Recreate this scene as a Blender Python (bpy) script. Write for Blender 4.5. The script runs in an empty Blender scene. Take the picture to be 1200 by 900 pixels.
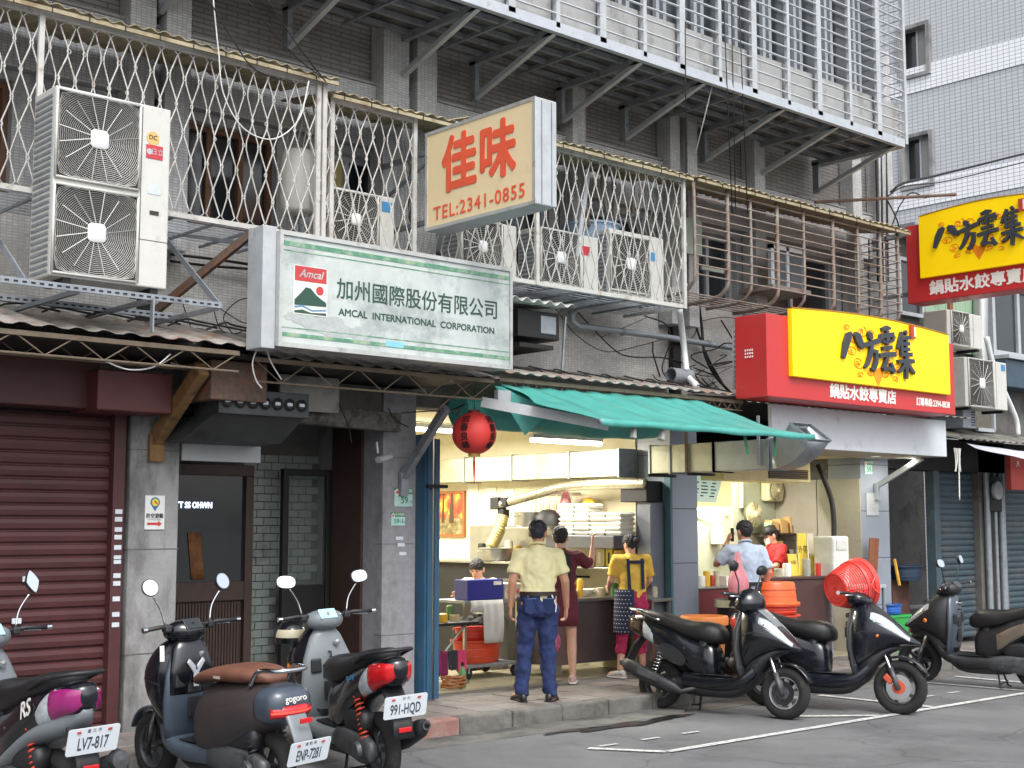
import bpy, bmesh, math, random
from mathutils import Vector, Matrix, Euler
random.seed(7)
PI = math.pi
sc = bpy.context.scene
COL = sc.collection
# ---------------------------------------------------------------- camera
PITCH = math.atan(166/1600.); ANG = math.radians(48.2)
cam = bpy.data.cameras.new('camera'); camo = bpy.data.objects.new('camera', cam); COL.objects.link(camo)
CAM = Vector((0, -10.1, 1.75)); camo.location = CAM
FW = Vector((math.cos(ANG)*math.cos(PITCH), math.sin(ANG)*math.cos(PITCH), math.sin(PITCH)))
camo.rotation_euler = FW.to_track_quat('-Z', 'Y').to_euler()
cam.sensor_width = 36; cam.lens = 36*1600/1200.; cam.clip_start = .1; cam.clip_end = 2000
sc.camera = camo
RT = Vector((math.sin(ANG), -math.cos(ANG), 0)); UPV = RT.cross(FW)
def at(px, py, X=None, Y=None, Z=None):
    """the point of a known real plane seen at a given place (used for measured dimensions)"""
    d = FW + RT*((px-600)/1600.) + UPV*((450-py)/1600.)
    t = (X-CAM.x)/d.x if X is not None else (Y-CAM.y)/d.y if Y is not None else (Z-CAM.z)/d.z
    return CAM + d*t
# ---------------------------------------------------------------- world and sun (soft overcast daylight)
w = bpy.data.worlds.new('World'); sc.world = w; w.use_nodes = True
nt = w.node_tree; bg = nt.nodes['Background']
sky = nt.nodes.new('ShaderNodeTexSky'); sky.sky_type = 'NISHITA'; sky.sun_disc = False
sky.sun_elevation = math.radians(52); sky.sun_rotation = math.radians(200)
sky.air_density = 1.0; sky.dust_density = 4.0; sky.ozone_density = 1.0
hs = nt.nodes.new('ShaderNodeHueSaturation'); hs.inputs['Saturation'].default_value = .22
nt.links.new(sky.outputs[0], hs.inputs['Color']); nt.links.new(hs.outputs[0], bg.inputs[0]); bg.inputs[1].default_value = .15
sun = bpy.data.lights.new('sun', 'SUN'); sun.energy = .7; sun.angle = math.radians(25); sun.color = (1, .985, .96)
so = bpy.data.objects.new('sun', sun); COL.objects.link(so)
so.rotation_euler = (Vector((math.sin(math.radians(200))*-.62, .62*.94, -.79))).to_track_quat('-Z', 'Y').to_euler()
sc.view_settings.view_transform = 'Standard'; sc.view_settings.look = 'None'
sc.view_settings.exposure = 1.02; sc.view_settings.gamma = 1
sc.cycles.max_bounces = 6; sc.cycles.diffuse_bounces = 4; sc.cycles.glossy_bounces = 3; sc.cycles.transmission_bounces = 4
sc.cycles.transparent_max_bounces = 8
sc.cycles.use_denoising = True
# ---------------------------------------------------------------- helpers
def srgb(h):
    h = h.lstrip('#'); c = [int(h[i:i+2], 16)/255 for i in (0, 2, 4)]
    return tuple((x/12.92 if x <= .04045 else ((x+.055)/1.055)**2.4) for x in c) + (1,)
MATS = {}
def mat(name, col, rough=.6, metal=0., var=.12, scale=6., bump=0., bscale=60., dirt=None, damt=.4, dscale=2.5, streak=0., coat=0., emit=0., alpha=1., trans=0., spec=.5):
    """procedural material: base colour with broad variation, optional dirt patches / run-down streaks and fine relief"""
    if name in MATS: return MATS[name]
    m = bpy.data.materials.new(name); MATS[name] = m; m.use_nodes = True
    t = m.node_tree; N = t.nodes; L = t.links; b = N['Principled BSDF']
    c = srgb(col) if isinstance(col, str) else tuple(col)+((1,) if len(col) == 3 else ())
    geo = N.new('ShaderNodeNewGeometry')
    n1 = N.new('ShaderNodeTexNoise'); n1.inputs['Scale'].default_value = scale; n1.inputs['Detail'].default_value = 5; n1.inputs['Roughness'].default_value = .65
    L.new(geo.outputs['Position'], n1.inputs['Vector'])
    r1 = N.new('ShaderNodeMapRange'); r1.inputs[1].default_value = .3; r1.inputs[2].default_value = .7; r1.inputs[3].default_value = 1-var; r1.inputs[4].default_value = 1+var
    L.new(n1.outputs[0], r1.inputs[0])
    mx = N.new('ShaderNodeMix'); mx.data_type = 'RGBA'; mx.blend_type = 'MULTIPLY'; mx.inputs[0].default_value = 1
    mx.inputs[6].default_value = c; L.new(r1.outputs[0], mx.inputs[7])
    out = mx.outputs[2]
    if dirt:
        n2 = N.new('ShaderNodeTexNoise'); n2.inputs['Scale'].default_value = dscale; n2.inputs['Detail'].default_value = 7; n2.inputs['Roughness'].default_value = .7
        if streak:
            mp = N.new('ShaderNodeMapping'); mp.inputs['Scale'].default_value = (1, 1, streak)
            L.new(geo.outputs['Position'], mp.inputs[0]); L.new(mp.outputs[0], n2.inputs['Vector'])
        else: L.new(geo.outputs['Position'], n2.inputs['Vector'])
        r2 = N.new('ShaderNodeMapRange'); r2.inputs[1].default_value = .62-damt*.3; r2.inputs[2].default_value = .72-damt*.2; r2.inputs[4].default_value = min(1, .35+damt)
        L.new(n2.outputs[0], r2.inputs[0])
        m2 = N.new('ShaderNodeMix'); m2.data_type = 'RGBA'; L.new(r2.outputs[0], m2.inputs[0]); L.new(out, m2.inputs[6]); m2.inputs[7].default_value = srgb(dirt)
        out = m2.outputs[2]
    L.new(out, b.inputs['Base Color'])
    b.inputs['Roughness'].default_value = rough; b.inputs['Metallic'].default_value = metal; b.inputs['Specular IOR Level'].default_value = spec
    if coat: b.inputs['Coat Weight'].default_value = coat; b.inputs['Coat Roughness'].default_value = .06
    rr = N.new('ShaderNodeMapRange'); rr.inputs[3].default_value = max(.03, rough-.08); rr.inputs[4].default_value = min(1, rough+.12); L.new(n1.outputs[0], rr.inputs[0]); L.new(rr.outputs[0], b.inputs['Roughness'])
    if bump:
        n3 = N.new('ShaderNodeTexNoise'); n3.inputs['Scale'].default_value = bscale; n3.inputs['Detail'].default_value = 4; L.new(geo.outputs['Position'], n3.inputs['Vector'])
        bp = N.new('ShaderNodeBump'); bp.inputs['Strength'].default_value = bump; bp.inputs['Distance'].default_value = .01; L.new(n3.outputs[0], bp.inputs['Height']); L.new(bp.outputs[0], b.inputs['Normal'])
    if emit: b.inputs['Emission Color'].default_value = c; b.inputs['Emission Strength'].default_value = emit
    if alpha < 1: b.inputs['Alpha'].default_value = alpha
    if trans: b.inputs['Transmission Weight'].default_value = trans
    return m
def tilemat(name, col, mortar, bw, bh, off=0., rough=.5, msize=.12, var=.15, dirt=None, damt=.4, dscale=1.2, bump=.5, horiz=False, rows=None, c2=.78):
    """small mosaic tiles laid over a wall: brick texture over (x+y, z), too small to pick apart"""
    m = mat(name, col, rough=rough, var=var, scale=3, dirt=dirt, damt=damt, dscale=dscale, streak=.35)
    t = m.node_tree; N = t.nodes; L = t.links; b = N['Principled BSDF']
    src = b.inputs['Base Color'].links[0].from_socket
    geo = N.new('ShaderNodeNewGeometry'); sx = N.new('ShaderNodeSeparateXYZ'); L.new(geo.outputs['Position'], sx.inputs[0])
    ad = N.new('ShaderNodeMath'); ad.operation = 'ADD'; L.new(sx.outputs[0], ad.inputs[0]); L.new(sx.outputs[1], ad.inputs[1])
    cx = N.new('ShaderNodeCombineXYZ'); L.new(ad.outputs[0], cx.inputs[0]); L.new(sx.outputs[2] if not horiz else sx.outputs[1], cx.inputs[1])
    if horiz: L.new(sx.outputs[0], cx.inputs[0])
    br = N.new('ShaderNodeTexBrick'); br.offset = off; br.inputs['Scale'].default_value = 1; br.inputs['Brick Width'].default_value = bw; br.inputs['Row Height'].default_value = bh
    br.inputs['Mortar Size'].default_value = msize*bh; br.inputs['Mortar Smooth'].default_value = .2; br.inputs['Color1'].default_value = (1, 1, 1, 1); br.inputs['Color2'].default_value = (c2, c2, c2, 1); br.inputs['Mortar'].default_value = (1, 1, 1, 1)
    L.new(cx.outputs[0], br.inputs[0])
    a = N.new('ShaderNodeMix'); a.data_type = 'RGBA'; a.blend_type = 'MULTIPLY'; a.inputs[0].default_value = 1; L.new(src, a.inputs[6]); L.new(br.outputs['Color'], a.inputs[7])
    c = N.new('ShaderNodeMix'); c.data_type = 'RGBA'; L.new(br.outputs['Fac'], c.inputs[0]); L.new(a.outputs[2], c.inputs[6]); c.inputs[7].default_value = srgb(mortar)
    L.new(c.outputs[2], b.inputs['Base Color'])
    bp = N.new('ShaderNodeBump'); bp.invert = True; bp.inputs['Strength'].default_value = bump; bp.inputs['Distance'].default_value = .004; L.new(br.outputs['Fac'], bp.inputs['Height']); L.new(bp.outputs[0], b.inputs['Normal'])
    return m

def origin(o):
    v = Vector((0, 0, 0))
    while o is not None: v += o.location; o = o.parent
    return v
class MB:
    def __init__(s): s.v = []; s.f = []; s.m = []; s.k = 0
    def add(s, vs, fs):
        b = len(s.v); s.v += [tuple(x) for x in vs]; s.f += [tuple(i+b for i in f) for f in fs]; s.m += [s.k]*len(fs); return s
    def box(s, x0, x1, y0, y1, z0, z1):
        if x0 > x1: x0, x1 = x1, x0
        if y0 > y1: y0, y1 = y1, y0
        if z0 > z1: z0, z1 = z1, z0
        return s.add([(x, y, z) for z in (z0, z1) for y in (y0, y1) for x in (x0, x1)], [(0, 2, 3, 1), (4, 5, 7, 6), (0, 1, 5, 4), (2, 6, 7, 3), (0, 4, 6, 2), (1, 3, 7, 5)])
    def mbox(s, mtx, sx, sy, sz):
        vs = [mtx @ Vector((x*sx/2, y*sy/2, z*sz/2)) for z in (-1, 1) for y in (-1, 1) for x in (-1, 1)]
        return s.add(vs, [(0, 2, 3, 1), (4, 5, 7, 6), (0, 1, 5, 4), (2, 6, 7, 3), (0, 4, 6, 2), (1, 3, 7, 5)])
    def bar(s, p, q, w=.03, h=None, up=(0, 0, 1)):
        p = Vector(p); q = Vector(q); h = h or w; d = (q-p)
        if d.length < 1e-6: return s
        d.normalize(); u = Vector(up)
        if abs(d.dot(u)) > .98: u = Vector((0, 1, 0))
        r = d.cross(u).normalized(); u = r.cross(d)
        vs = [b + r*(i*w/2) + u*(j*h/2) for b in (p, q) for i, j in ((-1, -1), (1, -1), (1, 1), (-1, 1))]
        return s.add(vs, [(0, 3, 2, 1), (4, 5, 6, 7)] + [(i, (i+1) % 4, 4+(i+1) % 4, 4+i) for i in range(4)])
    def tube(s, pts, r=.01, n=8, caps=True):
        pts = [Vector(p) for p in pts]; R = r if isinstance(r, (list, tuple)) else [r]*len(pts)
        t0 = (pts[1]-pts[0]).normalized(); u = t0.orthogonal().normalized(); rings = []
        for i, p in enumerate(pts):
            t = (pts[min(i+1, len(pts)-1)]-pts[max(i-1, 0)]).normalized()
            u = (u - t*u.dot(t)); u = u.normalized() if u.length > 1e-5 else t.orthogonal().normalized(); v = t.cross(u)
            rings.append([p + (u*math.cos(a)+v*math.sin(a))*R[i] for a in [2*PI*k/n for k in range(n)]])
        return s.loft(rings, caps)
    def loft(s, rings, caps=True, closed=True):
        n = len(rings[0]); b = len(s.v); vs = [p for r in rings for p in r]; fs = []
        for i in range(len(rings)-1):
            for k in range(n if closed else n-1):
                k2 = (k+1) % n; fs.append((i*n+k, i*n+k2, (i+1)*n+k2, (i+1)*n+k))
        if caps and closed: fs.append(tuple(reversed(range(n)))); fs.append(tuple((len(rings)-1)*n+k for k in range(n)))
        return s.add(vs, fs)
    def lathe(s, prof, n=24, o=(0, 0, 0), axis='z', caps=False, a0=0, a1=2*PI):
        o = Vector(o); full = abs(a1-a0-2*PI) < 1e-4; rings = []
        for r, z in prof:
            ring = []
            for k in range(n if full else n+1):
                a = a0+(a1-a0)*k/n; c, si = r*math.cos(a), r*math.sin(a)
                ring.append(o + Vector({'z': (c, si, z), 'y': (c, z, si), 'x': (z, c, si)}[axis]))
            rings.append(ring)
        return s.loft(rings, caps, full)
    def prism(s, poly, d0, d1, mtx=None, plane='xz'):
        """polygon (2D) extruded from d0 to d1 along the third axis"""
        def pt(a, b, d):
            v = {'xz': (a, d, b), 'xy': (a, b, d), 'yz': (d, a, b)}[plane]; v = Vector(v); return mtx @ v if mtx else v
        n = len(poly); vs = [pt(a, b, d0) for a, b in poly]+[pt(a, b, d1) for a, b in poly]
        return s.add(vs, [tuple(reversed(range(n))), tuple(range(n, 2*n))]+[(i, (i+1) % n, n+(i+1) % n, n+i) for i in range(n)])
    def quad(s, a, b, c, d): return s.add([a, b, c, d], [(0, 1, 2, 3)])
    def grid(s, fn, nu, nv):
        vs = [fn(i/nu, j/nv) for j in range(nv+1) for i in range(nu+1)]
        return s.add(vs, [(j*(nu+1)+i, j*(nu+1)+i+1, (j+1)*(nu+1)+i+1, (j+1)*(nu+1)+i) for j in range(nv) for i in range(nu)])
    def build(s, name, m, parent=None, smooth=False, bevel=0., sub=0, local=False, solid=0., remesh=0., seg=2):
        off = Vector((0, 0, 0)) if (local or parent is None) else origin(parent)
        me = bpy.data.meshes.new(name); me.from_pydata([tuple(Vector(p)-off) for p in s.v], [], s.f)
        ms = m if isinstance(m, (list, tuple)) else [m]
        for x in ms: me.materials.append(x)
        if len(ms) > 1: me.polygons.foreach_set('material_index', s.m)
        bm = bmesh.new(); bm.from_mesh(me); bmesh.ops.recalc_face_normals(bm, faces=bm.faces); bm.to_mesh(me); bm.free()
        if smooth:
            me.shade_smooth()
            if smooth is not True and not sub: me.set_sharp_from_angle(angle=math.radians(smooth))
        o = bpy.data.objects.new(name, me); COL.objects.link(o); o.parent = parent
        if remesh: r = o.modifiers.new('r', 'REMESH'); r.mode = 'VOXEL'; r.voxel_size = remesh; r.use_smooth_shade = True
        if remesh: sm = o.modifiers.new('s', 'SMOOTH'); sm.iterations = 4; sm.factor = .5
        if solid: so_ = o.modifiers.new('t', 'SOLIDIFY'); so_.thickness = solid; so_.offset = 0
        if bevel: bv = o.modifiers.new('b', 'BEVEL'); bv.width = bevel; bv.segments = seg; bv.limit_method = 'ANGLE'; bv.angle_limit = math.radians(40); bv.harden_normals = False
        if sub: ss = o.modifiers.new('u', 'SUBSURF'); ss.levels = sub; ss.render_levels = sub
        return o
def tag(o, label=None, cat=None, group=None, kind=None):
    if label: o['label'] = label
    if cat: o['category'] = cat
    if group: o['group'] = group
    if kind: o['kind'] = kind
    return o
def thing(name, label, cat, loc=(0, 0, 0), group=None, rz=0):
    o = bpy.data.objects.new(name, None); COL.objects.link(o); o.location = loc; o.rotation_euler.z = rz; o.empty_display_size = .1
    return tag(o, label, cat, group)
def struct(o, label=None): return tag(o, label, kind='structure')
def box(name, m, b, parent=None, bevel=0.):
    return MB().box(*b).build(name, m, parent, bevel=bevel)
def dup(o, parent=None, loc=None, kids=True):
    c = o.copy(); COL.objects.link(c); c.parent = parent
    if loc is not None: c.location = loc
    if kids:
        for ch in [x for x in bpy.data.objects if x.parent == o]: dup(ch, c)
    return c
DG = None
def text(s, size, m, parent, mtx, ext=.002, off=0., squash=1., name='lettering', shear=0., align='CENTER', space=1., local=False, bold=0.):
    """flat lettering as a real mesh; mtx maps the text's x-y plane to the place"""
    cu = bpy.data.curves.new('txt', 'FONT'); cu.body = s; cu.size = size; cu.extrude = ext; cu.offset = off; cu.shear = shear; cu.resolution_u = 3
    cu.align_x = align; cu.align_y = 'CENTER'; cu.space_character = space
    o = bpy.data.objects.new('txt', cu); COL.objects.link(o)
    dg = bpy.context.evaluated_depsgraph_get(); me = bpy.data.meshes.new_from_object(o.evaluated_get(dg))
    bpy.data.objects.remove(o); me.name = name; me.materials.clear(); me.materials.append(m)
    if bold:
        bm = bmesh.new()
        for k, (dx, dy) in enumerate(((-1, 0), (1, 0), (0, -1), (0, 1), (-.7, -.7), (.7, .7), (-.7, .7), (.7, -.7))):
            n0 = len(bm.verts); bm.from_mesh(me); bm.verts.ensure_lookup_table()
            for v in bm.verts[n0:]: v.co += Vector((dx*bold, dy*bold, .00012*k))
        bm.to_mesh(me); bm.free()
    offv = Vector((0, 0, 0)) if (local or parent is None) else origin(parent)
    me.transform(Matrix.Translation(-offv) @ mtx @ Matrix.Diagonal((squash, 1, 1, 1)))
    r = bpy.data.objects.new(name, me); COL.objects.link(r); r.parent = parent
    return r
def face_y(x, y, z): # text reading along +x on a face that looks towards -y
    return Matrix.Translation((x, y, z)) @ Matrix.Rotation(PI/2, 4, 'X')
def face_x(x, y, z): # on a face that looks towards -x, reading along -y
    return Matrix.Translation((x, y, z)) @ Matrix.Rotation(-PI/2, 4, 'Z') @ Matrix.Rotation(PI/2, 4, 'X')
def sag(p, q, d, n=10):
    p = Vector(p); q = Vector(q)
    return [p.lerp(q, i/n)+Vector((0, 0, -d*4*(i/n)*(1-i/n))) for i in range(n+1)]
def smoothpath(pts, n=6):
    """Catmull-Rom through the points"""
    P = [Vector(p) for p in pts]; P = [P[0]*2-P[1]]+P+[P[-1]*2-P[-2]]; out = []
    for i in range(1, len(P)-2):
        for k in range(n):
            t = k/n; a, b, c, d = P[i-1:i+3]
            out.append(.5*((2*b)+(c-a)*t+(2*a-5*b+4*c-d)*t*t+(3*b-a-3*c+d)*t**3))
    return out+[P[-2]]
# ---------------------------------------------------------------- materials
m_tile = tilemat('grey mosaic tile', '#b1b2b3', '#88898b', .046, .024, dirt='#6b6967', damt=.35, dscale=1.1)
m_tilep = tilemat('pale mosaic tile', '#bcbdbe', '#8d8e90', .046, .024, dirt='#7b7977', damt=.25, dscale=1.3)
m_dark = tilemat('dark brown strip tile', '#8a8684', '#5a5654', .22, .046, off=.5, dirt='#96918b', damt=.25, dscale=3)
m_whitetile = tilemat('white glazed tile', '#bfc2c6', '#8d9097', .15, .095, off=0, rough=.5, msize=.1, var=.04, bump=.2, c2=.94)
m_whiteband = tilemat('bright white tile band', '#e9ebee', '#a5a8b0', .15, .095, off=0, rough=.5, msize=.1, var=.03, bump=.2, c2=.97)
m_tilelow = tilemat('pale dusty mosaic tile', '#bab9b6', '#94928f', .046, .024, dirt='#8b8781', damt=.25, dscale=1.2)
m_conc = mat('old concrete', '#8f8f8f', .85, var=.22, scale=2.2, bump=.5, bscale=30, dirt='#4d4c4b', damt=.4, dscale=1.7, streak=.4)
m_granite = mat('grey stone panel', '#85858a', .45, var=.18, scale=14, bump=.1, bscale=80, dirt='#5d5c5d', damt=.3, dscale=2.2, streak=.5)
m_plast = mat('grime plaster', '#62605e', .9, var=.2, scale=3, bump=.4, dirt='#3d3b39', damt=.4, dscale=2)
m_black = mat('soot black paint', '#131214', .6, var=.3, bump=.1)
m_alu = mat('weathered aluminium', '#b5bac0', .42, .4, var=.1, dirt='#8a8885', damt=.2, dscale=6)
m_white = mat('painted white steel', '#a8acb0', .5, var=.12, dirt='#8f7f6c', damt=.12, dscale=7)
m_rust = mat('rusty steel', '#5b4a40', .8, var=.35, scale=20, bump=.3, dirt='#7a4a2c', damt=.4, dscale=6)
m_steel = mat('grey galvanised steel', '#8d939a', .5, .5, var=.15, scale=12, dirt='#5f6063', damt=.25, dscale=5)
m_glass = mat('dark window glass', '#23282c', .12, var=.2, scale=1.5, spec=.8)
m_wood = mat('brown timber frame', '#6a4a35', .6, var=.2, scale=12, bump=.2)
m_cloth = mat('yellowed corrugated plastic', '#9c9277', .6, var=.2, scale=8, dirt='#6d5a3c', damt=.35, dscale=6)
m_room = mat('cream painted plaster', '#d4ccae', .8, var=.06, scale=2, bump=.1, dirt='#b3aa88', damt=.25, dscale=1.5, streak=.5)
m_green = mat('pale green plaster', '#a5ab98', .8, var=.06, scale=2, dirt='#848a74', damt=.2)
m_asph = mat('asphalt', '#6a6b6d', .88, var=.16, scale=1.2, bump=.8, bscale=170, dirt='#57585a', damt=.45, dscale=.9)
m_pave = mat('pavement paver', '#75716d', .85, var=.2, scale=3, bump=.3, bscale=90, dirt='#564f4b', damt=.45, dscale=1.6)
m_paver = mat('reddish pavement paver', '#716965', .85, var=.2, scale=3, bump=.3, bscale=90, dirt='#57504d', damt=.4, dscale=1.6)
m_kerb = mat('kerb concrete', '#65635f', .9, var=.25, scale=4, bump=.5, dirt='#413f3d', damt=.5, dscale=3)
m_kerbr = mat('worn red kerb paint', '#87625a', .8, var=.25, scale=5, bump=.4, dirt='#7f7b76', damt=.5, dscale=5)
m_line = mat('road paint', '#c3c4c2', .7, var=.15, scale=5, dirt='#77787a', damt=.5, dscale=22)
m_maroon = mat('maroon shutter paint', '#482425', .55, var=.14, scale=5, bump=.05, dirt='#3a2022', damt=.25, dscale=2)
m_blue = mat('dusty blue shutter paint', '#3b4c56', .6, var=.2, scale=4, dirt='#59554f', damt=.35, dscale=3)
m_floor = mat('shop floor', '#a19a83', .35, var=.12, scale=2, dirt='#7a735f', damt=.35, dscale=1.5)

def X_(px, y=400, Y=0): return at(px, y, Y=Y).x
# ---------------------------------------------------------------- ground
_t = m_asph.node_tree; _N = _t.nodes; _L = _t.links; _b = _N['Principled BSDF']; _src = _b.inputs['Base Color'].links[0].from_socket
_g = _N.new('ShaderNodeNewGeometry'); _n = _N.new('ShaderNodeTexNoise'); _n.inputs['Scale'].default_value = 3; _L.new(_g.outputs['Position'], _n.inputs['Vector'])
_m = _N.new('ShaderNodeMix'); _m.data_type = 'RGBA'; _m.inputs[0].default_value = .25; _L.new(_g.outputs['Position'], _m.inputs[6]); _L.new(_n.outputs['Color'], _m.inputs[7])
_v = _N.new('ShaderNodeTexVoronoi'); _v.feature = 'DISTANCE_TO_EDGE'; _v.inputs['Scale'].default_value = .75; _L.new(_m.outputs[2], _v.inputs['Vector'])
_r = _N.new('ShaderNodeMapRange'); _r.inputs[1].default_value = .003; _r.inputs[2].default_value = .010; _r.inputs[3].default_value = .72; _r.inputs[4].default_value = 1; _L.new(_v.outputs['Distance'], _r.inputs[0])
_n2 = _N.new('ShaderNodeTexNoise'); _n2.inputs['Scale'].default_value = 220; _n2.inputs['Detail'].default_value = 2; _L.new(_g.outputs['Position'], _n2.inputs['Vector'])
_r2 = _N.new('ShaderNodeMapRange'); _r2.inputs[1].default_value = .3; _r2.inputs[2].default_value = .7; _r2.inputs[3].default_value = .6; _r2.inputs[4].default_value = 1.4; _L.new(_n2.outputs[0], _r2.inputs[0])
_x = _N.new('ShaderNodeMath'); _x.operation = 'MULTIPLY'; _L.new(_r.outputs[0], _x.inputs[0]); _L.new(_r2.outputs[0], _x.inputs[1])
_c = _N.new('ShaderNodeMix'); _c.data_type = 'RGBA'; _c.blend_type = 'MULTIPLY'; _c.inputs[0].default_value = 1; _L.new(_src, _c.inputs[6]); _L.new(_x.outputs[0], _c.inputs[7]); _L.new(_c.outputs[2], _b.inputs['Base Color'])
g = MB().grid(lambda a, b: (-150+400*a, -150+400*b, 0), 8, 8)
struct(g.build('road', m_asph))
KY = -1.06
struct(box('pavement', m_plast, (-12, 45, KY+.13, 3.0, -.05, .128)))
pav = bpy.data.objects['pavement']
pm = MB().box(-.147, .147, -.147, .147, -.02, .012).build('paver', m_pave, pav, bevel=.004, seg=1); pm2 = None
pmr = bpy.data.objects.new('paver', pm.data.copy()); pmr.data.materials[0] = m_paver; COL.objects.link(pmr); pmr.parent = pav
bm_ = pmr.modifiers.new('b', 'BEVEL'); bm_.width = .004; bm_.segments = 1
n = 0
for j in range(4):
    for i in range(70):
        x = 2.6+.3*i; y = KY+.29+.3*j
        if x > 17.5 or (j == 3 and x > 8.2) : continue
        src = pmr if random.random() < .4 else pm
        o = src if (src is pm and n == 0) else (src.copy() if src is pm or n > 1 else src)
        n += 1
        if o.name not in COL.objects: COL.objects.link(o)
        o.parent = pav; o.location = (x, y, .13+random.uniform(-.003, .003)); o.rotation_euler = (random.uniform(-.012, .012), random.uniform(-.012, .012), random.uniform(-.01, .01))
# kerb stones
kerb = tag(thing('kerb', 'worn concrete kerb with faded red paint near the folding door', 'kerb'), kind='structure')
if 'category' in kerb: del kerb['category']
ks = MB().box(-.295, .295, 0, .15, -.1, .145).build('kerb_stone', m_kerb, kerb, bevel=.018)
for i in range(34):
    o = ks if i == 0 else ks.copy()
    if i: COL.objects.link(o)
    o.location = (-3+.6*i, KY+random.uniform(-.006, .006), random.uniform(-.008, .006)); o.rotation_euler.z = random.uniform(-.008, .008)
    if 16 <= i <= 17 or i == 10:
        o.data = ks.data.copy(); o.data.materials[0] = m_kerbr
# gutter strip of concrete and road markings
struct(MB().box(-12, 45, KY-.42, KY-.002, -.04, .004).build('gutter', mat('gutter concrete', '#5f5e5c', .8, var=.25, bump=.4, dirt='#3a3938', damt=.5, dscale=2.2)))
m_wet = mat('wet patch', '#2c2b2b', .15, var=.3)
pd = MB()
for cx, cy, rx, ry in ((8.9, -1.62, .55, .10), (9.6, -1.55, .3, .06), (8.3, -1.55, .35, .05)):
    pts = [(cx+rx*math.cos(a)*(1+.25*math.sin(3*a+cx)), cy+ry*math.sin(a)*(1+.3*math.cos(5*a)), .0085) for a in [2*PI*k/26 for k in range(26)]]
    pd.add(pts, [tuple(range(26))])
tag(pd.build('puddle', m_wet), kind='stuff')
rm = MB()
def stripe(p, q, wd, z=.009):
    p = Vector((p[0], p[1], z)); q = Vector((q[0], q[1], z)); d = (q-p).normalized(); r = Vector((-d.y, d.x, 0))*wd/2
    rm.quad(p-r, q-r, q+r, p+r)
for k in range(1, 7):
    x0 = 8.12-2.98+2.98*k
    stripe((x0, -2.83), (x0+2.98, -2.83), .085)
for p, q in (((11.1, -2.78), (10.3, -2.16)), ((12.0, -2.78), (11.95, -1.5)), ((13.9, -2.78), (13.8, -1.55)), ((14.6, -2.78), (14.6, -1.5)), ((8.1, -2.83), (7.77, -2.31))): stripe(p, q, .09)
for x in (7.9, 8.4, 8.9, 12.6, 13.1): stripe((x, -2.3), (x+.2, -2.31), .045)
struct(rm.build('parking_line', m_line))
# ---------------------------------------------------------------- apartment building
bl = thing('apartment_building', 'old grey tiled apartment building with caged windows over shops', 'building', (8, 0, 0))
def part(name, m, b, bevel=0., parent=None): return box(name, m, b, parent or bl, bevel)
X0, X1 = -6, 15.96
part('wall', m_tilelow, (X0, X1, .2, .45, 2.95, 4.3))
part('wall', m_tile, (X0, X1, .2, .45, 5.2, 5.88))
part('spandrel', m_tilep, (X0, X1, .1, .2, 5.28, 5.88), .008)
part('ledge', m_conc, (X0, X1, .09, .2, 5.882, 5.91), .006)
part('wall', m_dark, (X0, X1, .2, .45, 5.91, 6.9))
part('wall', m_tile, (X0, X1, .2, .45, 8.1, 12))
part('wall', m_tile, (X0, X1-.25, 7.9, 8.1, 0, 12))
part('wall', m_tile, (X0, X0+.25, .45, 7.9, 3, 12))
part('wall', m_tile, (X1-.25, X1, .45, 8.1, 3, 12))
part('roof', m_conc, (X0, X1, .2, 8.1, 12.003, 12.15))
part('floor_slab', m_conc, (X0+.26, X1-.26, .46, 7.89, 3.0, 3.2))
part('floor_slab', m_conc, (X0+.26, X1-.26, .46, 7.89, 6.3, 6.5))
for a, b in ((4.85, 5.08), (5.17, 5.40), (7.40, 7.70), (7.80, 8.04), (9.88, 10.07), (11.42, 11.59), (11.72, 11.89), (12.95, 13.15), (15.0, 15.2), (15.62, 15.955), (2.4, 2.6), (.8, 1.0)):
    part('pilaster', m_tilep, (a, b, -.02, .19, 4.0, 8.2), .006)
for a, b in ((5.08, 5.17), (7.70, 7.80), (11.59, 11.72)): part('joint_recess', m_black, (a, b, .12, .195, 3.16, 8.2))
# storey two windows and the wall between them
wins = [(2.7, 4.0), (X_(212, 200, .2), X_(325, 200, .2)), (X_(378, 200, .2), X_(447, 200, .2)), (8.2, 9.75), (10.2, 11.3), (11.98, 12.85), (13.2, 14.9)]
def window(x0, x1, z0, z1, Y, fm, n=2, blind=None, parent=None, fw=.05):
    f = MB(); 
    f.box(x0, x1, Y-.04, Y+.05, z0, z0+fw).box(x0, x1, Y-.04, Y+.05, z1-fw, z1).box(x0, x0+fw, Y-.04, Y+.05, z0+fw, z1-fw).box(x1-fw, x1, Y-.04, Y+.05, z0+fw, z1-fw)
    for k in range(1, n):
        x = x0+(x1-x0)*k/n; f.box(x-fw/2, x+fw/2, Y-.035, Y+.045, z0+fw, z1-fw)
    fo = f.build('window', fm, parent or bl)
    for k in range(n):
        a = x0+(x1-x0)*k/n+fw*.5; b = x0+(x1-x0)*(k+1)/n-fw*.5
        MB().box(a, b, Y+.005+.012*(k % 2), Y+.012+.012*(k % 2), z0+fw*.8, z1-fw*.8).build('pane', blind if (blind and k == 0) else m_glass, fo)
    return fo
m_blind = mat('cream window blind', '#c2b67e', .8, var=.1)
edges = [X0]+[e for w_ in wins for e in w_]+[X1]
for i in range(0, len(edges), 2): part('wall', m_tile, (edges[i], edges[i+1], .21, .44, 4.3, 5.2))
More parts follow.
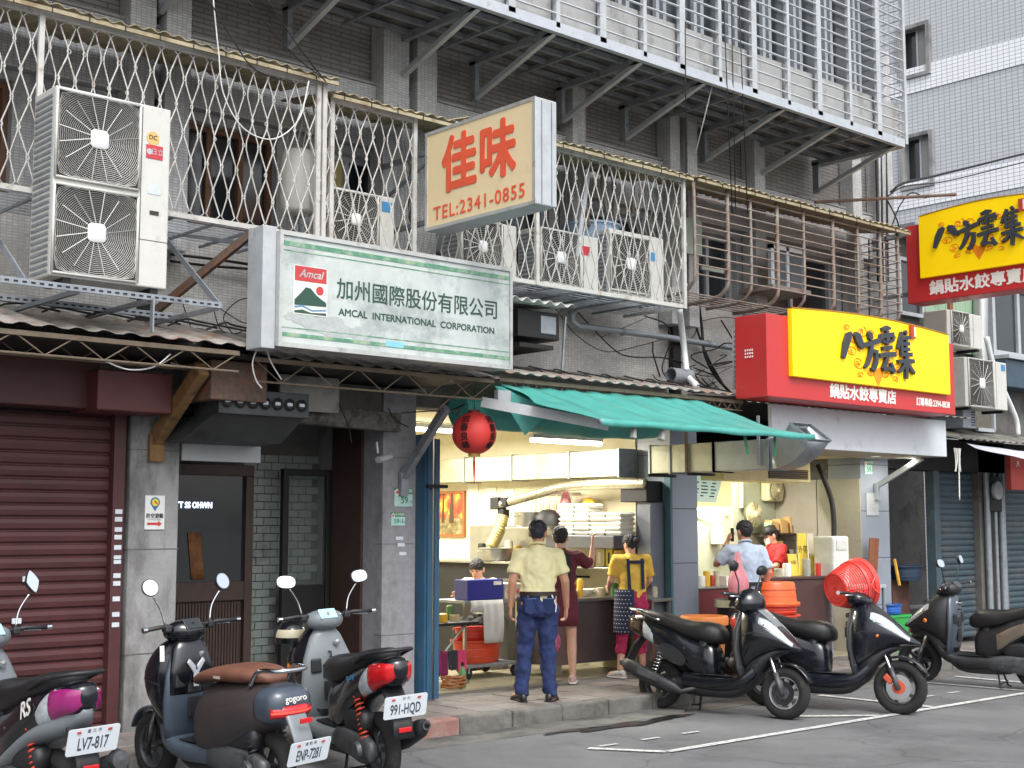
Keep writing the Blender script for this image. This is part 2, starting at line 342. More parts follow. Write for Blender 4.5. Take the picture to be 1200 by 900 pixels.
for i, (a, b) in enumerate(wins):
    window(a, b, 4.3, 5.2, .33, m_wood if i in (1, 0) else m_alu, 3 if i == 1 else 2, m_blind if i == 2 else None)
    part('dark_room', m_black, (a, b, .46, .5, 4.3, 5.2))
# storey three behind the enclosed balcony
for i, (a, b) in enumerate([(.5, 3.0), (5.6, 7.2), (8.2, 9.8), (10.2, 11.4), (12.1, 13.2), (13.5, 15.0)]):
    window(a, b, 7.0, 8.05, .33, m_alu, 2)
part('wall', m_tile, (X0, X1, .46, .5, 6.9, 8.1))
# ground floor: pillars and party walls
P1 = part('pillar', m_conc, (4.97, 5.40, 0, .5, .12, 3.0), .012)
P2 = part('pillar', m_granite, (7.45, 7.83, 0, .47, .12, 3.0), .008)
m_tpanel = mat('grey glazed panel', '#838b97', .3, var=.06, scale=2, dirt='#6c727c', damt=.15, dscale=2)
for nm, (a, b) in (('p3', (11.38, 11.83)), ('p4', (15.03, 15.66))):
    core = part('pillar', m_black, (a+.01, b-.01, .01, .49, .12, 3.0))
    for k in range(5):
        z0 = .14+.6*k; z1 = min(z0+.594, 3.0)
        MB().box(a, b, 0, .5, z0, z1).build('panel', m_tpanel, core, bevel=.003, seg=1)
for z in (.74, 1.56, 2.35): 
    MB().box(4.965, 5.405, -.003, .1, z, z+.008).build('joint', m_plast, P1); MB().box(7.447, 7.833, -.003, .1, z+.02, z+.026).build('joint', m_plast, P2)
part('wall', m_plast, (4.75, 5.40, .51, 6, .12, 3.0)); part('wall', m_conc, (7.45, 7.83, .48, 6, .12, 3.0))
part('wall', m_plast, (11.40, 11.83, .51, 6, .12, 2.999)); part('wall', m_plast, (15.03, 15.66, .51, 6, .12, 2.999))
part('wall', m_plast, (X0, 4.74, .3, .5, .12, 3.0))
# beam and dark underside over the pavement
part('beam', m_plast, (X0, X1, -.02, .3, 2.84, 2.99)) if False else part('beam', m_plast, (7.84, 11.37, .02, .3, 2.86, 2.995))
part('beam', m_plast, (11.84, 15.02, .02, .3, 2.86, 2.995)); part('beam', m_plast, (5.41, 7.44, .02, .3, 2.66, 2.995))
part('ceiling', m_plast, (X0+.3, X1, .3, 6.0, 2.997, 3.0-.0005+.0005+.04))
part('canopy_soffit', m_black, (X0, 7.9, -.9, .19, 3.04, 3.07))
# ---------------------------------------------------------------- white tiled building beyond
wb = thing('tiled_building', 'tall white tiled building side wall with two small bathroom windows', 'building', (30, 6, 0))
def slabs():
    zs = [0, 10.23, 11.52, 13.08, 14.34, 24]; ya, yb = 7.72, 8.42
    m = MB().box(30, 42, 0, ya, 0, 24).box(30, 42, yb+.15, 16, 0, 24)
    for z0, z1 in ((0, 10.23), (11.52, 13.08), (14.34, 24)): m.box(30, 42, ya, yb+.15, z0, z1)
    m.box(30.3, 42, ya, yb+.15, 10.23, 11.52).box(30.3, 42, ya, yb+.15, 13.08, 14.34)
    return m.build('wall', m_whitetile, wb)
slabs()
for z0 in (9.2, 12.15, 15.1): box('tile_band', m_whiteband, (29.97, 30.0-.001, 0, 16, z0-.35+.85, z0+.3+.85), wb)
for z0, z1 in ((10.23, 11.52), (13.08, 14.34)):
    fr = MB().box(29.9, 30.25, 7.66, 7.76, z0-.06, z1+.06).box(29.9, 30.25, 8.5, 8.6, z0-.06, z1+.06).box(29.9, 30.25, 7.76, 8.5, z1-.03, z1+.06).box(29.9, 30.25, 7.76, 8.5, z0-.06, z0+.03).build('window', m_conc, wb)
    MB().box(30.15, 30.2, 8.12, 8.17, z0, z1).build('frame', m_alu, fr); MB().box(30.17, 30.19, 7.76, 8.12, z0, z1).build('pane', mat('frosted pane', '#8f8f8c', .3), fr); MB().box(30.2, 30.22, 8.17, 8.5, z0, z1).build('pane', m_glass, fr)
# ---------------------------------------------------------------- low annex to the right
an = thing('annex_building', 'low shop building with green panel cladding and blue shutters', 'building', (19, 0, 0))
box('wall', m_plast, (16.0, 26, .1, .35, 3.0, 5.7), an); box('wall', m_plast, (16.0, 26, 5.8, 6, .1, 5.7), an); box('roof', m_steel, (16.0, 26, -.3, 6.2, 5.703, 5.8), an)
m_gpan = mat('pale green steel panel', '#8aa58c', .5, var=.07, dirt='#6c8570', damt=.3, streak=.3)
for k in range(6): MB().box(16.75+.27*k, 17.01+.27*k, .04, .098, 4.2, 5.45).build('cladding_panel', m_gpan, an, bevel=.008, seg=1)
MB().box(17.33, 17.42, .0, .04, 4.75, 5.03).build('notice_strip', mat('rust strip', '#7f4a35', .7), an)
window(18.55, 20.9, 4.25, 5.35, .06, m_alu, 3, None, an, .08); window(16.1, 16.7, 4.6, 5.4, .06, m_alu, 1, None, an, .05)
box('fascia_board', mat('blue grey fascia', '#3a4a57', .6, var=.2), (18.4, 25, -.25, .09, 3.75, 4.15), an, .01)
box('sill', m_alu, (18.4, 25, -.3, .09, 4.16, 4.22), an, .006)
aw = MB(); 
xe = [X_(1042), X_(1090), X_(1141), X_(1172)]
pl = box('pillar', m_plast, (xe[2], xe[3], 0, .3, .1, 3.0), an, .01)
for a, r_ in ((.1, .045), (.32, .03), (.5, .055)): MB().tube([(xe[2]+a, -.06, .15), (xe[2]+a, -.06, 2.5)], r_, 10).build('pipe', m_steel, an, smooth=40)
mt = MB().box(xe[2]+.1, xe[2]+.42, -.12, -.001, 1.95, 2.45).build('meter_box', m_black, an, bevel=.01)
MB().lathe([(.0, 0), (.13, 0), (.13, .08), (.11, .1), (0, .1)], 20, (xe[2]+.26, -.16, 2.25), 'y').build('dial', m_alu, mt, smooth=40)
box('wall', m_black, (15.67, xe[1]+.1, 2.3, 2.4, .12, 3.0), an); box('wall', m_plast, (15.67, xe[1], 1.2, 1.25, .12, .95), an)
box('ceiling', m_black, (15.67, 26, .36, 2.4, 2.95, 2.99), an); box('shelf', m_rust, (15.7, xe[1], 1.05, 1.3, .96, 1.0), an)
box('lintel', m_black, (15.67, 26, .0, .3, 2.5, 2.94), an, .01); box('door_post', m_blue, (xe[1]-.02, xe[1]+.12, .0, .14, .13, 2.5), an, .006)
def shutter(x0, x1, y, z0, z1, m, label, sl=.1):
    t = thing('roller_shutter', label, 'shutter', ((x0+x1)/2, y, z0)); L = x1-x0
    sm = MB()
    prof = [(0, 0), (-.012, .012), (-.018, sl*.5), (-.012, sl*.8), (0, sl*.88), (.006, sl*.9), (.006, sl*.99), (.02, sl*.99), (.02, 0)]
    sm.prism(prof, -L/2, L/2, plane='yz'); s0 = sm.build('slat', m, t, local=True)
    k = 0; z = z0
    while z < z1-.02:
        o = s0 if k == 0 else s0.copy()
        if k: COL.objects.link(o)
        o.location = (0, random.uniform(-.002, .002), z-z0); o.rotation_euler = (random.uniform(-.02, .02), random.uniform(-.0008, .0008), 0); z += sl; k += 1
    return t
sh = shutter(1.0, 4.9, .12, .22, 2.62, m_maroon, 'closed maroon roller shutter beside the concrete pillar', .1)
for x in (4.84,): MB().box(x, x+.1, .02, .13, .14, 2.66).build('guide_rail', m_maroon, sh, bevel=.006)
MB().box(1, 4.84, .08, .14, .13, .22).build('bottom_rail', m_maroon, sh, bevel=.006)
m_stk = mat('small paper sticker', '#c4cbd2', .6, var=.1)
for k, z in enumerate((1.86, 1.8, 1.72, 1.66, 1.58, 1.47, 1.36, 1.3, 1.18, 1.06, 1.5, .98)): MB().box(4.86, 4.92, .014, .019, z-.018, z+.018).build('sticker', m_stk, sh)
MB().box(4.17, 4.23, .085, .1, 1.33, 1.37).build('sticker', m_stk, sh); MB().box(3.86, 3.91, .085, .1, 1.34, 1.37).build('sticker', m_stk, sh)
MB().box(4.1, 4.17, .085, .1, 1.02, 1.06).build('sticker', m_stk, sh)
fb = thing('shutter_box', 'dark maroon housing box over the maroon roller shutter', 'box', (4, -.2, 2.62))
MB().box(1, 4.60, -.2, .1, 2.64, 3.0).build('cover', m_maroon, fb, bevel=.01); MB().box(4.5, 5.12, -.38, .1, 2.62, 2.93).build('end_box', mat('red brown sheet', '#5a2a2c', .5, var=.2), fb, bevel=.01)
shutter(xe[1]+.12, xe[2]-.04, .1, .2, 2.5, m_blue, 'closed dusty blue roller shutter left of the drain pipes', .085)
shutter(xe[3]+.02, 22.5, .1, .2, 2.5, m_blue, 'closed blue roller shutter right of the drain pipes', .085)
# ---------------------------------------------------------------- corrugated eaves
m_corr = mat('weathered corrugated sheet', '#8d8983', .6, .2, var=.2, scale=6, dirt='#7b4a33', damt=.4, dscale=5)
m_corrd = mat('grimy corrugated sheet', '#77756f', .7, .1, var=.25, scale=6, dirt='#3a3734', damt=.5, dscale=4)
def corrugated(name, x0, x1, ya, za, yb, zb, m, label, cat, per=.2, amp=.014, grp=None):
    n = int((x1-x0)/per*8); 
    def fn(u, v):
        x = x0+(x1-x0)*u; a = max(-.6, min(.75, math.sin(2*PI*x/per)))
        return (x, ya+(yb-ya)*v, za+(zb-za)*v+amp*a)
    g = MB().grid(fn, n, 3)
    return tag(g.build(name, m, smooth=50, solid=.004), label, cat, grp)
corrugated('corrugated_awning', 1.0, 5.58, -1.02, 3.12, .19, 3.42, m_corr, 'rusty edged corrugated awning over the maroon shutter', 'awning')
corrugated('corrugated_awning', 5.6, 8.0, -1.0, 3.06, .19, 3.40, m_corrd, 'dark corrugated awning below the green edged signboard', 'awning')
corrugated('corrugated_awning', 8.02, 11.55, -1.0, 3.12, .19, 3.36, m_corr, 'grey corrugated awning above the turquoise canopy', 'awning', .17)
corrugated('corrugated_awning', 11.9, 15.85, -1.12, 3.10, .19, 3.25, m_corrd, 'brown corrugated awning below the red and yellow box sign', 'awning', .17)
corrugated('corrugated_awning', 15.95, 20.5, -.9, 2.86, .1, 3.1, m_corrd, 'low dark corrugated awning right of the white fascia', 'awning', .17)
def truss(name, x0, x1, y, zt, zb, dx, m, label, r=.006):
    t = thing(name, label, 'truss', ((x0+x1)/2, y, zb))
    MB().bar((x0, y, zt), (x1, y, zt), .03, .035).build('top_chord', m, t); MB().tube([(x0, y, zb), (x1, y, zb)], r*1.5, 6).build('bottom_chord', m, t)
    n = int((x1-x0)/dx); dx = (x1-x0)/n
    pr = None
    for k in range(n):
        a = x0+k*dx
        if pr is None:
            mid = Vector(((x0+x1)/2, y, zb))
            pr = MB().tube([(0, 0, zt-zb), (dx*.5, 0, 0), (dx, 0, zt-zb)], r, 5).build('web_rod', m, t, local=True); o = pr
        else: o = pr.copy(); COL.objects.link(o)
        o.location = (a-(x0+x1)/2, 0, 0)
m_tr = mat('brown painted rod steel', '#6d6152', .7, .2, var=.25, scale=10)
truss('eave_truss', 1.0, 5.35, -.98, 3.06, 2.92, .42, m_tr, 'thin zigzag rod truss under the rusty awning edge')
truss('eave_truss', 5.5, 7.95, -.96, 3.03, 2.86, .42, m_tr, 'zigzag rod truss below the green edged signboard')
truss('eave_truss', 8.05, 11.5, -.92, 3.06, 2.97, .16, m_tr, 'fine zigzag truss above the turquoise canopy', .005)
truss('eave_truss', 1.0, 5.35, -.55, 3.1, 2.96, .42, m_tr, 'inner rod truss behind the awning edge by maroon shutter')
# timber and steel brackets that carry the eaves
def bracket(x, y0, z0, y1, z1, m, label, w_=.06, name='eave_bracket'):
    t = thing(name, label, 'bracket', (x, y0, z0))
    MB().bar((x, y0, z0+.02), (x, y1, z1), w_, w_*1.3).build('strut', m, t, bevel=.004)
    MB().box(x-w_*.7, x+w_*.7, y0-.03, y0+.02, z0-.16, z0+.06).build('foot_plate', m, t, bevel=.004)
m_ochre = mat('ochre rusty steel', '#7d5f3c', .8, var=.3, scale=14, dirt='#4a3627', damt=.4, dscale=8)
bracket(5.17, -.03, 2.42, -.75, 2.95, m_ochre, 'ochre rusted strut on the pillar above the evacuation notice', .09)
bracket(7.66, -.03, 2.18, -.65, 2.80, m_steel, 'grey strut bracket on the stone pillar above the house numbers', .06)
bracket(15.35, -.03, 2.24, -.7, 2.6, m_alu, 'pale strut under the white fascia on the tiled pillar', .05)
tag(MB().box(5.25, 5.75, -.75, -.25, 2.72, 3.03).build('junction_box', m_rust, bevel=.01), 'brown rusted steel box beside the awning end', 'box')
tag(MB().box(6.15, 6.75, -.3, -.26, 2.72, 3.02).build('metal_sheet', mat('dented grey sheet', '#84827d', .6, var=.2, dirt='#4a4845', damt=.4), bevel=.004), 'dented grey metal sheet hung above the black duct outlet', 'panel')
tag(MB().bar((5.9, -.15, 2.72), (7.5, -.15, 2.68), .1, .17).build('timber_beam', mat('old grey timber', '#5c5955', .9, var=.3, scale=20, bump=.6, bscale=40, dirt='#2c2a29', damt=.5, dscale=9), bevel=.008), 'worn grey beam over the dark entrance', 'beam')
# ---------------------------------------------------------------- window cages, storey two
def cage_strands(t, x0, x1, y, z0, z1, m, dx=.067, dz=.205, r=.0065, face='y'):
    """wavy vertical rods that meet at small rings"""
    def strand(sg):
        b = MB(); pts = []; n = int(round((z1-z0)/dz*1)); h = (z1-z0)/n
        for k in range(n+1):
            o_ = sg*(dx*.5-.006)*(1 if k % 2 else -1); z = z0+h*k
            if k == 0: pts.append((0, 0, z0)); 
            for zz in (z-h*.14, z+h*.14):
                if z0 < zz < z1: pts.append((o_, 0, zz))
            if k == n: pts.append((0, 0, z1))
        b.tube([(p[0], p[1], p[2]-t.location.z) for p in pts], r, 5)
        if sg > 0:
            for k in range(1, n):
                c = Vector((sg*(dx*.5)*(1 if k % 2 else -1), 0, z0+h*k-t.location.z))
                b.tube([c+Vector((.013*math.cos(a), -.004, .016*math.sin(a))) for a in [2*PI*q/8 for q in range(9)]], .004, 4, False)
        return b.build('grille_bar', m, t, local=True, smooth=True)
    S = [strand(1), strand(-1)]; n = int((x1-x0)/dx)
    for k in range(n+1):
        src = S[k % 2]; o = src if k < 2 else src.copy()
        if k > 1: COL.objects.link(o)
        p = Vector((x0+dx*(k+.3), y, t.location.z)) if face == 'y' else Vector((x0, y+dx*(k+.3), t.location.z))
        o.location = p-t.location
        o.rotation_euler = (random.uniform(-.008, .008), random.uniform(-.012, .012), PI/2 if face == 'x' else 0); o.scale.x = random.uniform(.8, 1.15)
def cage(x0, x1, y, z0, z1, m, label, posts, end=True, grp='window cages'):
    t = thing('window_cage', label, 'window cage', ((x0+x1)/2, y, z0), grp)
    for z, h in ((z0, .04), (z1, .04)):
        MB().bar((x0, y, z), (x1, y, z), .03, h).build('rail', m, t)
    for xx in (x0, x1): MB().bar((xx, y, z0), (xx, .08, z0), .03).build('side_rail', m, t)
    fl = MB(); n = int(-y/.09)
    for k in range(n): fl.bar((x0, y+.09*(k+1)-.02, z0-.01), (x1, y+.09*(k+1)-.02, z0-.01), .01)
    n = int((x1-x0)/.35)
    for k in range(n): fl.bar((x0+.35*(k+.5), y, z0-.02), (x0+.35*(k+.5), .08, z0-.02), .02)
    fl.build('floor_grid', m_steel, t)
    for px in posts: MB().bar((px, y-.012, z0-.02), (px, y-.012, z1+.02), .04, .03, up=(0, 1, 0)).build('post', m, t)
    cage_strands(t, x0, x1, y, z0+.02, z1-.02, m)
    if end:
        for xx in ([x0, x1] if end == 2 else [x0]): cage_strands(t, xx, y, 0, z0+.02, z1-.02, m, .09) if False else side(t, xx, y, z0, z1, m)
    return t
def side(t, xx, y, z0, z1, m):
    n = int(-y/.1)
    for k in range(n):
        b = MB(); zz = z0; pts = []; q = 0
        while zz < z1: pts.append((xx, y+.1*(k+.5)+(.04 if q % 2 else -.04), zz)); zz += .2; q += 1
        b.tube(pts+[(xx, y+.1*(k+.5), z1)], .006, 4).build('grille_bar', m, t)
m_cg = mat('chalky white grille paint', '#b3b2ae', .6, var=.14, dirt='#7d6a58', damt=.28, dscale=9)
cage(2.6, 6.22, -.8, 4.10, 5.40, m_cg, 'long white diamond grille cage behind the tall air conditioner', [X_(47, 60, -.8), 6.15, 6.21])
cage(6.32, 7.25, -.72, 4.02, 5.32, m_cg, 'narrow white diamond grille cage left of the orange lettered sign', [6.34, 7.22])
cage(7.62, 10.74, -.8, 4.02, 5.36, m_cg, 'white diamond grille cage holding three air conditioners', [8.62, 10.72], end=2)
def cloth_edge(x0, x1, y, z, label):
    def fn(u, v):
        x = x0+(x1-x0)*u; return (x, y-.08+(.1-y)*v, z+.0+.12*v+.012*math.sin(x*2*PI/.12)+.008*math.sin(x*7))
    o = MB().grid(fn, int((x1-x0)/.02), 3).build('cage_awning', m_cloth, smooth=60, solid=.006); tag(o, label, 'awning', 'yellowed awnings')
    MB().bar((x0, y-.06, z-.035), (x1, y-.06, z-.035), (.02), .03).build('edge_strip', m_cloth, o)
    n = int((x1-x0)/.28)
    for k in range(n):
        x = x0+.28*(k+.4); MB().bar((x, y-.075, z-.06), (x, y-.075, z+.02), .006).build('tie_wire', m_black, o) 
cloth_edge(2.6, 6.3, -.82, 5.45, 'yellowed plastic awning over the long white diamond cage')
cloth_edge(6.3, 7.62, -.74, 5.37, 'yellowed plastic awning behind the orange lettered sign')
cloth_edge(7.66, 10.8, -.82, 5.41, 'yellowed plastic awning over the cage of three air conditioners')
cloth_edge(11.0, 15.1, -.72, 5.46, 'yellowed plastic awning over the horizontal bar cage')
# horizontal bar cage with rounded foot
t = thing('window_cage', 'rusty cream cage of horizontal bars with rounded feet', 'window cage', (13, -.7, 4.25), 'window cages')
m_cr = mat('cream rusty cage paint', '#827a72', .6, var=.2, dirt='#6d4e38', damt=.4, dscale=5)
xs = [X_(v, 300, -.7) for v in (853, 880, 911, 942, 976, 1005, 1031, 1052)]
for i, x in enumerate([11.02]+xs):
    pts = smoothpath([(x, -.7, 5.42), (x, -.7, 4.5), (x, -.66, 4.32), (x, -.5, 4.24), (x, -.05, 4.22)], 4)
    MB().tube(pts, .026 if i % 2 else .02, 6).build('post', m_cr, t, smooth=True)
hb = None
for k in range(10):
    z = 4.42+.105*k; o = hb
    if hb is None: hb = MB().tube([(-1.98, 0, 0), (1.98, 0, 0)], .009, 5).build('grille_bar', m_cr, t, local=True); o = hb
    else: o = hb.copy(); COL.objects.link(o)
    o.location = (.0, -.012+.0, z-4.25); o.rotation_euler.y = random.uniform(-.002, .002)
for k in range(6): MB().tube([(11.02, -.6+.1*k, 4.23), (14.98, -.6+.1*k, 4.23)], .008, 5).build('grille_bar', m_cr, t)
for z in [4.42+.105*k for k in range(10)]: MB().tube([(14.98, -.7, z), (14.98, 0, z)], .008, 4).build('grille_bar', m_cr, t)
for y in (-.5, -.25): MB().tube([(14.98, y, 4.24), (14.98, y, 5.42)], .012, 5).build('post', m_cr, t)
# inside things of that cage: open window sashes
tag(MB().box(11.3, 11.62, -.3, -.26, 4.75, 5.15).box(11.62, 12.0, -.3, -.27, 4.6, 4.64).build('vent_flap', mat('green grey sash', '#7f877c', .6)), 'greenish panel leaning inside the horizontal bar cage', 'panel')
hv = thing('kitchen_hood', 'pale vent box with panes in the bar cage', 'vent', (13, -.3, 4.8))
MB().box(12.75, 13.5, -.4, .1, 4.5, 4.56).build('ledge', m_cr, hv); MB().box(12.8, 12.86, -.35, -.3, 4.56, 5.05).box(13.1, 13.15, -.35, -.3, 4.56, 5.05).box(13.42, 13.47, -.35, -.3, 4.56, 5.05).box(12.8, 13.47, -.35, -.3, 5.0, 5.05).build('frame', m_alu, hv)
MB().box(12.86, 13.1, -.33, -.32, 4.56, 5.0).box(13.15, 13.42, -.33, -.32, 4.56, 5.0).build('pane', mat('bluish pane', '#49525c', .2), hv)
# ---------------------------------------------------------------- enclosed steel balcony, storey three
bt = thing('steel_balcony', 'white steel barred balcony enclosure carried on angled brackets', 'balcony', (9, -1.1, 6.4))
BY = -1.15; BZ = 6.385; BX0, BX1 = .5, X_(1058, 166, BY)
MB().bar((BX0, BY, BZ), (BX1, BY, BZ), .06, .1).build('edge_rail', m_alu, bt); MB().bar((BX1, BY, BZ), (BX1, .1, BZ), .06, .1).build('edge_rail', m_alu, bt)
box('floor_sheet', mat('dark steel soffit', '#6b6b6b', .6, .2, var=.3, scale=4, dirt='#2c2b2b', damt=.4), (BX0, BX1, BY+.03, .09, BZ+.06, BZ+.08), bt)
m_js = mat('soffit angle steel', '#90949a', .5, .3, var=.2, dirt='#4d4a47', damt=.35, dscale=6)
for y in (-.88, -.62, -.36, -.1): MB().bar((BX0, y, BZ+.02), (BX1-.03, y, BZ+.02), .035, .05).build('joist', m_js, bt)
tips = [X_(563, 3, BY), X_(652, 30, BY), X_(754, 65, BY), X_(828, 91, BY), X_(921, 125, BY), X_(984, 146, BY), X_(1052, 168, BY)]
tips = [tips[0]-4.6, tips[0]-3.6, tips[0]-2.5, tips[0]-1.25]+tips
for i, x in enumerate(tips):
    br = MB().bar((x, BY+.02, BZ-.02), (x, .1, BZ-.02), .05, .07).build('bracket', m_js, bt)
    MB().bar((x, .04, BZ-.02), (x, .04, 5.97), .09, .05, up=(1, 0, 0)).build('wall_channel', m_js, br)
    MB().bar((x, .0, 6.0), (x, BY+.03, BZ-.03), .05, .05).build('diagonal', m_alu, br)
    if i: MB().bar(((x+tips[i-1])/2, BY+.03, BZ+.0), ((x+tips[i-1])/2, .08, BZ+.0), .025, .04).build('joist', m_js, bt)
posts = [652, 705, 754, 798, 842, 882, 922, 958, 994, 1027, 1058]
px_ = [X_(p, 80, BY) for p in posts]
st = px_[0]
while st > BX0+.5: st -= .58; px_.insert(0, st)
for i, x in enumerate(px_):
    big = (i % 2 == len(px_) % 2)
    MB().bar((x, BY-.01, BZ), (x, BY-.01, 8.7), .085 if i % 2 else .05, .04, up=(0, 1, 0)).build('post', m_white, bt)
hb = None
for k in range(18):
    z = BZ+.13*(k+1)
    if hb is None: hb = MB().tube([(-(BX1-BX0)/2, 0, 0), ((BX1-BX0)/2, 0, 0)], .012, 5).build('horizontal_bar', m_white, bt, local=True); o = hb
    else: o = hb.copy(); COL.objects.link(o)
    o.location = ((BX0+BX1)/2-9, BY-.02+1.1, z-6.4)
    MB().tube([(BX1, BY, z), (BX1, .1, z)], .0085, 5).build('side_bar', m_white, bt)
m_bp = mat('balcony panel', '#a4a5a4', .7, var=.12, dirt='#6c6a68', damt=.3, dscale=3, streak=.4)
for i in range(len(px_)-1): MB().box(px_[i]+.01, px_[i+1]-.01, BY+.06, BY+.08, BZ+.06, 6.88).build('balustrade_panel', m_bp, bt)
MB().box(BX1-.03, BX1-.01, BY+.1, .1, BZ+.06, 6.88).build('balustrade_panel', m_bp, bt)
for i in range(len(px_)-1):
    if i > 2: window(px_[i]+.03, px_[i+1]-.03, 6.93, 8.35, BY+.3, m_alu, 1, None, bt, .05)
    else: MB().box(px_[i], px_[i+1], BY+.3, BY+.32, 6.9, 8.4).build('window', m_glass, bt)
MB().box(BX0, BX1, BY-.05, .1, 8.72, 8.76).build('top_cover', m_steel, bt)
# ---------------------------------------------------------------- air conditioners
m_ac = mat('off white appliance enamel', '#bfbfba', .45, var=.05, dirt='#948f84', damt=.12, dscale=4, coat=.1)
m_fan = mat('dark fan shadow plastic', '#2b2a29', .6)
m_logo = mat('red energy label', '#b5323c', .5); m_bl = mat('blue label print', '#3f7fae', .5)
def fan_face(t, cx, y, cz, r, n_ring, hub=.045, square=None, spokes=16):
    MB().lathe([(0, 0), (r*1.01, 0)], 28, (cx, y+.035, cz), 'y').build('fan_recess', m_fan, t)
    f = MB()
    for k in range(4): 
        a = PI/2*k+.4
        f.add([(cx+hub*.8*math.cos(a), y+.03, cz+hub*.8*math.sin(a)), (cx+r*.9*math.cos(a), y+.022, cz+r*.9*math.sin(a)), (cx+r*.9*math.cos(a+.9), y+.03, cz+r*.9*math.sin(a+.9)), (cx+hub*math.cos(a+1.2), y+.032, cz+hub*math.sin(a+1.2))], [(0, 1, 2, 3)])
    f.build('fan_blade', mat('grey fan blade', '#6f6c68', .5), t)
    gz = MB()
    for k in range(n_ring):
        q = hub+(r*1.33-hub)*(k+1)/n_ring; cl = lambda v: max(-r, min(r, v))
        gz.tube([(cx+cl(q*math.cos(a)), y, cz+cl(q*math.sin(a))) for a in [2*PI*i/32 for i in range(33)]], .0016, 3, False)
    for k in range(spokes):
        a = 2*PI*k/spokes+.1; gz.tube([(cx+hub*math.cos(a), y-.002, cz+hub*math.sin(a)), (cx+r*math.cos(a+.12), y-.002, cz+r*math.sin(a+.12))], .0035, 3, False)
    gz.build('fan_grille', m_ac, t)
    sq = lambda q, yy: [(cx+q*math.copysign(abs(math.cos(a))**.5, math.cos(a)), y+yy, cz+q*math.copysign(abs(math.sin(a))**.5, math.sin(a))) for a in [2*PI*i/24 for i in range(24)]]
    MB().loft([sq(hub, .004), sq(hub, -.006), sq(hub*.8, -.014)]).build('hub_cap', mat('white hub cap', '#d4d5d6', .4), t, smooth=40)
def outdoor_unit(x0, x1, y, z0, z1, d, label, fans=1, side_slats=True, ring=13, grp='outdoor air conditioners', lab=None):
    t = thing('air_conditioner', label, 'air conditioner', ((x0+x1)/2, y, z0), grp)
    W = x1-x0; H = z1-z0; bx0 = x0; fw_ = W*.70
    MB().box(x0, x1, y, y+d, z0, z1).build('casing', m_ac, t, bevel=.012)
    fh = H/fans
    for k in range(fans):
        cz = z0+fh*(k+.5); r = min(fw_*.46, fh*.44); cx = x0+fw_*.52
        fr = MB(); a = r*1.1
        for p, q in (((cx-a, cz-a), (cx+a, cz-a)), ((cx+a, cz-a), (cx+a, cz+a)), ((cx+a, cz+a), (cx-a, cz+a)), ((cx-a, cz+a), (cx-a, cz-a))): fr.tube([(p[0], y-.012, p[1]), (q[0], y-.012, q[1])], .01, 6)
        fr.build('guard_frame', m_ac, t, smooth=True)
        MB().box(cx-a, cx+a, y-.003, y-.001, cz-a, cz+a).build('fan_recess', m_fan, t)
        fan_face(t, cx, y-.022, cz, r*1.06, ring, max(.03, r*.24))
    MB().box(x0+fw_+.035, x0+fw_+.04, y-.002, y+.001, z0+.02, z1-.02).build('seam', m_fan, t)
    if side_slats:
        n = int(H/.045); sm_ = MB()
        for k in range(n): sm_.box(x0-.006, x0-.001, y+.04, y+d-.03, z0+.03+k*(H-.06)/n, z0+.03+k*(H-.06)/n+.02)
        sm_.build('side_fins', m_steel, t)
    if lab: lx, lz, c = lab; MB().box(lx, lx+.11, y-.004, y-.001, lz, lz+.09).build('label', c, t)
    for x in (x0+.1, x1-.12): MB().box(x, x+.06, y+.02, y+d-.02, z0-.035, z0-.001).build('foot', m_black, t)
    return t
big = outdoor_unit(3.75, 4.62, -1.2, 3.44, 4.77, .36, 'tall double fan air conditioner on a slotted steel frame', 2, ring=24)
bx = 4.45
lz = 4.38; MB().box(bx-.02, bx+.11, -1.204, -1.201, lz, lz+.1).build('label', m_logo, big)
MB().lathe([(0, 0), (.05, 0)], 16, (bx+.03, -1.203, 4.53), 'y').build('label', mat('gold round sticker', '#c9a765', .5), big)
text('DC', .045, m_black, big, face_y(bx+.03, -1.205, 4.535), .001); text('日立', .05, m_white, big, face_y(bx+.065, -1.206, 4.43), .001)
MB().lathe([(0, 0), (.022, 0)], 14, (bx+.005, -1.2045, 4.43), 'y').build('label', m_white, big)
MB().box(bx+.02, bx+.09, -1.204, -1.2, 3.97, 4.0).build('handle', m_fan, big); MB().box(bx-.1, 4.62, -1.203, -1.2, 3.78, 3.783).build('seam', m_fan, big)
MB().box(bx, bx+.1, -1.203, -1.2, 4.12, 4.19).build('label', mat('pale print', '#b9c2cc', .5), big)
# slotted angle frame that carries the tall unit
fr = thing('slotted_frame', 'slotted angle steel frame under the tall air conditioner', 'frame', (4.2, -1.1, 3.35))
def slotted(p, q, parent, w_=.045, nm='angle'):
    o = MB().bar(p, q, w_, .006).bar(Vector(p)+Vector((0, w_/2, -w_/2)), Vector(q)+Vector((0, w_/2, -w_/2)), .006, w_) if False else MB().bar(p, q, .012, w_)
    o = o.build(nm, m_steel, parent)
    p = Vector(p); q = Vector(q); n = int((q-p).length/.06); s_ = MB(); d = (q-p).normalized()
    for k in range(n):
        c = p+d*(.06*(k+.5)); s_.bar(c-d*.015+Vector((0, -.008, 0)), c+d*.015+Vector((0, -.008, 0)), .003, .012)
    s_.build('slots', m_black, o)['kind'] = 'stuff'
slotted((3.3, -1.22, 3.37), (5.06, -1.22, 3.37), fr); slotted((3.3, -.5, 3.37), (5.06, -.5, 3.37), fr)
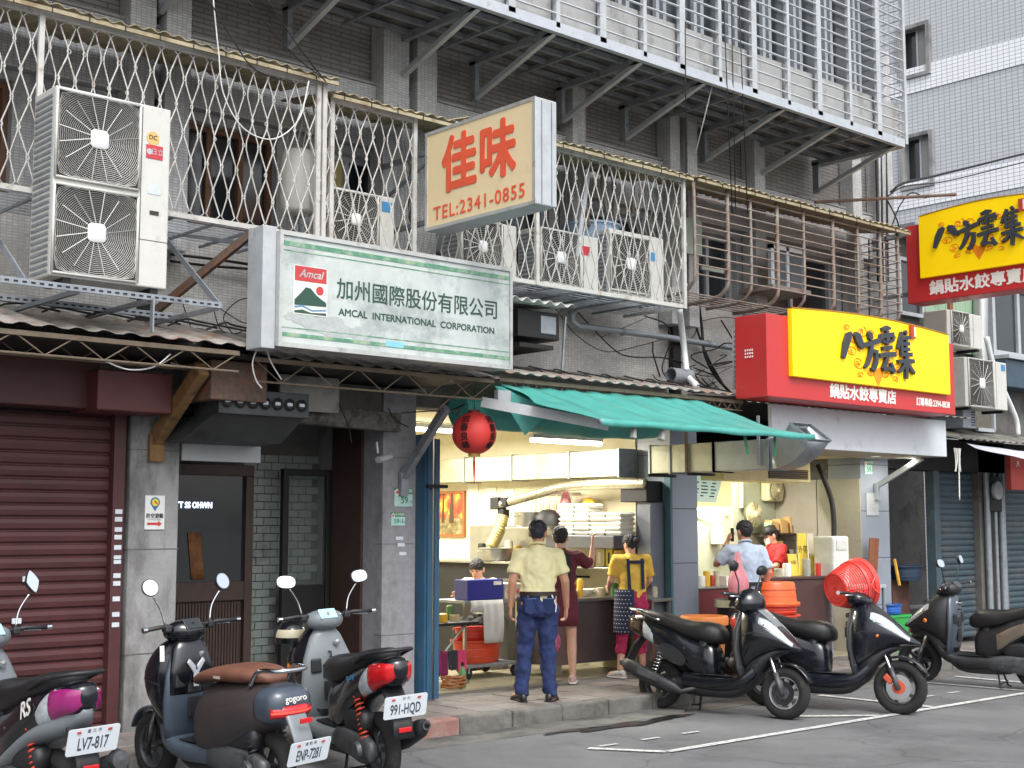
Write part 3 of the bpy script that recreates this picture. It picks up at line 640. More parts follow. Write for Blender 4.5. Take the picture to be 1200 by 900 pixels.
slotted((4.5, -1.225, 3.36), (4.5, -1.225, 3.12), fr); slotted((5.04, -1.2, 3.38), (4.98, -.3, 4.1), fr); slotted((3.58, -1.2, 3.38), (3.5, -.3, 4.15), fr)
for x in (3.35, 3.95, 4.5, 5.03): MB().bar((x, -1.2, 3.35), (x, .1, 3.35), .04, .03).build('angle', m_steel, fr)
outdoor_unit(6.42, 7.09, -.62, 4.1, 4.62, .28, 'small air conditioner with striped side behind narrow cage', 1, lab=(6.95, 4.48, m_bl))
outdoor_unit(7.9, 8.6, -.55, 4.08, 4.6, .28, 'air conditioner behind the lower edge of the orange lettered sign', 1)
outdoor_unit(8.82, 9.66, -.6, 4.08, 4.63, .28, 'air conditioner with red sticker in the middle of the white cage', 1, lab=(9.42, 4.43, m_logo))
dk = outdoor_unit(9.82, 10.64, -.6, 4.08, 4.76, .28, 'larger air conditioner at the right end of the white cage', 1, lab=(10.42, 4.5, m_bl))
tb = thing('plastic_tub', 'clear blue plastic tub behind the right hand caged air conditioner', 'tub', (9.95, -.15, 4.5))
MB().lathe([(.2, 0), (.3, .42), (.32, .42), (.32, .44), (.27, .44)], 24, (9.95, -.2, 4.42), 'z').build('shell', mat('milky blue plastic', '#9db4cd', .3, alpha=.75), tb, smooth=40)
# annex units
outdoor_unit(16.3, 17.2, -.55, 4.15, 4.62, .35, 'white air conditioner lying behind the red sign top', 1, False)
m_day = outdoor_unit(16.45, 17.55, -.7, 3.32, 3.98, .35, 'air conditioner with woven grille right of the yellow sign', 1, False, lab=(17.4, 3.86, m_bl))
# ---------------------------------------------------------------- signs
m_sw = mat('sign white acrylic', '#b4bcba', .4, var=.1, dirt='#87908f', damt=.45, dscale=2.5)
m_sfr = mat('sign aluminium frame', '#b9bbb9', .4, .4, var=.1, dirt='#7d7c77', damt=.3, dscale=7)
m_sg = mat('sign green stripe', '#568a70', .5, var=.25, scale=9, dirt='#97a48c', damt=.5, dscale=9)
m_dg = mat('dark green print', '#27483c', .5)
sg = thing('green_edged_sign', 'weathered white signboard with green stripes and mountain emblem', 'sign', (6.6, -1.3, 3.1))
gx0, gx1, gy, gz0, gz1 = 5.49, 7.86, -1.3, 3.10, 3.99
MB().box(gx0, gx1, gy, gy+.24, gz0, gz1).build('sign_box', m_sfr, sg, bevel=.008)
MB().box(gx0-.12, gx0-.001, gy+.03, gy+.25, gz0-.02, gz1+.03).build('end_panel', m_white, sg, bevel=.006)
MB().box(gx0+.03, gx1-.03, gy-.006, gy-.001, gz0+.035, gz1-.035).build('face_panel', m_sw, sg)
for z, h in ((gz1-.11, .036), (gz0+.08, .03)): MB().box(gx0+.03, gx1-.03, gy-.009, gy-.0065, z, z+h).build('stripe', m_sg, sg)
for z in (gz1-.15, gz0+.145): MB().box(gx0+.03, gx1-.03, gy-.0085, gy-.0065, z, z+.008).build('stripe', m_sg, sg)
for p, q in (((gx0, gz1-.015), (gx1, gz1-.015)), ((gx0, gz0+.015), (gx1, gz0+.015))): MB().bar((p[0], gy-.01, p[1]), (q[0], gy-.01, q[1]), .02, .035).build('edge_strip', m_sfr, sg)
for x in (gx0+.015, gx1-.015): MB().box(x-.015, x+.015, gy-.02, gy-.001, gz0+.03, gz1-.03).build('edge_strip', m_sfr, sg)
# emblem
ex0, ex1 = 5.62, 5.93; ez0, ez1 = 3.36, 3.74
MB().box(ex0, ex1, gy-.010, gy-.0068, ez0, ez1).build('emblem_panel', mat('emblem cream', '#d6d6cf', .5), sg)
MB().box(ex0+.01, ex1-.01, gy-.0125, gy-.0102, ez1-.12, ez1-.005).build('emblem_band', mat('emblem red', '#b13a3c', .5, var=.1), sg)
text('Amcal', .088, m_sw, sg, face_y((ex0+ex1)/2, gy-.0135, ez1-.062), .0006, .001, .95, shear=.35)
mtn = [(ex0+.01, 3.47), (ex0+.07, 3.53), (ex0+.11, 3.575), (ex0+.155, 3.57), (ex0+.21, 3.52), (ex1-.01, 3.47), (ex1-.01, 3.44), (ex0+.01, 3.43)]
MB().prism(mtn, gy-.0125, gy-.0102).build('emblem_mountain', m_dg, sg)
MB().prism([(ex0+.01, 3.385), (ex0+.08, 3.40), (ex0+.16, 3.38), (ex1-.01, 3.39), (ex1-.01, 3.37), (ex0+.01, 3.37)], gy-.0125, gy-.0102).build('emblem_ground', m_dg, sg)
MB().prism([(ex0+.01, 3.42), (ex0+.08, 3.435), (ex0+.17, 3.405), (ex1-.01, 3.42), (ex1-.01, 3.407), (ex0+.17, 3.392), (ex0+.08, 3.42), (ex0+.01, 3.407)], gy-.0125, gy-.0102).build('emblem_wave', mat('emblem blue', '#5d86a8', .5), sg)
MB().prism([(ex1-.07+.035*math.cos(a), 3.56+.035*math.sin(a)) for a in [2*PI*k/16 for k in range(16)]], gy-.0121, gy-.0102).build('emblem_sun', mat('emblem red', '#b13a3c', .5), sg)
text('加州國際股份有限公司', .175, m_dg, sg, face_y(6.86, gy-.0075, 3.59), .0008, 0, .965, bold=.0016)
text('AMCAL  INTERNATIONAL  CORPORATION', .078, m_dg, sg, face_y(6.85, gy-.0075, 3.415), .0008, 0, 1.07, bold=.0016)
# peeled patches on the sign face
pe = mat('peeled sign film', '#a3a9a8', .6, var=.15, scale=20)
for cx, cz, rx, rz in ((5.92, 3.29, .26, .07), (6.2, 3.26, .16, .05), (5.62, 3.34, .07, .04)):
    MB().prism([(cx+rx*math.cos(a)*(1+.25*math.sin(4*a+cx*9)), cz+rz*math.sin(a)*(1+.3*math.cos(5*a))) for a in [2*PI*k/30 for k in range(30)]], gy-.0078-rx*.002, gy-.0062).build('peeled_patch', pe, sg)
MB().box(6.5, 6.68, gy-.0098, gy-.009, gz0+.085, gz0+.13).build('repair_strip', mat('cyan tape', '#79b8d0', .4), sg)
for p in (((5.55, -1.08, 3.9), (5.2, .05, 4.15)), ((7.8, -1.08, 3.9), (7.8, .05, 4.1)), ((7.8, -1.08, 3.2), (7.8, .1, 3.5))): MB().bar(p[0], p[1], .03).build('stay', m_steel, sg)
# projecting light box with orange characters
js = thing('lightbox_sign', 'cream light box sign with orange brush characters and phone number', 'sign', (7.35, -1.57, 4.3))
jy0, jy1, jz0, jz1, jx = -2.28, -.86, 4.30, 5.18, 7.25
MB().box(jx, jx+.23, jy0, jy1, jz0, jz1).build('sign_box', m_white, js, bevel=.01)
m_jf = mat('warm cream acrylic', '#e0cca4', .4, var=.05, scale=2, dirt='#d0b98d', damt=.2, dscale=2)
MB().box(jx-.006, jx-.001, jy0+.03, jy1-.03, jz0+.03, jz1-.03).build('face_panel', m_jf, js); MB().box(jx+.231, jx+.236, jy0+.03, jy1-.03, jz0+.03, jz1-.03).build('face_panel', m_jf, js)
for y in (jy0+.015, jy1-.015): MB().box(jx-.012, jx-.001, y-.015, y+.015, jz0, jz1).build('edge_strip', m_sfr, js)
for z in (jz0+.015, jz1-.015): MB().box(jx-.012, jx-.001, jy0+.03, jy1-.03, z-.015, z+.015).build('edge_strip', m_sfr, js)
for x in (jx+.06, jx+.17): MB().box(x-.004, x+.004, jy0-.006, jy0-.001, jz0+.02, jz1-.02).build('seam', m_steel, js)
m_or = mat('orange red brush paint', '#de5a3c', .5, var=.08, scale=4)
text('佳味', .51, m_or, js, face_x(jx-.009, -1.57, 4.80), .002, 0, .93, space=1.08, bold=.017)
text('TEL:2341-0855', .165, m_or, js, face_x(jx-.009, -1.57, 4.43), .001, 0, 1.03, space=1.14, bold=.002)
for z in (5.05, 4.42): MB().bar((jx+.1, jy1, z), (jx+.1, .0, z), .04).build('arm', m_steel, js)
MB().bar((jx+.1, -1.0, 5.05), (jx+.1, .0, 4.7), .025).build('arm', m_steel, js)
# brush characters drawn stroke by stroke: list of polylines with widths on a unit square
def brush(m_b, strokes, mtx, s, ext, parent, m, name='brush_character'):
    for c, st_ in enumerate(strokes):
        b = MB()
        for q, stk in enumerate(st_):
            pts = [Vector((x, y)) for x, y, w_ in stk]; L_ = []; R_ = []
            for i, (x, y, w_) in enumerate(stk):
                t_ = (pts[min(i+1, len(pts)-1)]-pts[max(i-1, 0)]).normalized(); n_ = Vector((-t_.y, t_.x))
                L_.append(pts[i]+n_*w_/2); R_.append(pts[i]-n_*w_/2)
            poly = [(p.x*s, p.y*s) for p in L_+R_[::-1]]
            b.prism(poly, 0, ext+.0004*q, mtx @ Matrix.Translation((0, 0, 0)), plane='xy')
        b.build(name, m, parent)
CH = [  # eight / square / cloud / gather in heavy running brush
 [[(-.62, -.32, .1), (-.5, .0, .2), (-.38, .22, .2), (-.28, .3, .08)], [(-.14, .3, .1), (-.02, .22, .26), (.12, .05, .2), (.2, -.02, .06)]],
 [[(.42, .38, .08), (.5, .3, .2), (.56, .22, .1)], [(.2, .05, .1), (.5, .12, .12), (.86, .22, .12), (.95, .2, .05)], [(.55, .12, .12), (.5, -.12, .13), (.36, -.38, .1), (.24, -.48, .05)], [(.55, -.05, .09), (.74, -.06, .14), (.72, -.3, .14), (.6, -.5, .12), (.5, -.48, .05)]],
 [[(1.0, .5, .08), (1.2, .56, .12), (1.36, .56, .05)], [(.95, .33, .13), (1.2, .38, .1), (1.5, .42, .13)], [(.95, .36, .1), (.9, .2, .07)], [(1.5, .4, .1), (1.44, .26, .07)], [(1.2, .58, .1), (1.21, .3, .11), (1.2, .15, .1)], [(1.02, .22, .07), (1.12, .2, .07)], [(1.28, .24, .07), (1.4, .25, .07)], [(1.0, .04, .09), (1.4, .1, .1)], [(.86, -.14, .1), (1.2, -.09, .12), (1.56, -.05, .12)], [(1.2, -.1, .1), (1.12, -.3, .12), (1.0, -.46, .1)], [(1.0, -.46, .1), (1.2, -.42, .1), (1.42, -.46, .08)], [(1.34, -.28, .08), (1.46, -.52, .14)]],
 [[(1.86, .52, .07), (1.78, .3, .13), (1.66, .1, .06)], [(2.0, .56, .1), (2.06, .48, .1)], [(1.8, .36, .09), (2.05, .4, .09), (2.24, .42, .08)], [(1.8, .22, .08), (2.18, .26, .08)], [(1.8, .09, .08), (2.18, .12, .08)], [(1.78, -.04, .09), (2.28, .0, .1)], [(1.82, .38, .1), (1.83, -.05, .1)], [(2.03, .42, .08), (2.03, -.02, .08)], [(1.66, -.22, .09), (2.0, -.18, .11), (2.36, -.16, .1)], [(2.02, -.04, .1), (2.02, -.3, .13), (2.0, -.62, .1)], [(1.96, -.24, .09), (1.82, -.4, .09), (1.66, -.48, .05)], [(2.06, -.24, .08), (2.2, -.36, .11), (2.36, -.46, .08)]],
]
m_ink = mat('charcoal letter foam', '#343a42', .5, var=.12, scale=9)
m_red = mat('sign red', '#b92f30', .4, var=.05, scale=2, coat=.15, dirt='#b23636', damt=.15)
m_yel = mat('sign yellow lit', '#f2cc00', .35, var=.04, scale=2, emit=.1, dirt='#dcae00', damt=.12, dscale=3)
m_orn = mat('sign ornament orange', '#ee8c10', .5)
m_wl = mat('sign white letters', '#e6e3de', .5, var=.05)
def scroll(parent, mtx, s, sy):
    """loose curls of the backing ornament"""
    b = MB()
    rnd = random.Random(3)
    def curl(cx, cy, r0, a0, turn, flip):
        pts = []
        for k in range(14):
            u = k/13; r = r0*(1-.8*u); a = a0+turn*2*PI*u*flip; pts.append(mtx @ Vector(((cx+r*math.cos(a))*s, (cy+r*math.sin(a))*sy, .001)))
        b.tube(pts, s*.012, 4, False)
    for sx in (-1, 1):
        for (cx, cy, r, a, t) in ((.2, .45, .16, 0, 1.2), (.5, .5, .18, 2, 1.3), (.75, .25, .17, 1, 1.2), (.8, -.1, .16, 0, 1.2), (.62, -.38, .18, 4, 1.3), (.3, -.2, .14, 3, 1.1), (.3, .12, .12, 1, 1.0), (.55, .05, .12, 5, 1.1), (.25, -.6, .15, 2, 1.2), (.55, -.72, .1, 0, 1), (.95, .55, .1, 0, 1)):
            curl(sx*cx, cy, r, a if sx > 0 else PI-a, t, sx); curl(sx*(cx+.05), cy-.03, r*.55, a+2 if sx > 0 else PI-a-2, t, -sx)
    b.build('ornament', m_orn, parent)['kind'] = 'stuff'
    f = MB().prism([(x*s*.6, y*sy) for x, y in ((-.4, -.3), (-.18, -.38), (0, -.5), (.18, -.38), (.4, -.3), (.3, -.55), (.16, -.8), (.0, -1.0), (-.16, -.8), (-.3, -.55))], 0, .0025, mtx, 'xy'); f.build('ornament', m_orn, parent)
def brand_sign(label, loc, mtx, W, H, red, yel, par, depth, chars_c, chs, back=False, box_d=.3):
    t = thing('restaurant_sign', label, 'sign', loc, 'red and yellow restaurant signs')
    def bx(name, x0, x1, z0, z1, d0, d1, m, bev=.006):
        vs = MB(); c = Matrix.Translation(((x0+x1)/2, (z0+z1)/2, (d0+d1)/2)); vs.mbox(mtx @ c, abs(x1-x0), abs(z1-z0), abs(d1-d0)); return vs.build(name, m, t, bevel=bev)
    bx('red_box', *red, -box_d, 0, m_red, .008)
    x0, x1, z0, z1 = yel
    for sd in ((1, -1) if back else (1,)):
        def arch(u): return z1-.02+.06*math.sin(PI*min(1, max(0, u)))-.05*u*0
        poly = [(x0, z0), (x1, z0)]+[(x1+(x0-x1)*k/12, arch(1-k/12)) for k in range(13)]
        d0, d1 = (.0, par) if sd > 0 else (-box_d-par, -box_d)
        MB().prism(poly, d0, d1, mtx, 'xy').build('yellow_panel', m_yel, t, bevel=.006)
        MB().loft([[mtx @ Vector((x, z+.012*o_, d)) for x, z in poly[2:]] for o_, d in ((0, d0-.004), (1, d0-.004), (1, d1+.006), (0, d1+.006))], False, False).build('edge_trim', mat('brown edge trim', '#a5762c', .5), t)
    fm = mtx @ Matrix.Translation((0, 0, par))
    scroll(t, fm @ Matrix.Translation((chars_c[0], chars_c[1], 0)), chs*1.3, chs*.85)
    brush(None, CH, fm @ Matrix.Translation((chars_c[0]-chs*.87, chars_c[1]+.02, .004)), chs, .035, t, m_ink)
    sx, sz = chars_c[0]+chs*1.5, chars_c[1]+chs*.62
    c = Matrix.Translation((sx, sz, .02)); MB().mbox(fm @ c, .1, .15, .03).build('seal', mat('seal red', '#b0402c', .5), t)
    MB().mbox(fm @ Matrix.Translation((sx+.025, sz, .036)), .03, .12, .002).build('seal_text', m_wl, t)
    return t, bx
# flat sign over shop two: reads along +x, faces -y
sx0, sx1 = 11.37, 14.98; sc0 = (sx0+sx1)/2
S, bx = brand_sign('red box sign with yellow panel above the white fascia', (sc0, -1.4, 3.08), face_y(0, -1.4, 0), 0, 0, (11.32, 14.98, 3.08, 3.95), (11.68, 14.78, 3.31, 4.05), .06, 0, (13.25, 3.70), .47, box_d=.42)
text('鍋貼水餃專賣店', .165, m_wl, S, face_y(13.05, -1.403, 3.20), .001, 0, 1.12, bold=.006)
text('訂購專線:2394-8838', .105, m_wl, S, face_y(14.48, -1.403, 3.19), .001, 0, .82, bold=.002)
text('營業中', .05, m_wl, S, Matrix.Translation((11.316, -1.2, 3.55)) @ Matrix.Rotation(-PI/2, 4, 'Z') @ Matrix.Rotation(PI/2, 4, 'X'), .001, .001) if False else None
for k in range(4):
    for z in (0, .035, .07): MB().box(11.314, 11.318, -1.22+.03*k, -1.205+.03*k, 3.5+z, 3.52+z).build('side_print', m_wl, S)
# projecting sign further right: faces -x
S2, bx2 = brand_sign('red and yellow projecting sign high on the right by the white tiled wall', (15.6, -1.5, 4.65), face_x(15.45, 0, 0), 0, 0, (.5, 2.75, 4.60, 5.62), (.72, 2.55, 4.90, 5.72), .05, 0, (1.55, 5.36), .40, back=True, box_d=.34)
text('鍋貼水餃專賣店', .19, m_wl, S2, face_x(15.447, -1.55, 4.75), .001, 0, 1.1, bold=.006)
for z in (5.55, 4.75): MB().bar((15.6, -.5, z), (15.6, .1, z), .05).build('arm', m_steel, S2)
tag(MB().tube([at(955, 237, Y=-.35), at(1120, 228, X=15.5)], .02, 8).build('steel_rod', m_rust), 'dark steel rod reaching from the wall to the projecting sign', 'rod')
# white fascia box over shop two
fa = thing('fascia_box', 'scuffed white fascia with timber soffit and two downlights', 'fascia', (13.6, -1, 2.6))
MB().box(11.9, 15.43, -1.0, -.95, 2.605, 3.06).build('front_board', mat('scuffed white board', '#c3c8ce', .5, var=.05, dirt='#9b9a99', damt=.18, dscale=5), fa, bevel=.006)
MB().box(15.38, 15.43, -.949, -.02, 2.605, 3.06).build('end_board', m_white, fa); MB().box(11.9, 15.37, -.949, -.02, 2.61, 2.63).build('soffit', mat('beige soffit board', '#a39a86', .7, var=.1), fa)
m_lamp = mat('lit lamp warm white', '#fff6dc', .4, emit=9.)
def downlight(x, y, z, lb):
    t = thing('downlight', lb, 'lamp', (x, y, z), 'soffit downlights')
    MB().lathe([(.055, 0), (.075, 0), (.075, -.008), (.055, -.012)], 20, (x, y, z), 'z').build('ring', m_white, t); MB().lathe([(0, -.004), (.055, -.004)], 20, (x, y, z), 'z').build('lens', m_lamp, t)
    l = bpy.data.lights.new('downlight', 'AREA'); l.shape = 'DISK'; l.size = .1; l.energy = 9; l.color = (1, .93, .78); lo = bpy.data.objects.new('bulb', l); COL.objects.link(lo); lo.parent = t; lo.location = (0, 0, -.02)
downlight(at(975, 536, Z=2.61).x, -.55, 2.609, 'round lit downlight nearer the duct end in the soffit'); downlight(at(1003, 539, Z=2.61).x, -.55, 2.609, 'round lit downlight nearer the tiled pillar in the soffit')
# ---------------------------------------------------------------- dark entrance between the pillars
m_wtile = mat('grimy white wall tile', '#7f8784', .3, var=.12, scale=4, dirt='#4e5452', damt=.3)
m_brown = mat('dark brown timber', '#3b2a25', .5, var=.2, scale=10, bump=.2)
ent = thing('entrance_wall', 'dim tiled wall and glazed brown timber front in the entrance', 'wall', (6.4, 1.0, .13)); ent['kind'] = 'structure'; del ent['category']
EY = 1.0
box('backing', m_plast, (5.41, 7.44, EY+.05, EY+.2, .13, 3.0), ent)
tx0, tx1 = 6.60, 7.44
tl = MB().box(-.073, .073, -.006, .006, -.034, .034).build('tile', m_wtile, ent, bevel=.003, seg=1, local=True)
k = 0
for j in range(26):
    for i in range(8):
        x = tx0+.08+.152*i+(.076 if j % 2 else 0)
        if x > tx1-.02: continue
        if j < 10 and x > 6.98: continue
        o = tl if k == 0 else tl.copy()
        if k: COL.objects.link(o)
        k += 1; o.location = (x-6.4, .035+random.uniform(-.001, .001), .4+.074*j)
# timber front with glass to the left
tf = thing('timber_front', 'brown slatted timber front with a dark display window', 'shopfront', (5.9, .9, .13))
box('frame', m_brown, (5.481, 6.539, .863, .937, 1.08, 1.25), tf, .006); box('frame', m_brown, (6.54, 6.62, .86, .94, .13, 2.2), tf, .006); box('frame', m_brown, (5.42, 5.48, .86, .94, .13, 2.2), tf, .006)
box('frame', m_brown, (5.42, 6.62, .861, .939, 2.2, 2.3), tf, .006)
sl = MB().box(-.012, .012, -.01, .01, -.44, .44).build('slat', m_brown, tf, bevel=.003, seg=1, local=True)
for i in range(34):
    o = sl if i == 0 else sl.copy()
    if i: COL.objects.link(o)
    o.location = (5.5+.0302*i-5.9, .0, .5)
box('glass', m_glass, (5.48, 6.54, .9, .905, 1.25, 2.2), tf)
box('kick_board', m_brown, (5.48, 6.54, .91, .93, .13, 1.08), tf)
# reflection-like letters put in as glowing lettering, and a cloth at the window
m_sgn = mat('glowing blue white letters', '#cfe0ff', .5, emit=1.6)
ls = text('TT SS OHWN', .075, m_sgn, None, face_y(6.03, .893, 1.93), .001, .0, .8, bold=.002, name='window_lettering'); tag(ls, 'small glowing blue white letters like a reflection in the dark display window', 'lettering')
tag(MB().grid(lambda u, v: (5.97+.13*u+.05*(1-v), .89+.004*math.sin(u*20), 1.27+.42*v), 12, 3).build('orange_cloth', mat('orange cloth', '#6b4526', .8, var=.45, scale=15), smooth=True, solid=.003), 'orange brown cloth hanging at the display window', 'cloth')
tag(box('white_board', mat('plain white board', '#aeb2b4', .5, var=.05), (5.42, 6.16, .0, .03, 2.28, 2.42), None, .004), 'long plain white board above the display window', 'board')
# black doorway
dr = thing('door', 'black framed door with a glazed upper panel in the entrance', 'door', (7.1, .8, .13))
for b_ in ((6.90, 6.96, .8, .86, .13, 2.28), (7.38, 7.44, .8, .86, .13, 2.28), (6.96, 7.38, .8, .86, 2.22, 2.28)): box('frame', m_black, b_, dr, .005)
box('leaf', m_black, (6.96, 7.38, .82, .84, .13, 1.2), dr, .004); box('glass', mat('dim reflecting glass', '#6d7673', .15, alpha=.15), (6.96, 7.38, .825, .835, 1.2, 2.22), dr)
for x in (7.42,): box('jamb', m_brown, (x, x+.03, .3, .78, .13, 2.7), dr)
# black exhaust box with seven round nozzles
eb = thing('exhaust_outlet', 'black duct outlet with a row of round nozzles', 'duct', (5.75, -.5, 2.5))
ebd = mat('sooty duct steel', '#3f4244', .5, .3, var=.25, scale=5, dirt='#1f2021', damt=.4)
MB().box(5.35, 6.18, -.7, -.3, 2.62, 2.82).build('nozzle_box', ebd, eb, bevel=.006)
MB().loft([[(5.35, -.62, 2.62), (6.18, -.62, 2.62), (6.18, .5, 2.62), (5.35, .5, 2.62)], [(5.2, -.4, 2.42), (6.1, -.4, 2.42), (6.1, .6, 2.42), (5.2, .6, 2.42)]]).build('hood', ebd, eb)
for k in range(7):
    x = 5.42+.114*k
    r = MB().lathe([(.03, 0), (.045, 0), (.05, -.012), (.042, -.02), (.03, -.01)], 16, (x, -.702, 2.72), 'y').build('nozzle', m_black, eb, smooth=40)
    MB().box(x-.024, x+.024, -.712, -.708, 2.71, 2.735).build('vane', m_alu, r)
# notice on the pillar
nt_ = thing('notice_plate', 'white evacuation notice with pin emblem and red arrow', 'notice', (5.17, -.01, 1.85))
MB().box(5.10, 5.27, -.012, -.002, 1.72, 1.99).build('plate', mat('white notice', '#d8dad8', .5, var=.03), nt_)
MB().prism([(5.185+.042*math.cos(a), 1.935+.042*math.sin(a)) for a in [PI*k/12*1.16-.25 for k in range(13)]]+[(5.185, 1.865)], -.0145, -.0122).build('pin_emblem', mat('teal blue print', '#2f6f8a', .5), nt_)
MB().prism([(5.185+.03*math.cos(a), 1.935+.03*math.sin(a)) for a in [2*PI*k/16 for k in range(16)]], -.0165, -.0147).build('pin_emblem', mat('yellow print', '#d8c242', .5), nt_)
MB().bar((5.18, -.0175, 1.945), (5.205, -.0175, 1.92), .002, .012).build('pin_arrow', mat('print red', '#c23b35', .5), nt_)
MB().prism([(5.12, 1.755), (5.215, 1.755), (5.215, 1.742), (5.25, 1.765), (5.215, 1.788), (5.215, 1.775), (5.12, 1.775)], -.0145, -.0122).build('arrow', mat('print red', '#c23b35', .5), nt_)
text('防空避難', .042, m_black, nt_, face_y(5.185, -.013, 1.825), .0005, 0, .9, bold=.0008); text('Air Defense Shelter', .014, m_black, nt_, face_y(5.185, -.013, 1.797), .0004)
# house number plates
m_pg = mat('plate green', '#2f7f58', .5); m_pw = mat('plate pale', '#a9cbc4', .5); m_pc = mat('print red', '#c23b35', .5)
def plate(x, y, z, w_, h, num, lb):
    t = thing('house_number', lb, 'number plate', (x, y, z), 'house number plates')
    MB().box(x-w_/2, x+w_/2, y-.006, y, z-h/2, z+h*.18).build('plate', m_pw, t, bevel=.002); MB().box(x-w_/2, x+w_/2, y-.0065, y, z+h*.181, z+h/2).build('header', m_pg, t, bevel=.002)
    fx = x-w_*.36
    for k in range(5): a = 2*PI*k/5+PI/2; MB().lathe([(0, 0), (h*.09, 0)], 10, (fx+h*.1*math.cos(a), y-.0075, z+h*.27+h*.1*math.sin(a)), 'y').build('blossom_petal', m_wl, t)
    MB().lathe([(0, 0), (h*.07, 0)], 8, (fx, y-.0085, z+h*.27), 'y').build('blossom_centre', m_pc, t)
    text('杭州南路', h*.22, m_wl, t, face_y(x+w_*.12, y-.007, z+h*.34), .0004); text(num, h*.5, m_pg, t, face_y(x+w_*.05, y-.0065, z-h*.17), .0004, bold=h*.006)
    text('二段', h*.18, m_pg, t, face_y(x+w_*.36, y-.0065, z-h*.25), .0004)
plate(7.68, -.003, 2.01, .21, .17, '59', 'larger green and white number 59 plate on the stone pillar')
plate(7.62, -.003, 1.81, .16, .12, '59-1', 'smaller number plate under the larger one on stone pillar')
plate(15.2, -.003, 2.50, .17, .18, '59', 'green and white number plate on the tiled pillar')
cv = thing('security_camera', 'small grey camera under the worn beam', 'camera', (7.3, -.2, 2.35)); MB().tube([(7.3, -.1, 2.5), (7.3, -.12, 2.4)], .012, 6).build('arm', m_alu, cv); MB().tube([(7.38, -.2, 2.37), (7.2, -.26, 2.33)], .03, 10).build('body', m_alu, cv, smooth=40)
for k, z in enumerate((1.62, 1.56, 1.48)): tag(MB().box(7.6+.02*k, 7.68+.02*k, -.006, -.001, z, z+.03).build('paper_note', m_stk), ['upper', 'middle', 'lowest'][k]+' small printed slip on the stone pillar', 'slip', 'slips on the stone pillar')
# ---------------------------------------------------------------- shop one shell
sh1 = thing('noodle_shop_room', 'bright cream painted shop room behind the folding door', 'room', (9.6, 3, .13)); sh1['kind'] = 'structure'; del sh1['category']
box('side_wall', m_room, (11.36, 11.395, .51, 5.5, .13, 2.95), sh1); box('side_wall', m_room, (7.835, 7.86, .51, 5.5, .13, 2.95), sh1)
box('back_wall', m_room, (7.87, 11.35, 5.5, 5.55, .13, 2.95), sh1); box('ceiling', m_room, (7.87, 11.35, .31, 5.49, 2.95, 2.99), sh1)
box('floor', m_floor, (7.87, 11.35, .42, 5.49, .1, .145), sh1)
# fluorescent tubes
m_tube = mat('lit fluorescent tube', '#fff9e6', .4, emit=14.)
def fluoro(x0, y0, x1, y1, z, lb, W_=90, col=(1, .95, .84)):
    t = thing('fluorescent_lamp', lb, 'lamp', ((x0+x1)/2, (y0+y1)/2, z), 'fluorescent lamps')
    MB().bar((x0, y0, z+.06), (x1, y1, z+.06), .07, .05).build('housing', m_white, t); MB().tube([(x0, y0, z+.01), (x1, y1, z+.01)], .022, 10).build('tube', m_tube, t, smooth=True)
    l = bpy.data.lights.new('fluorescent', 'AREA'); l.shape = 'RECTANGLE'; l.size = math.hypot(x1-x0, y1-y0); l.size_y = .06; l.energy = W_; l.color = col
    lo = bpy.data.objects.new('glow', l); COL.objects.link(lo); lo.parent = t; lo.location = (0, 0, -.03); lo.rotation_euler.z = math.atan2(y1-y0, x1-x0)
p_, q_ = at(614, 519, X=10.0), at(713, 521, X=10.0)
fluoro(9.98, .75, 11.05, .75, 2.66, 'bright fluorescent tube below the turquoise awning roll', 25)
fluoro(9.0, 2.4, 10.3, 2.4, 2.85, 'ceiling fluorescent tube deeper in the noodle shop', 90)
fluoro(9.0, 4.2, 10.3, 4.2, 2.85, 'ceiling fluorescent tube at the back of the noodle shop', 62)
# duct along the wall and out to the street
m_duct = mat('dull duct sheet', '#a7a893', .4, .35, var=.12, scale=3, dirt='#7f7a5c', damt=.35, dscale=2.2, streak=.4)
m_ductz = mat('zinc duct sheet', '#9aa1a6', .35, .6, var=.14, scale=3, dirt='#6f7375', damt=.25, dscale=2.5, streak=.4)
du = thing('exhaust_duct', 'long square exhaust duct ending in an upturned zinc mouth', 'duct', (11.1, 0, 2.45))
def dseg(ys, m, z0=2.31, z1=2.61, x0=10.98, x1=11.28):
    for a, b in zip(ys, ys[1:]): MB().box(x0, x1, a+.004, b-.004, z0, z1).build('duct_section', m, du, bevel=.006)
    for y in ys: MB().box(x0-.012, x1+.012, y-.012, y+.012, z0-.012, z1+.012).build('flange', m_steel, du)
dseg([-.95, -.35, -.06], m_duct); dseg([-1.65, -.95], m_ductz)
dseg([.5, 1.3, 2.3, 3.2, 4.2, 5.3], m_duct, 2.30, 2.60, 11.08, 11.34)
el = []
for k in range(7):
    a = PI*.30*k/6; cy, cz = -1.66, 2.61+.32
    # outer (lower) and inner (upper) points of the elbow
    def pt(r, x): return (x, cy-r*math.sin(a), cz-r*math.cos(a)+0)
    el.append([pt(.62, 10.98), pt(.62, 11.28), pt(.32, 11.28), pt(.32, 10.98)])
MB().loft(el, False).build('elbow', m_ductz, du, solid=.006, smooth=30)
MB().loft([[Vector(p)+Vector((sx*.015, 0, 0)) for p, sx in zip(el[-1], (-1, 1, 1, -1))], [Vector(p)+Vector((sx*.015, -.03, .02)) for p, sx in zip(el[-1], (-1, 1, 1, -1))]], False).build('lip', m_steel, du, solid=.008)
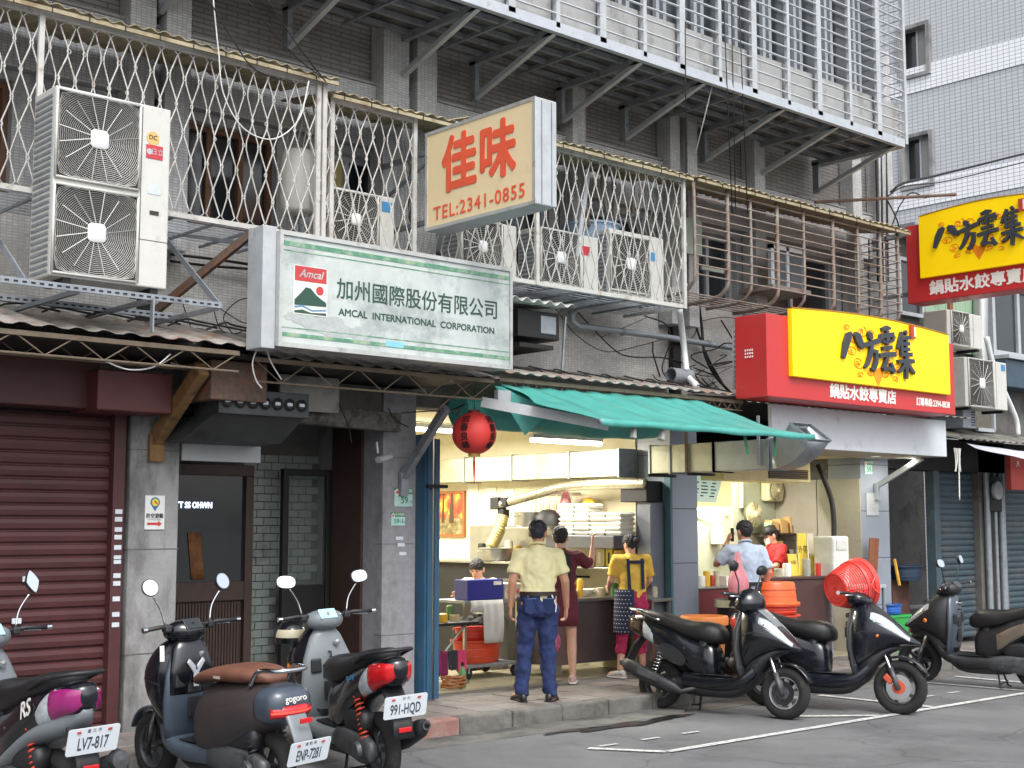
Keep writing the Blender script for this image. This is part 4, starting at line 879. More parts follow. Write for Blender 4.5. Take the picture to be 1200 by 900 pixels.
MB().bar((10.96, -.6, 2.30), (10.96, -.6, 2.9), .02, .03).build('hanger', m_rust, du); MB().bar((10.96, -1.55, 2.35), (10.96, -1.55, 2.85), .015, .03).build('hanger', m_steel, du)
for y in (-.1, -.65): MB().bar((10.9, y, 2.29), (11.35, y, 2.29), .02, .03).build('hanger', m_black, du)
# flexible silver pipe
def flex(pts, r, m, label, n=6, amp=.07, per=.03):
    P = smoothpath(pts, n); L = [0]
    for a, b in zip(P, P[1:]): L.append(L[-1]+(b-a).length)
    N = int(L[-1]/per*4); Q = []; R = []; j = 0
    for k in range(N+1):
        s = L[-1]*k/N
        while j < len(L)-2 and L[j+1] < s: j += 1
        Q.append(P[j].lerp(P[j+1], (s-L[j])/max(1e-6, L[j+1]-L[j]))); R.append(r*(1+amp*math.sin(k*PI/2)))
    return tag(MB().tube(Q, R, 14).build('flexible_pipe', m, smooth=True), label, 'pipe', 'flexible exhaust pipes')
m_foil = mat('crinkled silver foil', '#b9b49c', .28, .75, var=.15, scale=30, bump=.4, bscale=60)
flex([at(585, 592, X=10.9), at(600, 587, X=10.95), at(625, 580, X=11.0), at(660, 571, X=11.05), at(700, 568, X=11.1), at(757, 567, X=11.1)], .055, m_foil, 'silver flexible pipe running along the wall under the duct')
flex([at(589, 605, X=10.9), at(586, 618, X=10.85), at(580, 632, X=10.8), at(575, 640, X=10.75)], .075, mat('yellowed foil', '#b5a66c', .4, .4, var=.3, scale=12, bump=.4), 'short yellowed flexible pipe over the pot')
fn = thing('duct_blower', 'small black blower joining the two flexible pipes', 'blower', at(588, 595, X=10.92))
for b_ in ((584, 590, 14), (593, 588, 10), (590, 602, 10)):
    c = at(b_[0], b_[1], X=10.92); s_ = b_[2]/1600*17/2; MB().box(c.x-s_, c.x+s_, c.y-s_, c.y+s_, c.z-s_, c.z+s_).build('body', m_black, fn, bevel=.01)
# picture on the wall
pc = thing('framed_picture', 'framed autumn forest picture with waterfall on the cream wall', 'picture', (11.35, 3.9, 1.9))
a, b = at(505, 576, X=11.34), at(545, 631, X=11.34)
y1, y0, z1, z0 = a.y+.15, b.y, a.z, b.z+.02
MB().box(11.32, 11.355, y0, y1, z0, z0+.035).box(11.32, 11.355, y0, y1, z1-.035, z1).box(11.32, 11.355, y0, y0+.035, z0+.035, z1-.035).box(11.32, 11.355, y1-.035, y1, z0+.035, z1-.035).build('frame', mat('orange brown frame', '#8a5526', .4, var=.15), pc)
def canvas_mat():
    m = mat('autumn landscape print', '#c06a30', .6); t = m.node_tree; N = t.nodes; L = t.links; b = N['Principled BSDF']
    geo = N.new('ShaderNodeNewGeometry'); n = N.new('ShaderNodeTexNoise'); n.inputs['Scale'].default_value = 7; n.inputs['Detail'].default_value = 8
    L.new(geo.outputs['Position'], n.inputs['Vector']); r = N.new('ShaderNodeValToRGB'); e = r.color_ramp.elements
    e[0].position = .36; e[0].color = srgb('#5a3020'); e[1].position = .66; e[1].color = srgb('#e8b040')
    for p, c in ((.44, '#a03a22'), (.52, '#d4542c'), (.6, '#e07a35')): x = e.new(p); x.color = srgb(c)
    L.new(n.outputs[0], r.inputs[0]); L.new(r.outputs[0], b.inputs['Base Color']); return m
zm = z0+(z1-z0)*.40
MB().box(11.335, 11.34, y0+.035, y1-.035, zm, z1-.035).build('print', canvas_mat(), pc)
MB().box(11.335, 11.341, y0+.035, y1-.035, z0+.035, zm).build('print', mat('mossy ground print', '#6d5f3a', .6, var=.6, scale=14, dirt='#b3a878', damt=.4, dscale=8), pc)
for y, w_ in ((y0+.22, .05), (y0+.42, .025)): MB().prism([(y, zm-.06), (y+w_*2, zm-.06), (y+w_*1.2, z1-.04), (y+w_*.4, z1-.04)], 11.330, 11.334, plane='yz').build('print_tree', mat('print brown', '#4a3020', .6), pc)
MB().box(11.331, 11.334, y1-.2, y1-.12, zm-.02, zm+.3).build('print_waterfall', mat('print white', '#cfd8d0', .6), pc); MB().box(11.331, 11.334, y1-.28, y1-.06, z0+.05, zm-.02).build('print_pool', mat('print turquoise', '#5fb4a4', .6), pc)
# stainless kitchen along the right wall
m_ss = mat('stainless steel', '#a3a39c', .3, .85, var=.1, scale=5, dirt='#7d7a6d', damt=.15)
m_ssd = mat('brushed stainless front', '#6e5c5c', .35, .7, var=.1, scale=2)
kb = thing('stainless_backsplash', 'stainless splash panel and stove along the cream wall', 'stove', (11.0, 2.6, .14))
box('splash_panel', m_ss, (11.30, 11.335, 1.8, 3.35, .9, 1.75), kb); box('stove_body', m_black, (10.75, 11.29, 1.8, 3.3, .14, 1.3), kb, .01); box('stove_top', m_ss, (10.7, 11.29, 1.75, 3.35, 1.302, 1.33), kb, .004)
def pot(x, y, z, r, h, label, m=None, lid=False, nm='stock_pot', handles=True):
    t = thing(nm, label, 'pot', (x, y, z)); m = m or m_ss
    MB().lathe([(0, 0), (r*.97, 0), (r, .01), (r, h-.008), (r*1.06, h), (r*1.06, h+.006), (r*.96, h), (r*.95, .02), (0, .02)], 26, (x, y, z)).build('body', m, t, smooth=40)
    if handles:
        for s in (-1, 1): MB().tube([(x+s*r, y-.05, z+h*.75), (x+s*(r+.04), y-.04, z+h*.78), (x+s*(r+.04), y+.04, z+h*.78), (x+s*r, y+.05, z+h*.75)], .007, 5).build('handle', m, t)
    if lid: MB().lathe([(0, h+.05), (.03, h+.05), (.035, h+.02), (r*.9, h+.012), (r, h+.004)], 24, (x, y, z)).build('lid', m, t, smooth=40)
    return t
c = at(580, 652, X=10.85); pot(10.85, c.y, 1.335, .2, .14, 'wide steel pot under the yellowed flexible pipe', lid=True)
c = at(603, 680, X=10.4); pot(10.4, c.y, .9, .2, .24, 'steel pot beside the seated person in white')
st = thing('steel_shelf', 'small steel shelf with black post holding a pot', 'shelf', (10.6, 2.0, 1.3))
c = at(630, 618, X=10.9); box('board', m_ss, (10.7, 11.2, c.y-.25, c.y+.35, c.z-.03, c.z), st, .004); MB().bar((10.9, c.y-.05, c.z-.03), (10.9, c.y-.05, .3), .04).build('post', m_black, st)
pot(10.9, c.y+.17, c.z+.002, .16, .17, 'bright steel pot on the small shelf near the ducting', nm='stock_pot')
w_ = thing('upturned_wok', 'sooty upturned wok on the small shelf', 'wok', (10.95, c.y-.12, c.z)); MB().lathe([(.02, .2), (.08, .185), (.15, .12), (.17, 0)], 22, (10.95, c.y-.13, c.z+.01)).build('bowl', m_black, w_, smooth=True)
# refrigerator / dark cabinet near pillar
cb = thing('steel_cabinet', 'tall grey cabinet beside the pillar with a black box on top', 'cabinet', (11.0, .7, .14))
a = at(745, 592, X=11.0); MB().box(11.15, 11.365, .08, .30, .14, 2.0).build('body', mat('dark grey cabinet', '#6f7480', .35, .3, var=.08), cb, bevel=.008)
MB().box(11.144, 11.15, .09, .29, 1.1, 1.97).build('door', mat('dark grey cabinet', '#6f7480', .35, .3), cb, bevel=.003); MB().box(11.1, 11.36, .1, .5, 2.01, 2.24).build('top_box', m_black, cb, bevel=.01)
# work counter
ct = thing('kitchen_counter', 'stainless work counter with a maroon reflection painted on its front', 'counter', (11.0, 1, .14))
cx0, cx1, cy0 = 10.02, 11.34, .62
a = at(680, 702, Z=.97)
box('top', m_ss, (10.12, 11.34, .52, 1.15, .93, .97), ct, .005); box('front', mat('steel with painted maroon reflection', '#85797a', .3, .7, var=.15, scale=1.5), (10.17, 11.3, .57, 1.1, .27, .93), ct, .006)  # maroon reflection is put into the base colour of the front
for x in (10.25, 11.2): box('leg', m_ss, (x, x+.05, .62, .67, .145, .27), ct)
box('side_top', m_ss, (11.02, 11.36, -.04, .51, .93, .965), ct, .004); MB().bar((11.05, .0, .145), (11.05, .0, .93), .035).build('leg', m_ss, ct); MB().bar((11.33, .0, .145), (11.33, .0, .93), .035).build('leg', m_ss, ct)
# hood shelf with foam boxes
hd = thing('wall_hood', 'dark steel hood shelf above the work counter', 'hood', (11.1, 1.6, 1.5))
box('hood', mat('dark hood steel', '#5d5f66', .35, .6, var=.1), (10.8, 11.34, .32, 1.40, 1.50, 1.64), hd, .006); box('under_shelf', m_ss, (10.9, 11.34, .45, 1.6, 1.27, 1.29), hd, .004)
m_foam = mat('white foam box', '#cfcdc2', .7, var=.06, scale=8)
fbm = MB().loft([[(-.105, -.105, 0), (.105, -.105, 0), (.105, .105, 0), (-.105, .105, 0)], [(-.12, -.12, .024), (.12, -.12, .024), (.12, .12, .024), (-.12, .12, .024)], [(-.12, -.12, .03), (.12, -.12, .03), (.12, .12, .03), (-.12, .12, .03)], [(-.1, -.1, .05), (.1, -.1, .05), (.1, .1, .05), (-.1, .1, .05)]])
src = None; names = ['nearest the pillar', 'second from the pillar', 'third from the pillar', 'farthest from the pillar']
for si, (y, n_) in enumerate(((.46, 5), (.70, 5), (.96, 7), (1.20, 7))):
    for k in range(n_):
        if src is None: src = fbm.build('takeout_box', m_foam, local=True, smooth=30); o = src
        else: o = src.copy(); COL.objects.link(o)
        o.location = (11.05+random.uniform(-.012, .012), y+random.uniform(-.012, .012), 1.645+k*.051); o.rotation_euler.z = random.uniform(-.06, .06)
        pos = ['lowest', 'second from the bottom', 'third from the bottom', 'fourth from the bottom', 'fifth from the bottom', 'sixth from the bottom'][k] if k < n_-1 else 'topmost'
        tag(o, f'white foam box, {pos}, stack {names[si]}', 'box', 'foam boxes on the hood shelf')
# things on the shelves
def bag(name, x, y, z, w_, h, d, m, label, seed=1, top=.45, knot=True):
    rnd = random.Random(seed); rings = []
    for k in range(9):
        v = k/8; s = (math.sin(PI*min(1, v*1.25+.12))**.5 if v < .75 else top*(1.1-v)*2.2+.12)
        rings.append([(x+w_/2*s*math.cos(a)*(1+.09*math.sin(5*a+seed+k)), y+d/2*s*math.sin(a)*(1+.09*math.cos(4*a+k)), z+h*v) for a in [2*PI*i/20 for i in range(20)]])
    o = MB().loft(rings).build(name, m, smooth=True, sub=1); return tag(o, label, 'bag')
m_pink = mat('pink plastic bag', '#d98a94', .35, var=.2, scale=20, alpha=.92)
m_wbag = mat('pale plastic bag', '#c9cbae', .35, var=.15, scale=16, bump=.5, bscale=25, alpha=.94)
c = at(663, 600, X=11.2); bag('plastic_bag', 11.2, c.y, c.z-.22, .25, .48, .3, m_pink, 'pink striped plastic bag hanging behind the foam boxes', 3)
c = at(690, 600, X=11.25); bag('yellow_bag', 11.25, c.y, c.z-.13, .15, .3, .3, mat('yellow wrapper', '#d8a52c', .4, var=.2, scale=15), 'yellow bag hanging over the foam boxes', 5, .9)
c = at(775, 682, X=11.2); bag('plastic_bag', 11.2, .42, .967, .26, .52, .26, m_wbag, 'tall pale plastic bag on the counter end by the pillar', 8, .9)
for k, (px, col, lb, w_, h) in enumerate(((688, '#d6cc2e', 'yellow tub on the under shelf', .075, .12), (705, '#cdbf8f', 'cream carton on the under shelf', .08, .2), (716, '#d9c94a', 'yellow carton with black mark', .06, .2), (726, '#c9a25c', 'tan paper carton on the under shelf', .07, .19))):
    c = at(px, 665, X=11.1); t = thing('carton', lb, 'carton', (11.1, c.y, 1.29)); MB().box(11.06, 11.18, c.y-w_, c.y+w_*.7, 1.292, 1.292+h).build('box', mat('carton '+col, col, .6, var=.08), t, bevel=.004); MB().box(11.056, 11.0595, c.y-w_*.3, c.y+w_*.1, 1.33, 1.29+h*.8).build('label', m_black if k == 2 else m_wl, t)
m_bowl = mat('white bowl glaze', '#d5d3c8', .25, var=.04)
for k, (px, py, r) in enumerate(((697, 693, .14), (722, 692, .12), (735, 690, .11))):
    c = at(px, py+5, Z=.975); t = MB().lathe([(0, 0), (r*.45, 0), (r*.5, .015), (r*.8, .04), (r, .075), (r*.97, .078), (r*.75, .045), (0, .02)], 24, (10.45+.32*k, .72+.03*k, .975)).build('bowl', m_bowl, smooth=40); tag(t, ['white bowl on the counter beside the steel stock pot', 'white bowl in the middle of the counter', 'white bowl next to the apron wearer'][k], 'bowl', 'bowls on the counter')
pot(10.28, .95, .972, .12, .28, 'tall steel stock pot on the left end of the counter')
tp = thing('wall_tap', 'dark wall tap with horizontal supply pipe', 'tap', (11.3, 1.7, 1.15)); MB().tube([(11.3, 1.2, 1.16), (11.3, 2.2, 1.16)], .012, 6).build('pipe', m_black, tp); MB().tube([(11.3, 1.9, 1.18), (11.12, 1.9, 1.2), (11.08, 1.9, 1.1)], .014, 6).build('spout', m_ss, tp)
# cart with tubs, cloth, blue crate
def cart():
    t = thing('service_cart', 'two tier steel cart with towel, wheels and red tubs', 'cart', (9.9, 1.3, .14))
    x0, x1, y0, y1 = 9.28, 10.02, 1.02, 1.5
    for x in (x0, x1):
        for y in (y0, y1): MB().bar((x, y, .24), (x, y, .95), .03).build('leg', m_ss, t)
    for z in (.28, .95): MB().box(x0-.02, x1+.02, y0-.02, y1+.02, z-.015, z+.015).build('tier', m_steel, t, bevel=.004)
    for x in (x0+.04, x1-.04):
        for y in (y0, y1):
            w_ = MB().lathe([(0, -.015), (.055, -.015), (.062, 0), (.055, .015), (0, .015)], 16, (x, y, .207), 'y').build('wheel', m_black, t, smooth=40); MB().box(x-.012, x+.012, y-.025, y+.025, .21, .27).build('fork', m_steel, w_)
    return t
cart()
def tub(x, y, z, r, h, m, label, grp=None, nm='plastic_tub', oval=1.25, flip=False, holes=False, rib=True):
    t = thing(nm, label, 'tub', (x, y, z), grp); b = MB(); N = 32
    pr = [(0, .0), (.86, .0), (.9, .02), (.93, h*.5), (.97, h*.88), (1.08, h*.9), (1.1, h*.93), (1.1, h), (1.0, h), (.95, h*.96), (.88, .03), (0, .02)]
    rings = [[(x+r*oval*q*math.cos(a), y+r*q*math.sin(a), z+(h-zz if flip else zz)) for a in [2*PI*i/N for i in range(N)]] for q, zz in pr]
    b.loft(rings, False).build('shell', m, t, smooth=35)
    if rib:
        for zz in (h*.3, h*.6): MB().tube([(x+r*oval*.945*math.cos(a), y+r*.945*math.sin(a), z+(h-zz if flip else zz)) for a in [2*PI*i/32 for i in range(33)]], .005, 4, False).build('rib', m, t)
    return t
m_tub = mat('orange red plastic', '#cf4a2c', .35, var=.06, coat=.1); m_tub2 = mat('tomato red plastic', '#c53a2c', .35, var=.06)
m_otub = mat('bright orange plastic', '#e2622c', .35, var=.06, coat=.1)
tub(9.65, 1.26, .297, .2, .24, m_tub, 'red oval tub on the lower tier of the cart', 'red tubs', oval=1.5)
tub(9.65, 1.26, .54, .18, .12, m_tub2, 'red basket standing inside the tub on the cart', 'red tubs', oval=1.55)
cr = thing('blue_crate', 'dark blue box with a white mark on the cart', 'box', (9.55, 1.1, .97))
m_bc = mat('royal blue plastic', '#26308a', .35, var=.1); MB().box(9.30, 9.80, 1.0, 1.22, .968, 1.18).build('box', m_bc, cr, bevel=.008); MB().box(9.66, 9.77, .996, .9995, 1.12, 1.16).build('mark', m_wl, cr)
for k in range(2):
    bx_ = thing('paper_box', ['white box with red print next to the blue box', 'white box with red diamond print at the cart end'][k], 'box', (9.88+.13*k, 1.1, .97), 'printed boxes')
    MB().box(9.82+.13*k, 9.94+.13*k, 1.0, 1.2, .968, 1.11).build('box', mat('white carton', '#cfcabb', .6, var=.06), bx_, bevel=.003); MB().prism([(9.88+.13*k-.03, 1.04), (9.88+.13*k, 1.01), (9.88+.13*k+.03, 1.04), (9.88+.13*k, 1.075)], .996, .9993).build('print', m_pc, bx_); MB().box(9.81+.13*k, 9.95+.13*k, .99, 1.21, 1.111, 1.13).build('lid', mat('white carton', '#cfcabb', .6), bx_)
tw = thing('towel', 'white towel hanging over the front edge of the cart', 'towel', (9.55, 1.0, .95))
MB().grid(lambda u, v: (9.32+.46*u, .985-.02*math.sin(v*3)-.008*math.sin(u*25), .965-(.12+.33*(u > .4)*1.0)*v), 18, 8).build('cloth', mat('white cotton towel', '#c4c6c4', .9, var=.1, scale=9), tw, smooth=True, solid=.006)
# folding table with stuff
ft = thing('folding_table', 'dark folding table with crossed steel legs', 'table', (8.9, 1.0, .14))
box('top', m_black, (8.35, 9.25, .75, 1.35, .74, .77), ft, .006)
for y in (.8, 1.3): MB().tube([(8.5, y, .15), (9.1, y, .74)], .014, 6).build('leg', m_ss, ft); MB().tube([(9.15, y, .15), (8.5, y, .74)], .014, 6).build('leg', m_ss, ft)
MB().tube([(8.5, .8, .15), (8.5, 1.3, .15)], .014, 6).build('foot', m_ss, ft); MB().tube([(9.15, .8, .15), (9.15, 1.3, .15)], .014, 6).build('foot', m_ss, ft)
box('crossbar', m_steel, (8.7, 9.0, .79, .81, .46, .49), ft)
jr = thing('food_container', 'clear food container with red lid contents on the folding table', 'container', (8.62, .95, .77)); MB().box(8.48, 8.78, .85, 1.05, .772, .96).build('box', mat('cloudy clear plastic', '#a99c80', .2, var=.4, scale=12, alpha=.85), jr, bevel=.01); MB().box(8.49, 8.77, .86, 1.04, .775, .83).build('contents', mat('dark red sauce', '#5a2420', .4, var=.4, scale=20), jr)
for k, (x, y, r) in enumerate(((8.95, 1.05, .06), (9.08, .95, .05), (9.05, 1.2, .07))): tag(MB().lathe([(0, 0), (r, 0), (r*1.1, .06), (r*1.02, .06), (r*.9, .01), (0, .01)], 16, (x, y, .772)).build('dish', mat('cream dish', '#bcae86', .4, var=.3, scale=20), smooth=40), ['small dish by the food container', 'smallest dish at the front of the folding table', 'larger dish at the back of the folding table'][k], 'dish', 'dishes on the folding table')
# cloths on the crossbar, bottle, hose
for k, (x, col, lb, h) in enumerate(((8.74, '#7a2350', 'magenta cloth hanging on the folding table bar', .26), (8.86, '#33343a', 'dark towel bundled on the folding table bar', .2), (8.98, '#c9406c', 'pink glove hanging from the folding table bar', .24))):
    tag(MB().grid(lambda u, v, x=x, h=h: (x+.11*u-.01*v, .78-.012*math.sin(u*9)-.02*v, .49-h*v*(1-.25*abs(u-.5))), 10, 6).build('cloth', mat('cloth '+col, col, .9, var=.2, scale=14), smooth=True, solid=.008), lb, 'cloth', 'cloths on the folding table')
bo = thing('green_bottle', 'translucent green bottle with black pump under the folding table', 'bottle', (8.86, .55, .14)); MB().lathe([(0, 0), (.035, 0), (.04, .01), (.04, .15), (.02, .19), (.015, .21), (0, .21)], 16, (8.86, .55, .146)).build('body', mat('green plastic bottle', '#5f9a62', .25, alpha=.85), bo, smooth=40); MB().lathe([(0, .0), (.016, 0), (.016, .04), (0, .04)], 10, (8.86, .55, .355)).build('cap', m_black, bo)
hs_ = MB(); P = []
for k in range(70): a = k*.36; P.append((8.7+(.12+.012*math.sin(k))*math.cos(a), .5+.10*math.sin(a), .16+.0017*k+.008*math.sin(k*1.7)))
tag(hs_.tube(P, .012, 6).build('garden_hose', mat('orange brown hose', '#8f5a34', .5, var=.2), smooth=True), 'coiled orange brown hose on the floor by the blue door', 'hose')
tag(MB().lathe([(0, 0), (.05, 0), (.055, .32), (.04, .34), (0, .34)], 14, (10.12, 1.0, .146)).build('canister', mat('white canister', '#c2b8a0', .5, dirt='#a44a35', damt=.2, dscale=20), smooth=40), 'white canister with red print beside the cart wheel', 'canister')
c = at(511, 660, X=8.6); 
tag(MB().loft([[(8.42+.16*s*math.cos(a), .95+.12*s*math.sin(a)*1.0, z) for a in [2*PI*i/18 for i in range(18)]] for z, s in ((.98, .3), (1.0, .8), (1.08, 1), (1.2, .9), (1.32, .6), (1.4, .35), (1.46, .3), (1.5, .12))]).build('black_bag', mat('black nylon', '#1e1f23', .6, var=.2, bump=.3), smooth=True, sub=1), 'bulging black bag hanging behind the blue folding door', 'bag')
tag(MB().tube([(8.4, .95, 1.48), (8.38, .95, 1.72)], .01, 5).build('hanging_strap', m_black), 'black strap above the black bag', 'strap')
tag(MB().box(8.3, 8.75, 1.36, 1.5, .145, .5).build('fruit_crate', mat('red crate plastic', '#b84a38', .5, var=.1), bevel=.01), 'red plastic crate stored behind the folding table', 'crate')
# blue folding door, folded at the pillar
m_bd = mat('blue door paint', '#234d69', .45, var=.15, scale=5, dirt='#4d6272', damt=.25, dscale=5, streak=.3)
fd = thing('folding_door', 'narrow blue folding metal door pleated against the stone pillar', 'door', (8.0, -.02, .14))
for k in range(4):
    x = 7.89+.042*k; o = MB().bar((x, -.10+.05*(k % 2), 1.36), (x+.042, -.05-.05*(k % 2)+.03, 1.36), .012, 2.40).build('leaf', m_bd, fd)
    MB().tube([(x, -.11+.05*(k % 2), .16), (x, -.11+.05*(k % 2), 2.56)], .008, 6).build('hinge_rod', m_bd, fd)
MB().box(7.87, 8.10, -.14, .04, 2.1, 2.13).build('latch_bar', m_black, fd); MB().box(7.86, 7.89, -.1, .05, .14, 2.6).build('frame', m_bd, fd)
tag(MB().box(11.34, 11.375, -.03, .06, .14, 2.6).build('door_guide', mat('teal guide paint', '#3f6470', .5, var=.15)), 'teal upright door guide on the tiled pillar edge', 'guide')
# ---------------------------------------------------------------- turquoise awning
m_tq = mat('turquoise tarpaulin', '#45988f', .5, var=.16, scale=3, bump=.45, bscale=14, dirt='#5fa39a', damt=.3, dscale=4)
ta = thing('turquoise_awning', 'turquoise fabric awning with roll and torn left edge', 'awning', (9.5, -1, 2.9))
A, B = Vector((8.0, -.88, 3.02)), Vector((10.85, -.88, 3.05)); Dd, C_ = Vector((7.95, -2.28, 2.60)), Vector((10.86, -2.28, 2.60))
def aw(u, v):
    p = (A.lerp(B, u)).lerp(Dd.lerp(C_, u), v); p.z -= .05*math.sin(PI*v)*(.7+.3*math.sin(u*9)); p.z += .006*math.sin(u*40+v*4)*v+.012*math.sin(u*23+v*11)*(1-v)*v*3+.008*math.sin(u*61-v*7)*(1-v)
    if u < .14: p = p.lerp(Vector((p.x+.25, p.y, p.z-.0)), (1-u/.14)*max(0, math.sin(v*9)*.5+.3)*.8)
    return p
MB().grid(aw, 60, 12).build('fabric', m_tq, ta, smooth=True, solid=.004)
[MB().grid(lambda u, v, k=k: Vector(aw(.18*k+.004*u, v))+Vector((0, 0, .004)), 1, 12).build('seam', m_sg, ta) for k in range(1, 6)]
MB().tube([Dd, C_], .022, 8).build('front_bar', m_steel, ta, smooth=True)
MB().grid(lambda u, v: Dd.lerp(C_, u)+Vector((0, -.024, .02-(.055+.006*math.sin(u*23))*v)), 70, 2).build('valance', m_tq, ta, smooth=True, solid=.003)
# torn flap at the left
MB().add([(8.02, -.9, 3.0), (8.62, -1.1, 2.93), (8.75, -1.35, 2.78), (8.50, -1.3, 2.66), (8.38, -1.28, 2.78), (8.2, -1.1, 2.55)], [(0, 1, 2), (0, 2, 4), (2, 3, 4), (0, 4, 5)]).build('torn_flap', m_tq, ta, solid=.004)
def roll(u, a):
    x = 7.92+2.62*u; r = .15+.006*math.sin(u*30)+.012*math.sin(3*a+u*9); return (x, -.5+r*math.cos(a), 2.79+r*math.sin(a)-.015*math.sin(u*PI))
MB().loft([[roll(i/24, 2*PI*j/18) for j in range(18)] for i in range(25)]).build('roll', m_tq, ta, smooth=50)
MB().tube([(7.9, -.5, 2.79), (10.62, -.5, 2.79)], .03, 8).build('roll_bar', m_steel, ta)
for x in (8.3, 10.4): MB().tube([(x, -.6, 2.88), (x+.05, -2.27, 2.585)], .018, 6).build('arm', m_steel, ta)
for x in (8.75, 8.4): MB().tube([(x, -2.25, 2.59), (x-.02, -2.25, 2.48)], [.02, .035], 6).build('bar_end_wrap', mat('grey tape wrap', '#8b8b88', .6, var=.2), ta)
MB().bar((7.82, -.95, 2.84), (8.35, -2.0, 2.60), .012, .09).build('light_strip', mat('white metal strip', '#bdbfc2', .4, var=.1), ta)
MB().bar((7.95, -1.0, 2.9), (8.1, -1.0, 2.9), .05, .1).build('bracket', m_white, ta)
for x in (10.3, 10.75): MB().grid(lambda u, v, x=x: (x-.4+.04*u+.05*v*(x < 10.5), -2.2, 2.60-.2*v), 2, 3).build('torn_strip', mat('green tape', '#1f6f4c', .5), ta, solid=.003)
# red lantern
ln = thing('paper_lantern', 'round red paper lantern with dark characters and tassel', 'lantern', (7.86, -.75, 2.6))
cx_, cy_, cz_ = 7.905, -.75, 2.575; R_ = .205
prof = []
for k in range(37):
    a = -PI/2+PI*k/36; rr = R_*math.cos(a)*(1+.0*k); 
    prof.append((max(.05, rr*(1-.018*(k % 2))), R_*.93*math.sin(a)))
MB().lathe(prof, 28, (cx_, cy_, cz_)).build('shade', mat('red lantern paper', '#cf3a35', .55, var=.08, scale=8), ln, smooth=60)
for z in (-1, 1): MB().lathe([(0, -.015), (.055, -.015), (.055, .015), (0, .015)], 18, (cx_, cy_, cz_+z*R_*.95)).build('rim', mat('dark red rim', '#6f2a25', .5) if z > 0 else mat('gold rim', '#b89a4a', .5), ln)
MB().tube([(cx_, cy_, cz_+.2), (cx_, cy_, cz_+.42)], .003, 4).build('cord', m_black, ln)
MB().tube([(cx_, cy_, cz_-.2), (cx_, cy_, cz_-.27), (cx_, cy_, cz_-.46)], [.008, .014, .003], 6).build('tassel', m_tub2, ln)
for s_, th0 in (('回春良緣', -.42), ('回春良緣', .95)):
    for k, ch in enumerate(s_):
        az = math.radians(-132)+th0; el_ = .62-.42*k; n_ = Vector((math.cos(az)*math.cos(el_), math.sin(az)*math.cos(el_), math.sin(el_)*.93))
        p = Vector((cx_, cy_, cz_))+n_*(R_+.004); q = n_.to_track_quat('Z', 'Y').to_matrix().to_4x4()
        zx = Vector((-math.sin(az), math.cos(az), 0)); zy = n_.cross(zx); M4 = Matrix((tuple(zx)+(0,), tuple(zy)+(0,), tuple(n_)+(0,), (0, 0, 0, 1))).transposed()
        text(ch, .08, m_black, ln, Matrix.Translation(p) @ M4, .001, bold=.0012, name='brush_character')
# ---------------------------------------------------------------- shop two
s2 = thing('dumpling_shop_room', 'pale green shop room with fans behind the red brown counter', 'room', (13.4, .5, .13)); s2['kind'] = 'structure'; del s2['category']
box('back_wall', m_green, (11.84, 15.02, 1.35, 1.45, .13, 2.95), s2)
for z in (.74, 1.55, 2.35):
    for a, b in ((.0, .66), (.67, 1.34)): MB().box(15.005, 15.028, a+.003, b, z-.8+.005, z).build('wall_panel', mat('warm grey wall panel', '#989489', .35, var=.06, dirt='#7f7b70', damt=.15), s2)
box('ceiling', mat('cream soffit', '#c9bd8f', .7), (11.84, 15.0, -.0, 1.34, 2.62, 2.66), s2); box('floor', m_floor, (11.84, 15.02, .05, 1.34, .1, .145), s2)
box('side_wall', m_green, (11.835, 11.845, .51, 1.34, .13, 2.6), s2)
def P2(px, py, Y): return at(px, py, Y=Y)
# cream lit bulkhead with air outlet
bk = thing('ceiling_unit', 'cream ceiling unit with dark louvred outlet in the dumpling shop', 'air outlet', (13.4, .3, 2.4))
a, b = P2(848, 562, .25), P2(950, 565, .25)
MB().box(a.x, b.x, .25, .8, a.z, 2.6).build('casing', mat('cream soffit', '#c9bd8f', .7), bk, bevel=.008)
la, lb_ = P2(901, 549, .24), P2(947, 562, .24); MB().box(la.x, lb_.x, .24, .249, lb_.z, la.z).build('outlet', m_black, bk)
for k in range(4): z = lb_.z+(la.z-lb_.z)*(k+.5)/4; MB().mbox(Matrix.Translation(((la.x+lb_.x)/2, .235, z)) @ Matrix.Rotation(.5, 4, 'X'), lb_.x-la.x, .03, .004).build('louvre', mat('wood tone louvre', '#7d6a55', .5), bk)
# illuminated menu hung at a slant
mn = thing('menu_board', 'pale green printed menu board at the top left of the dumpling shop', 'menu board', P2(832, 575, .6))
c1, c2, c3, c4 = P2(806, 548, .6), P2(849, 552, .6), P2(839, 589, .6), P2(806, 587, .6)
MB().loft([[p+Vector((0, d, 0)) for p in (c1, c2, c3, c4)] for d in (0, .03)]).build('board', mat('pale menu acrylic', '#b9cfc0', .4, var=.03, emit=.25), mn)
rnd = random.Random(5); pr = MB()
for r_ in range(8):
    for q in range(3):
        u0 = .12+.3*q+rnd.uniform(-.02, .02); u1 = u0+rnd.uniform(.1, .22); v = .1+.1*r_
        p = lambda u, v: c1.lerp(c2, u).lerp(c4.lerp(c3, u), v)+Vector((0, -.003, 0)); pr.quad(p(u0, v), p(min(.95, u1), v), p(min(.95, u1), v+.035), p(u0, v+.035))
pr = pr.build('menu_print', m_black, mn); pr['kind'] = 'stuff'
cc = P2(815, 595, .7); MB().box(cc.x-.2, P2(853, 595, .7).x, .64, .72, P2(853, 594, .7).z, P2(853, 592, .7).z+.35).build('lit_panel', mat('lit cream panel', '#e4d79a', .5, emit=.5), mn)
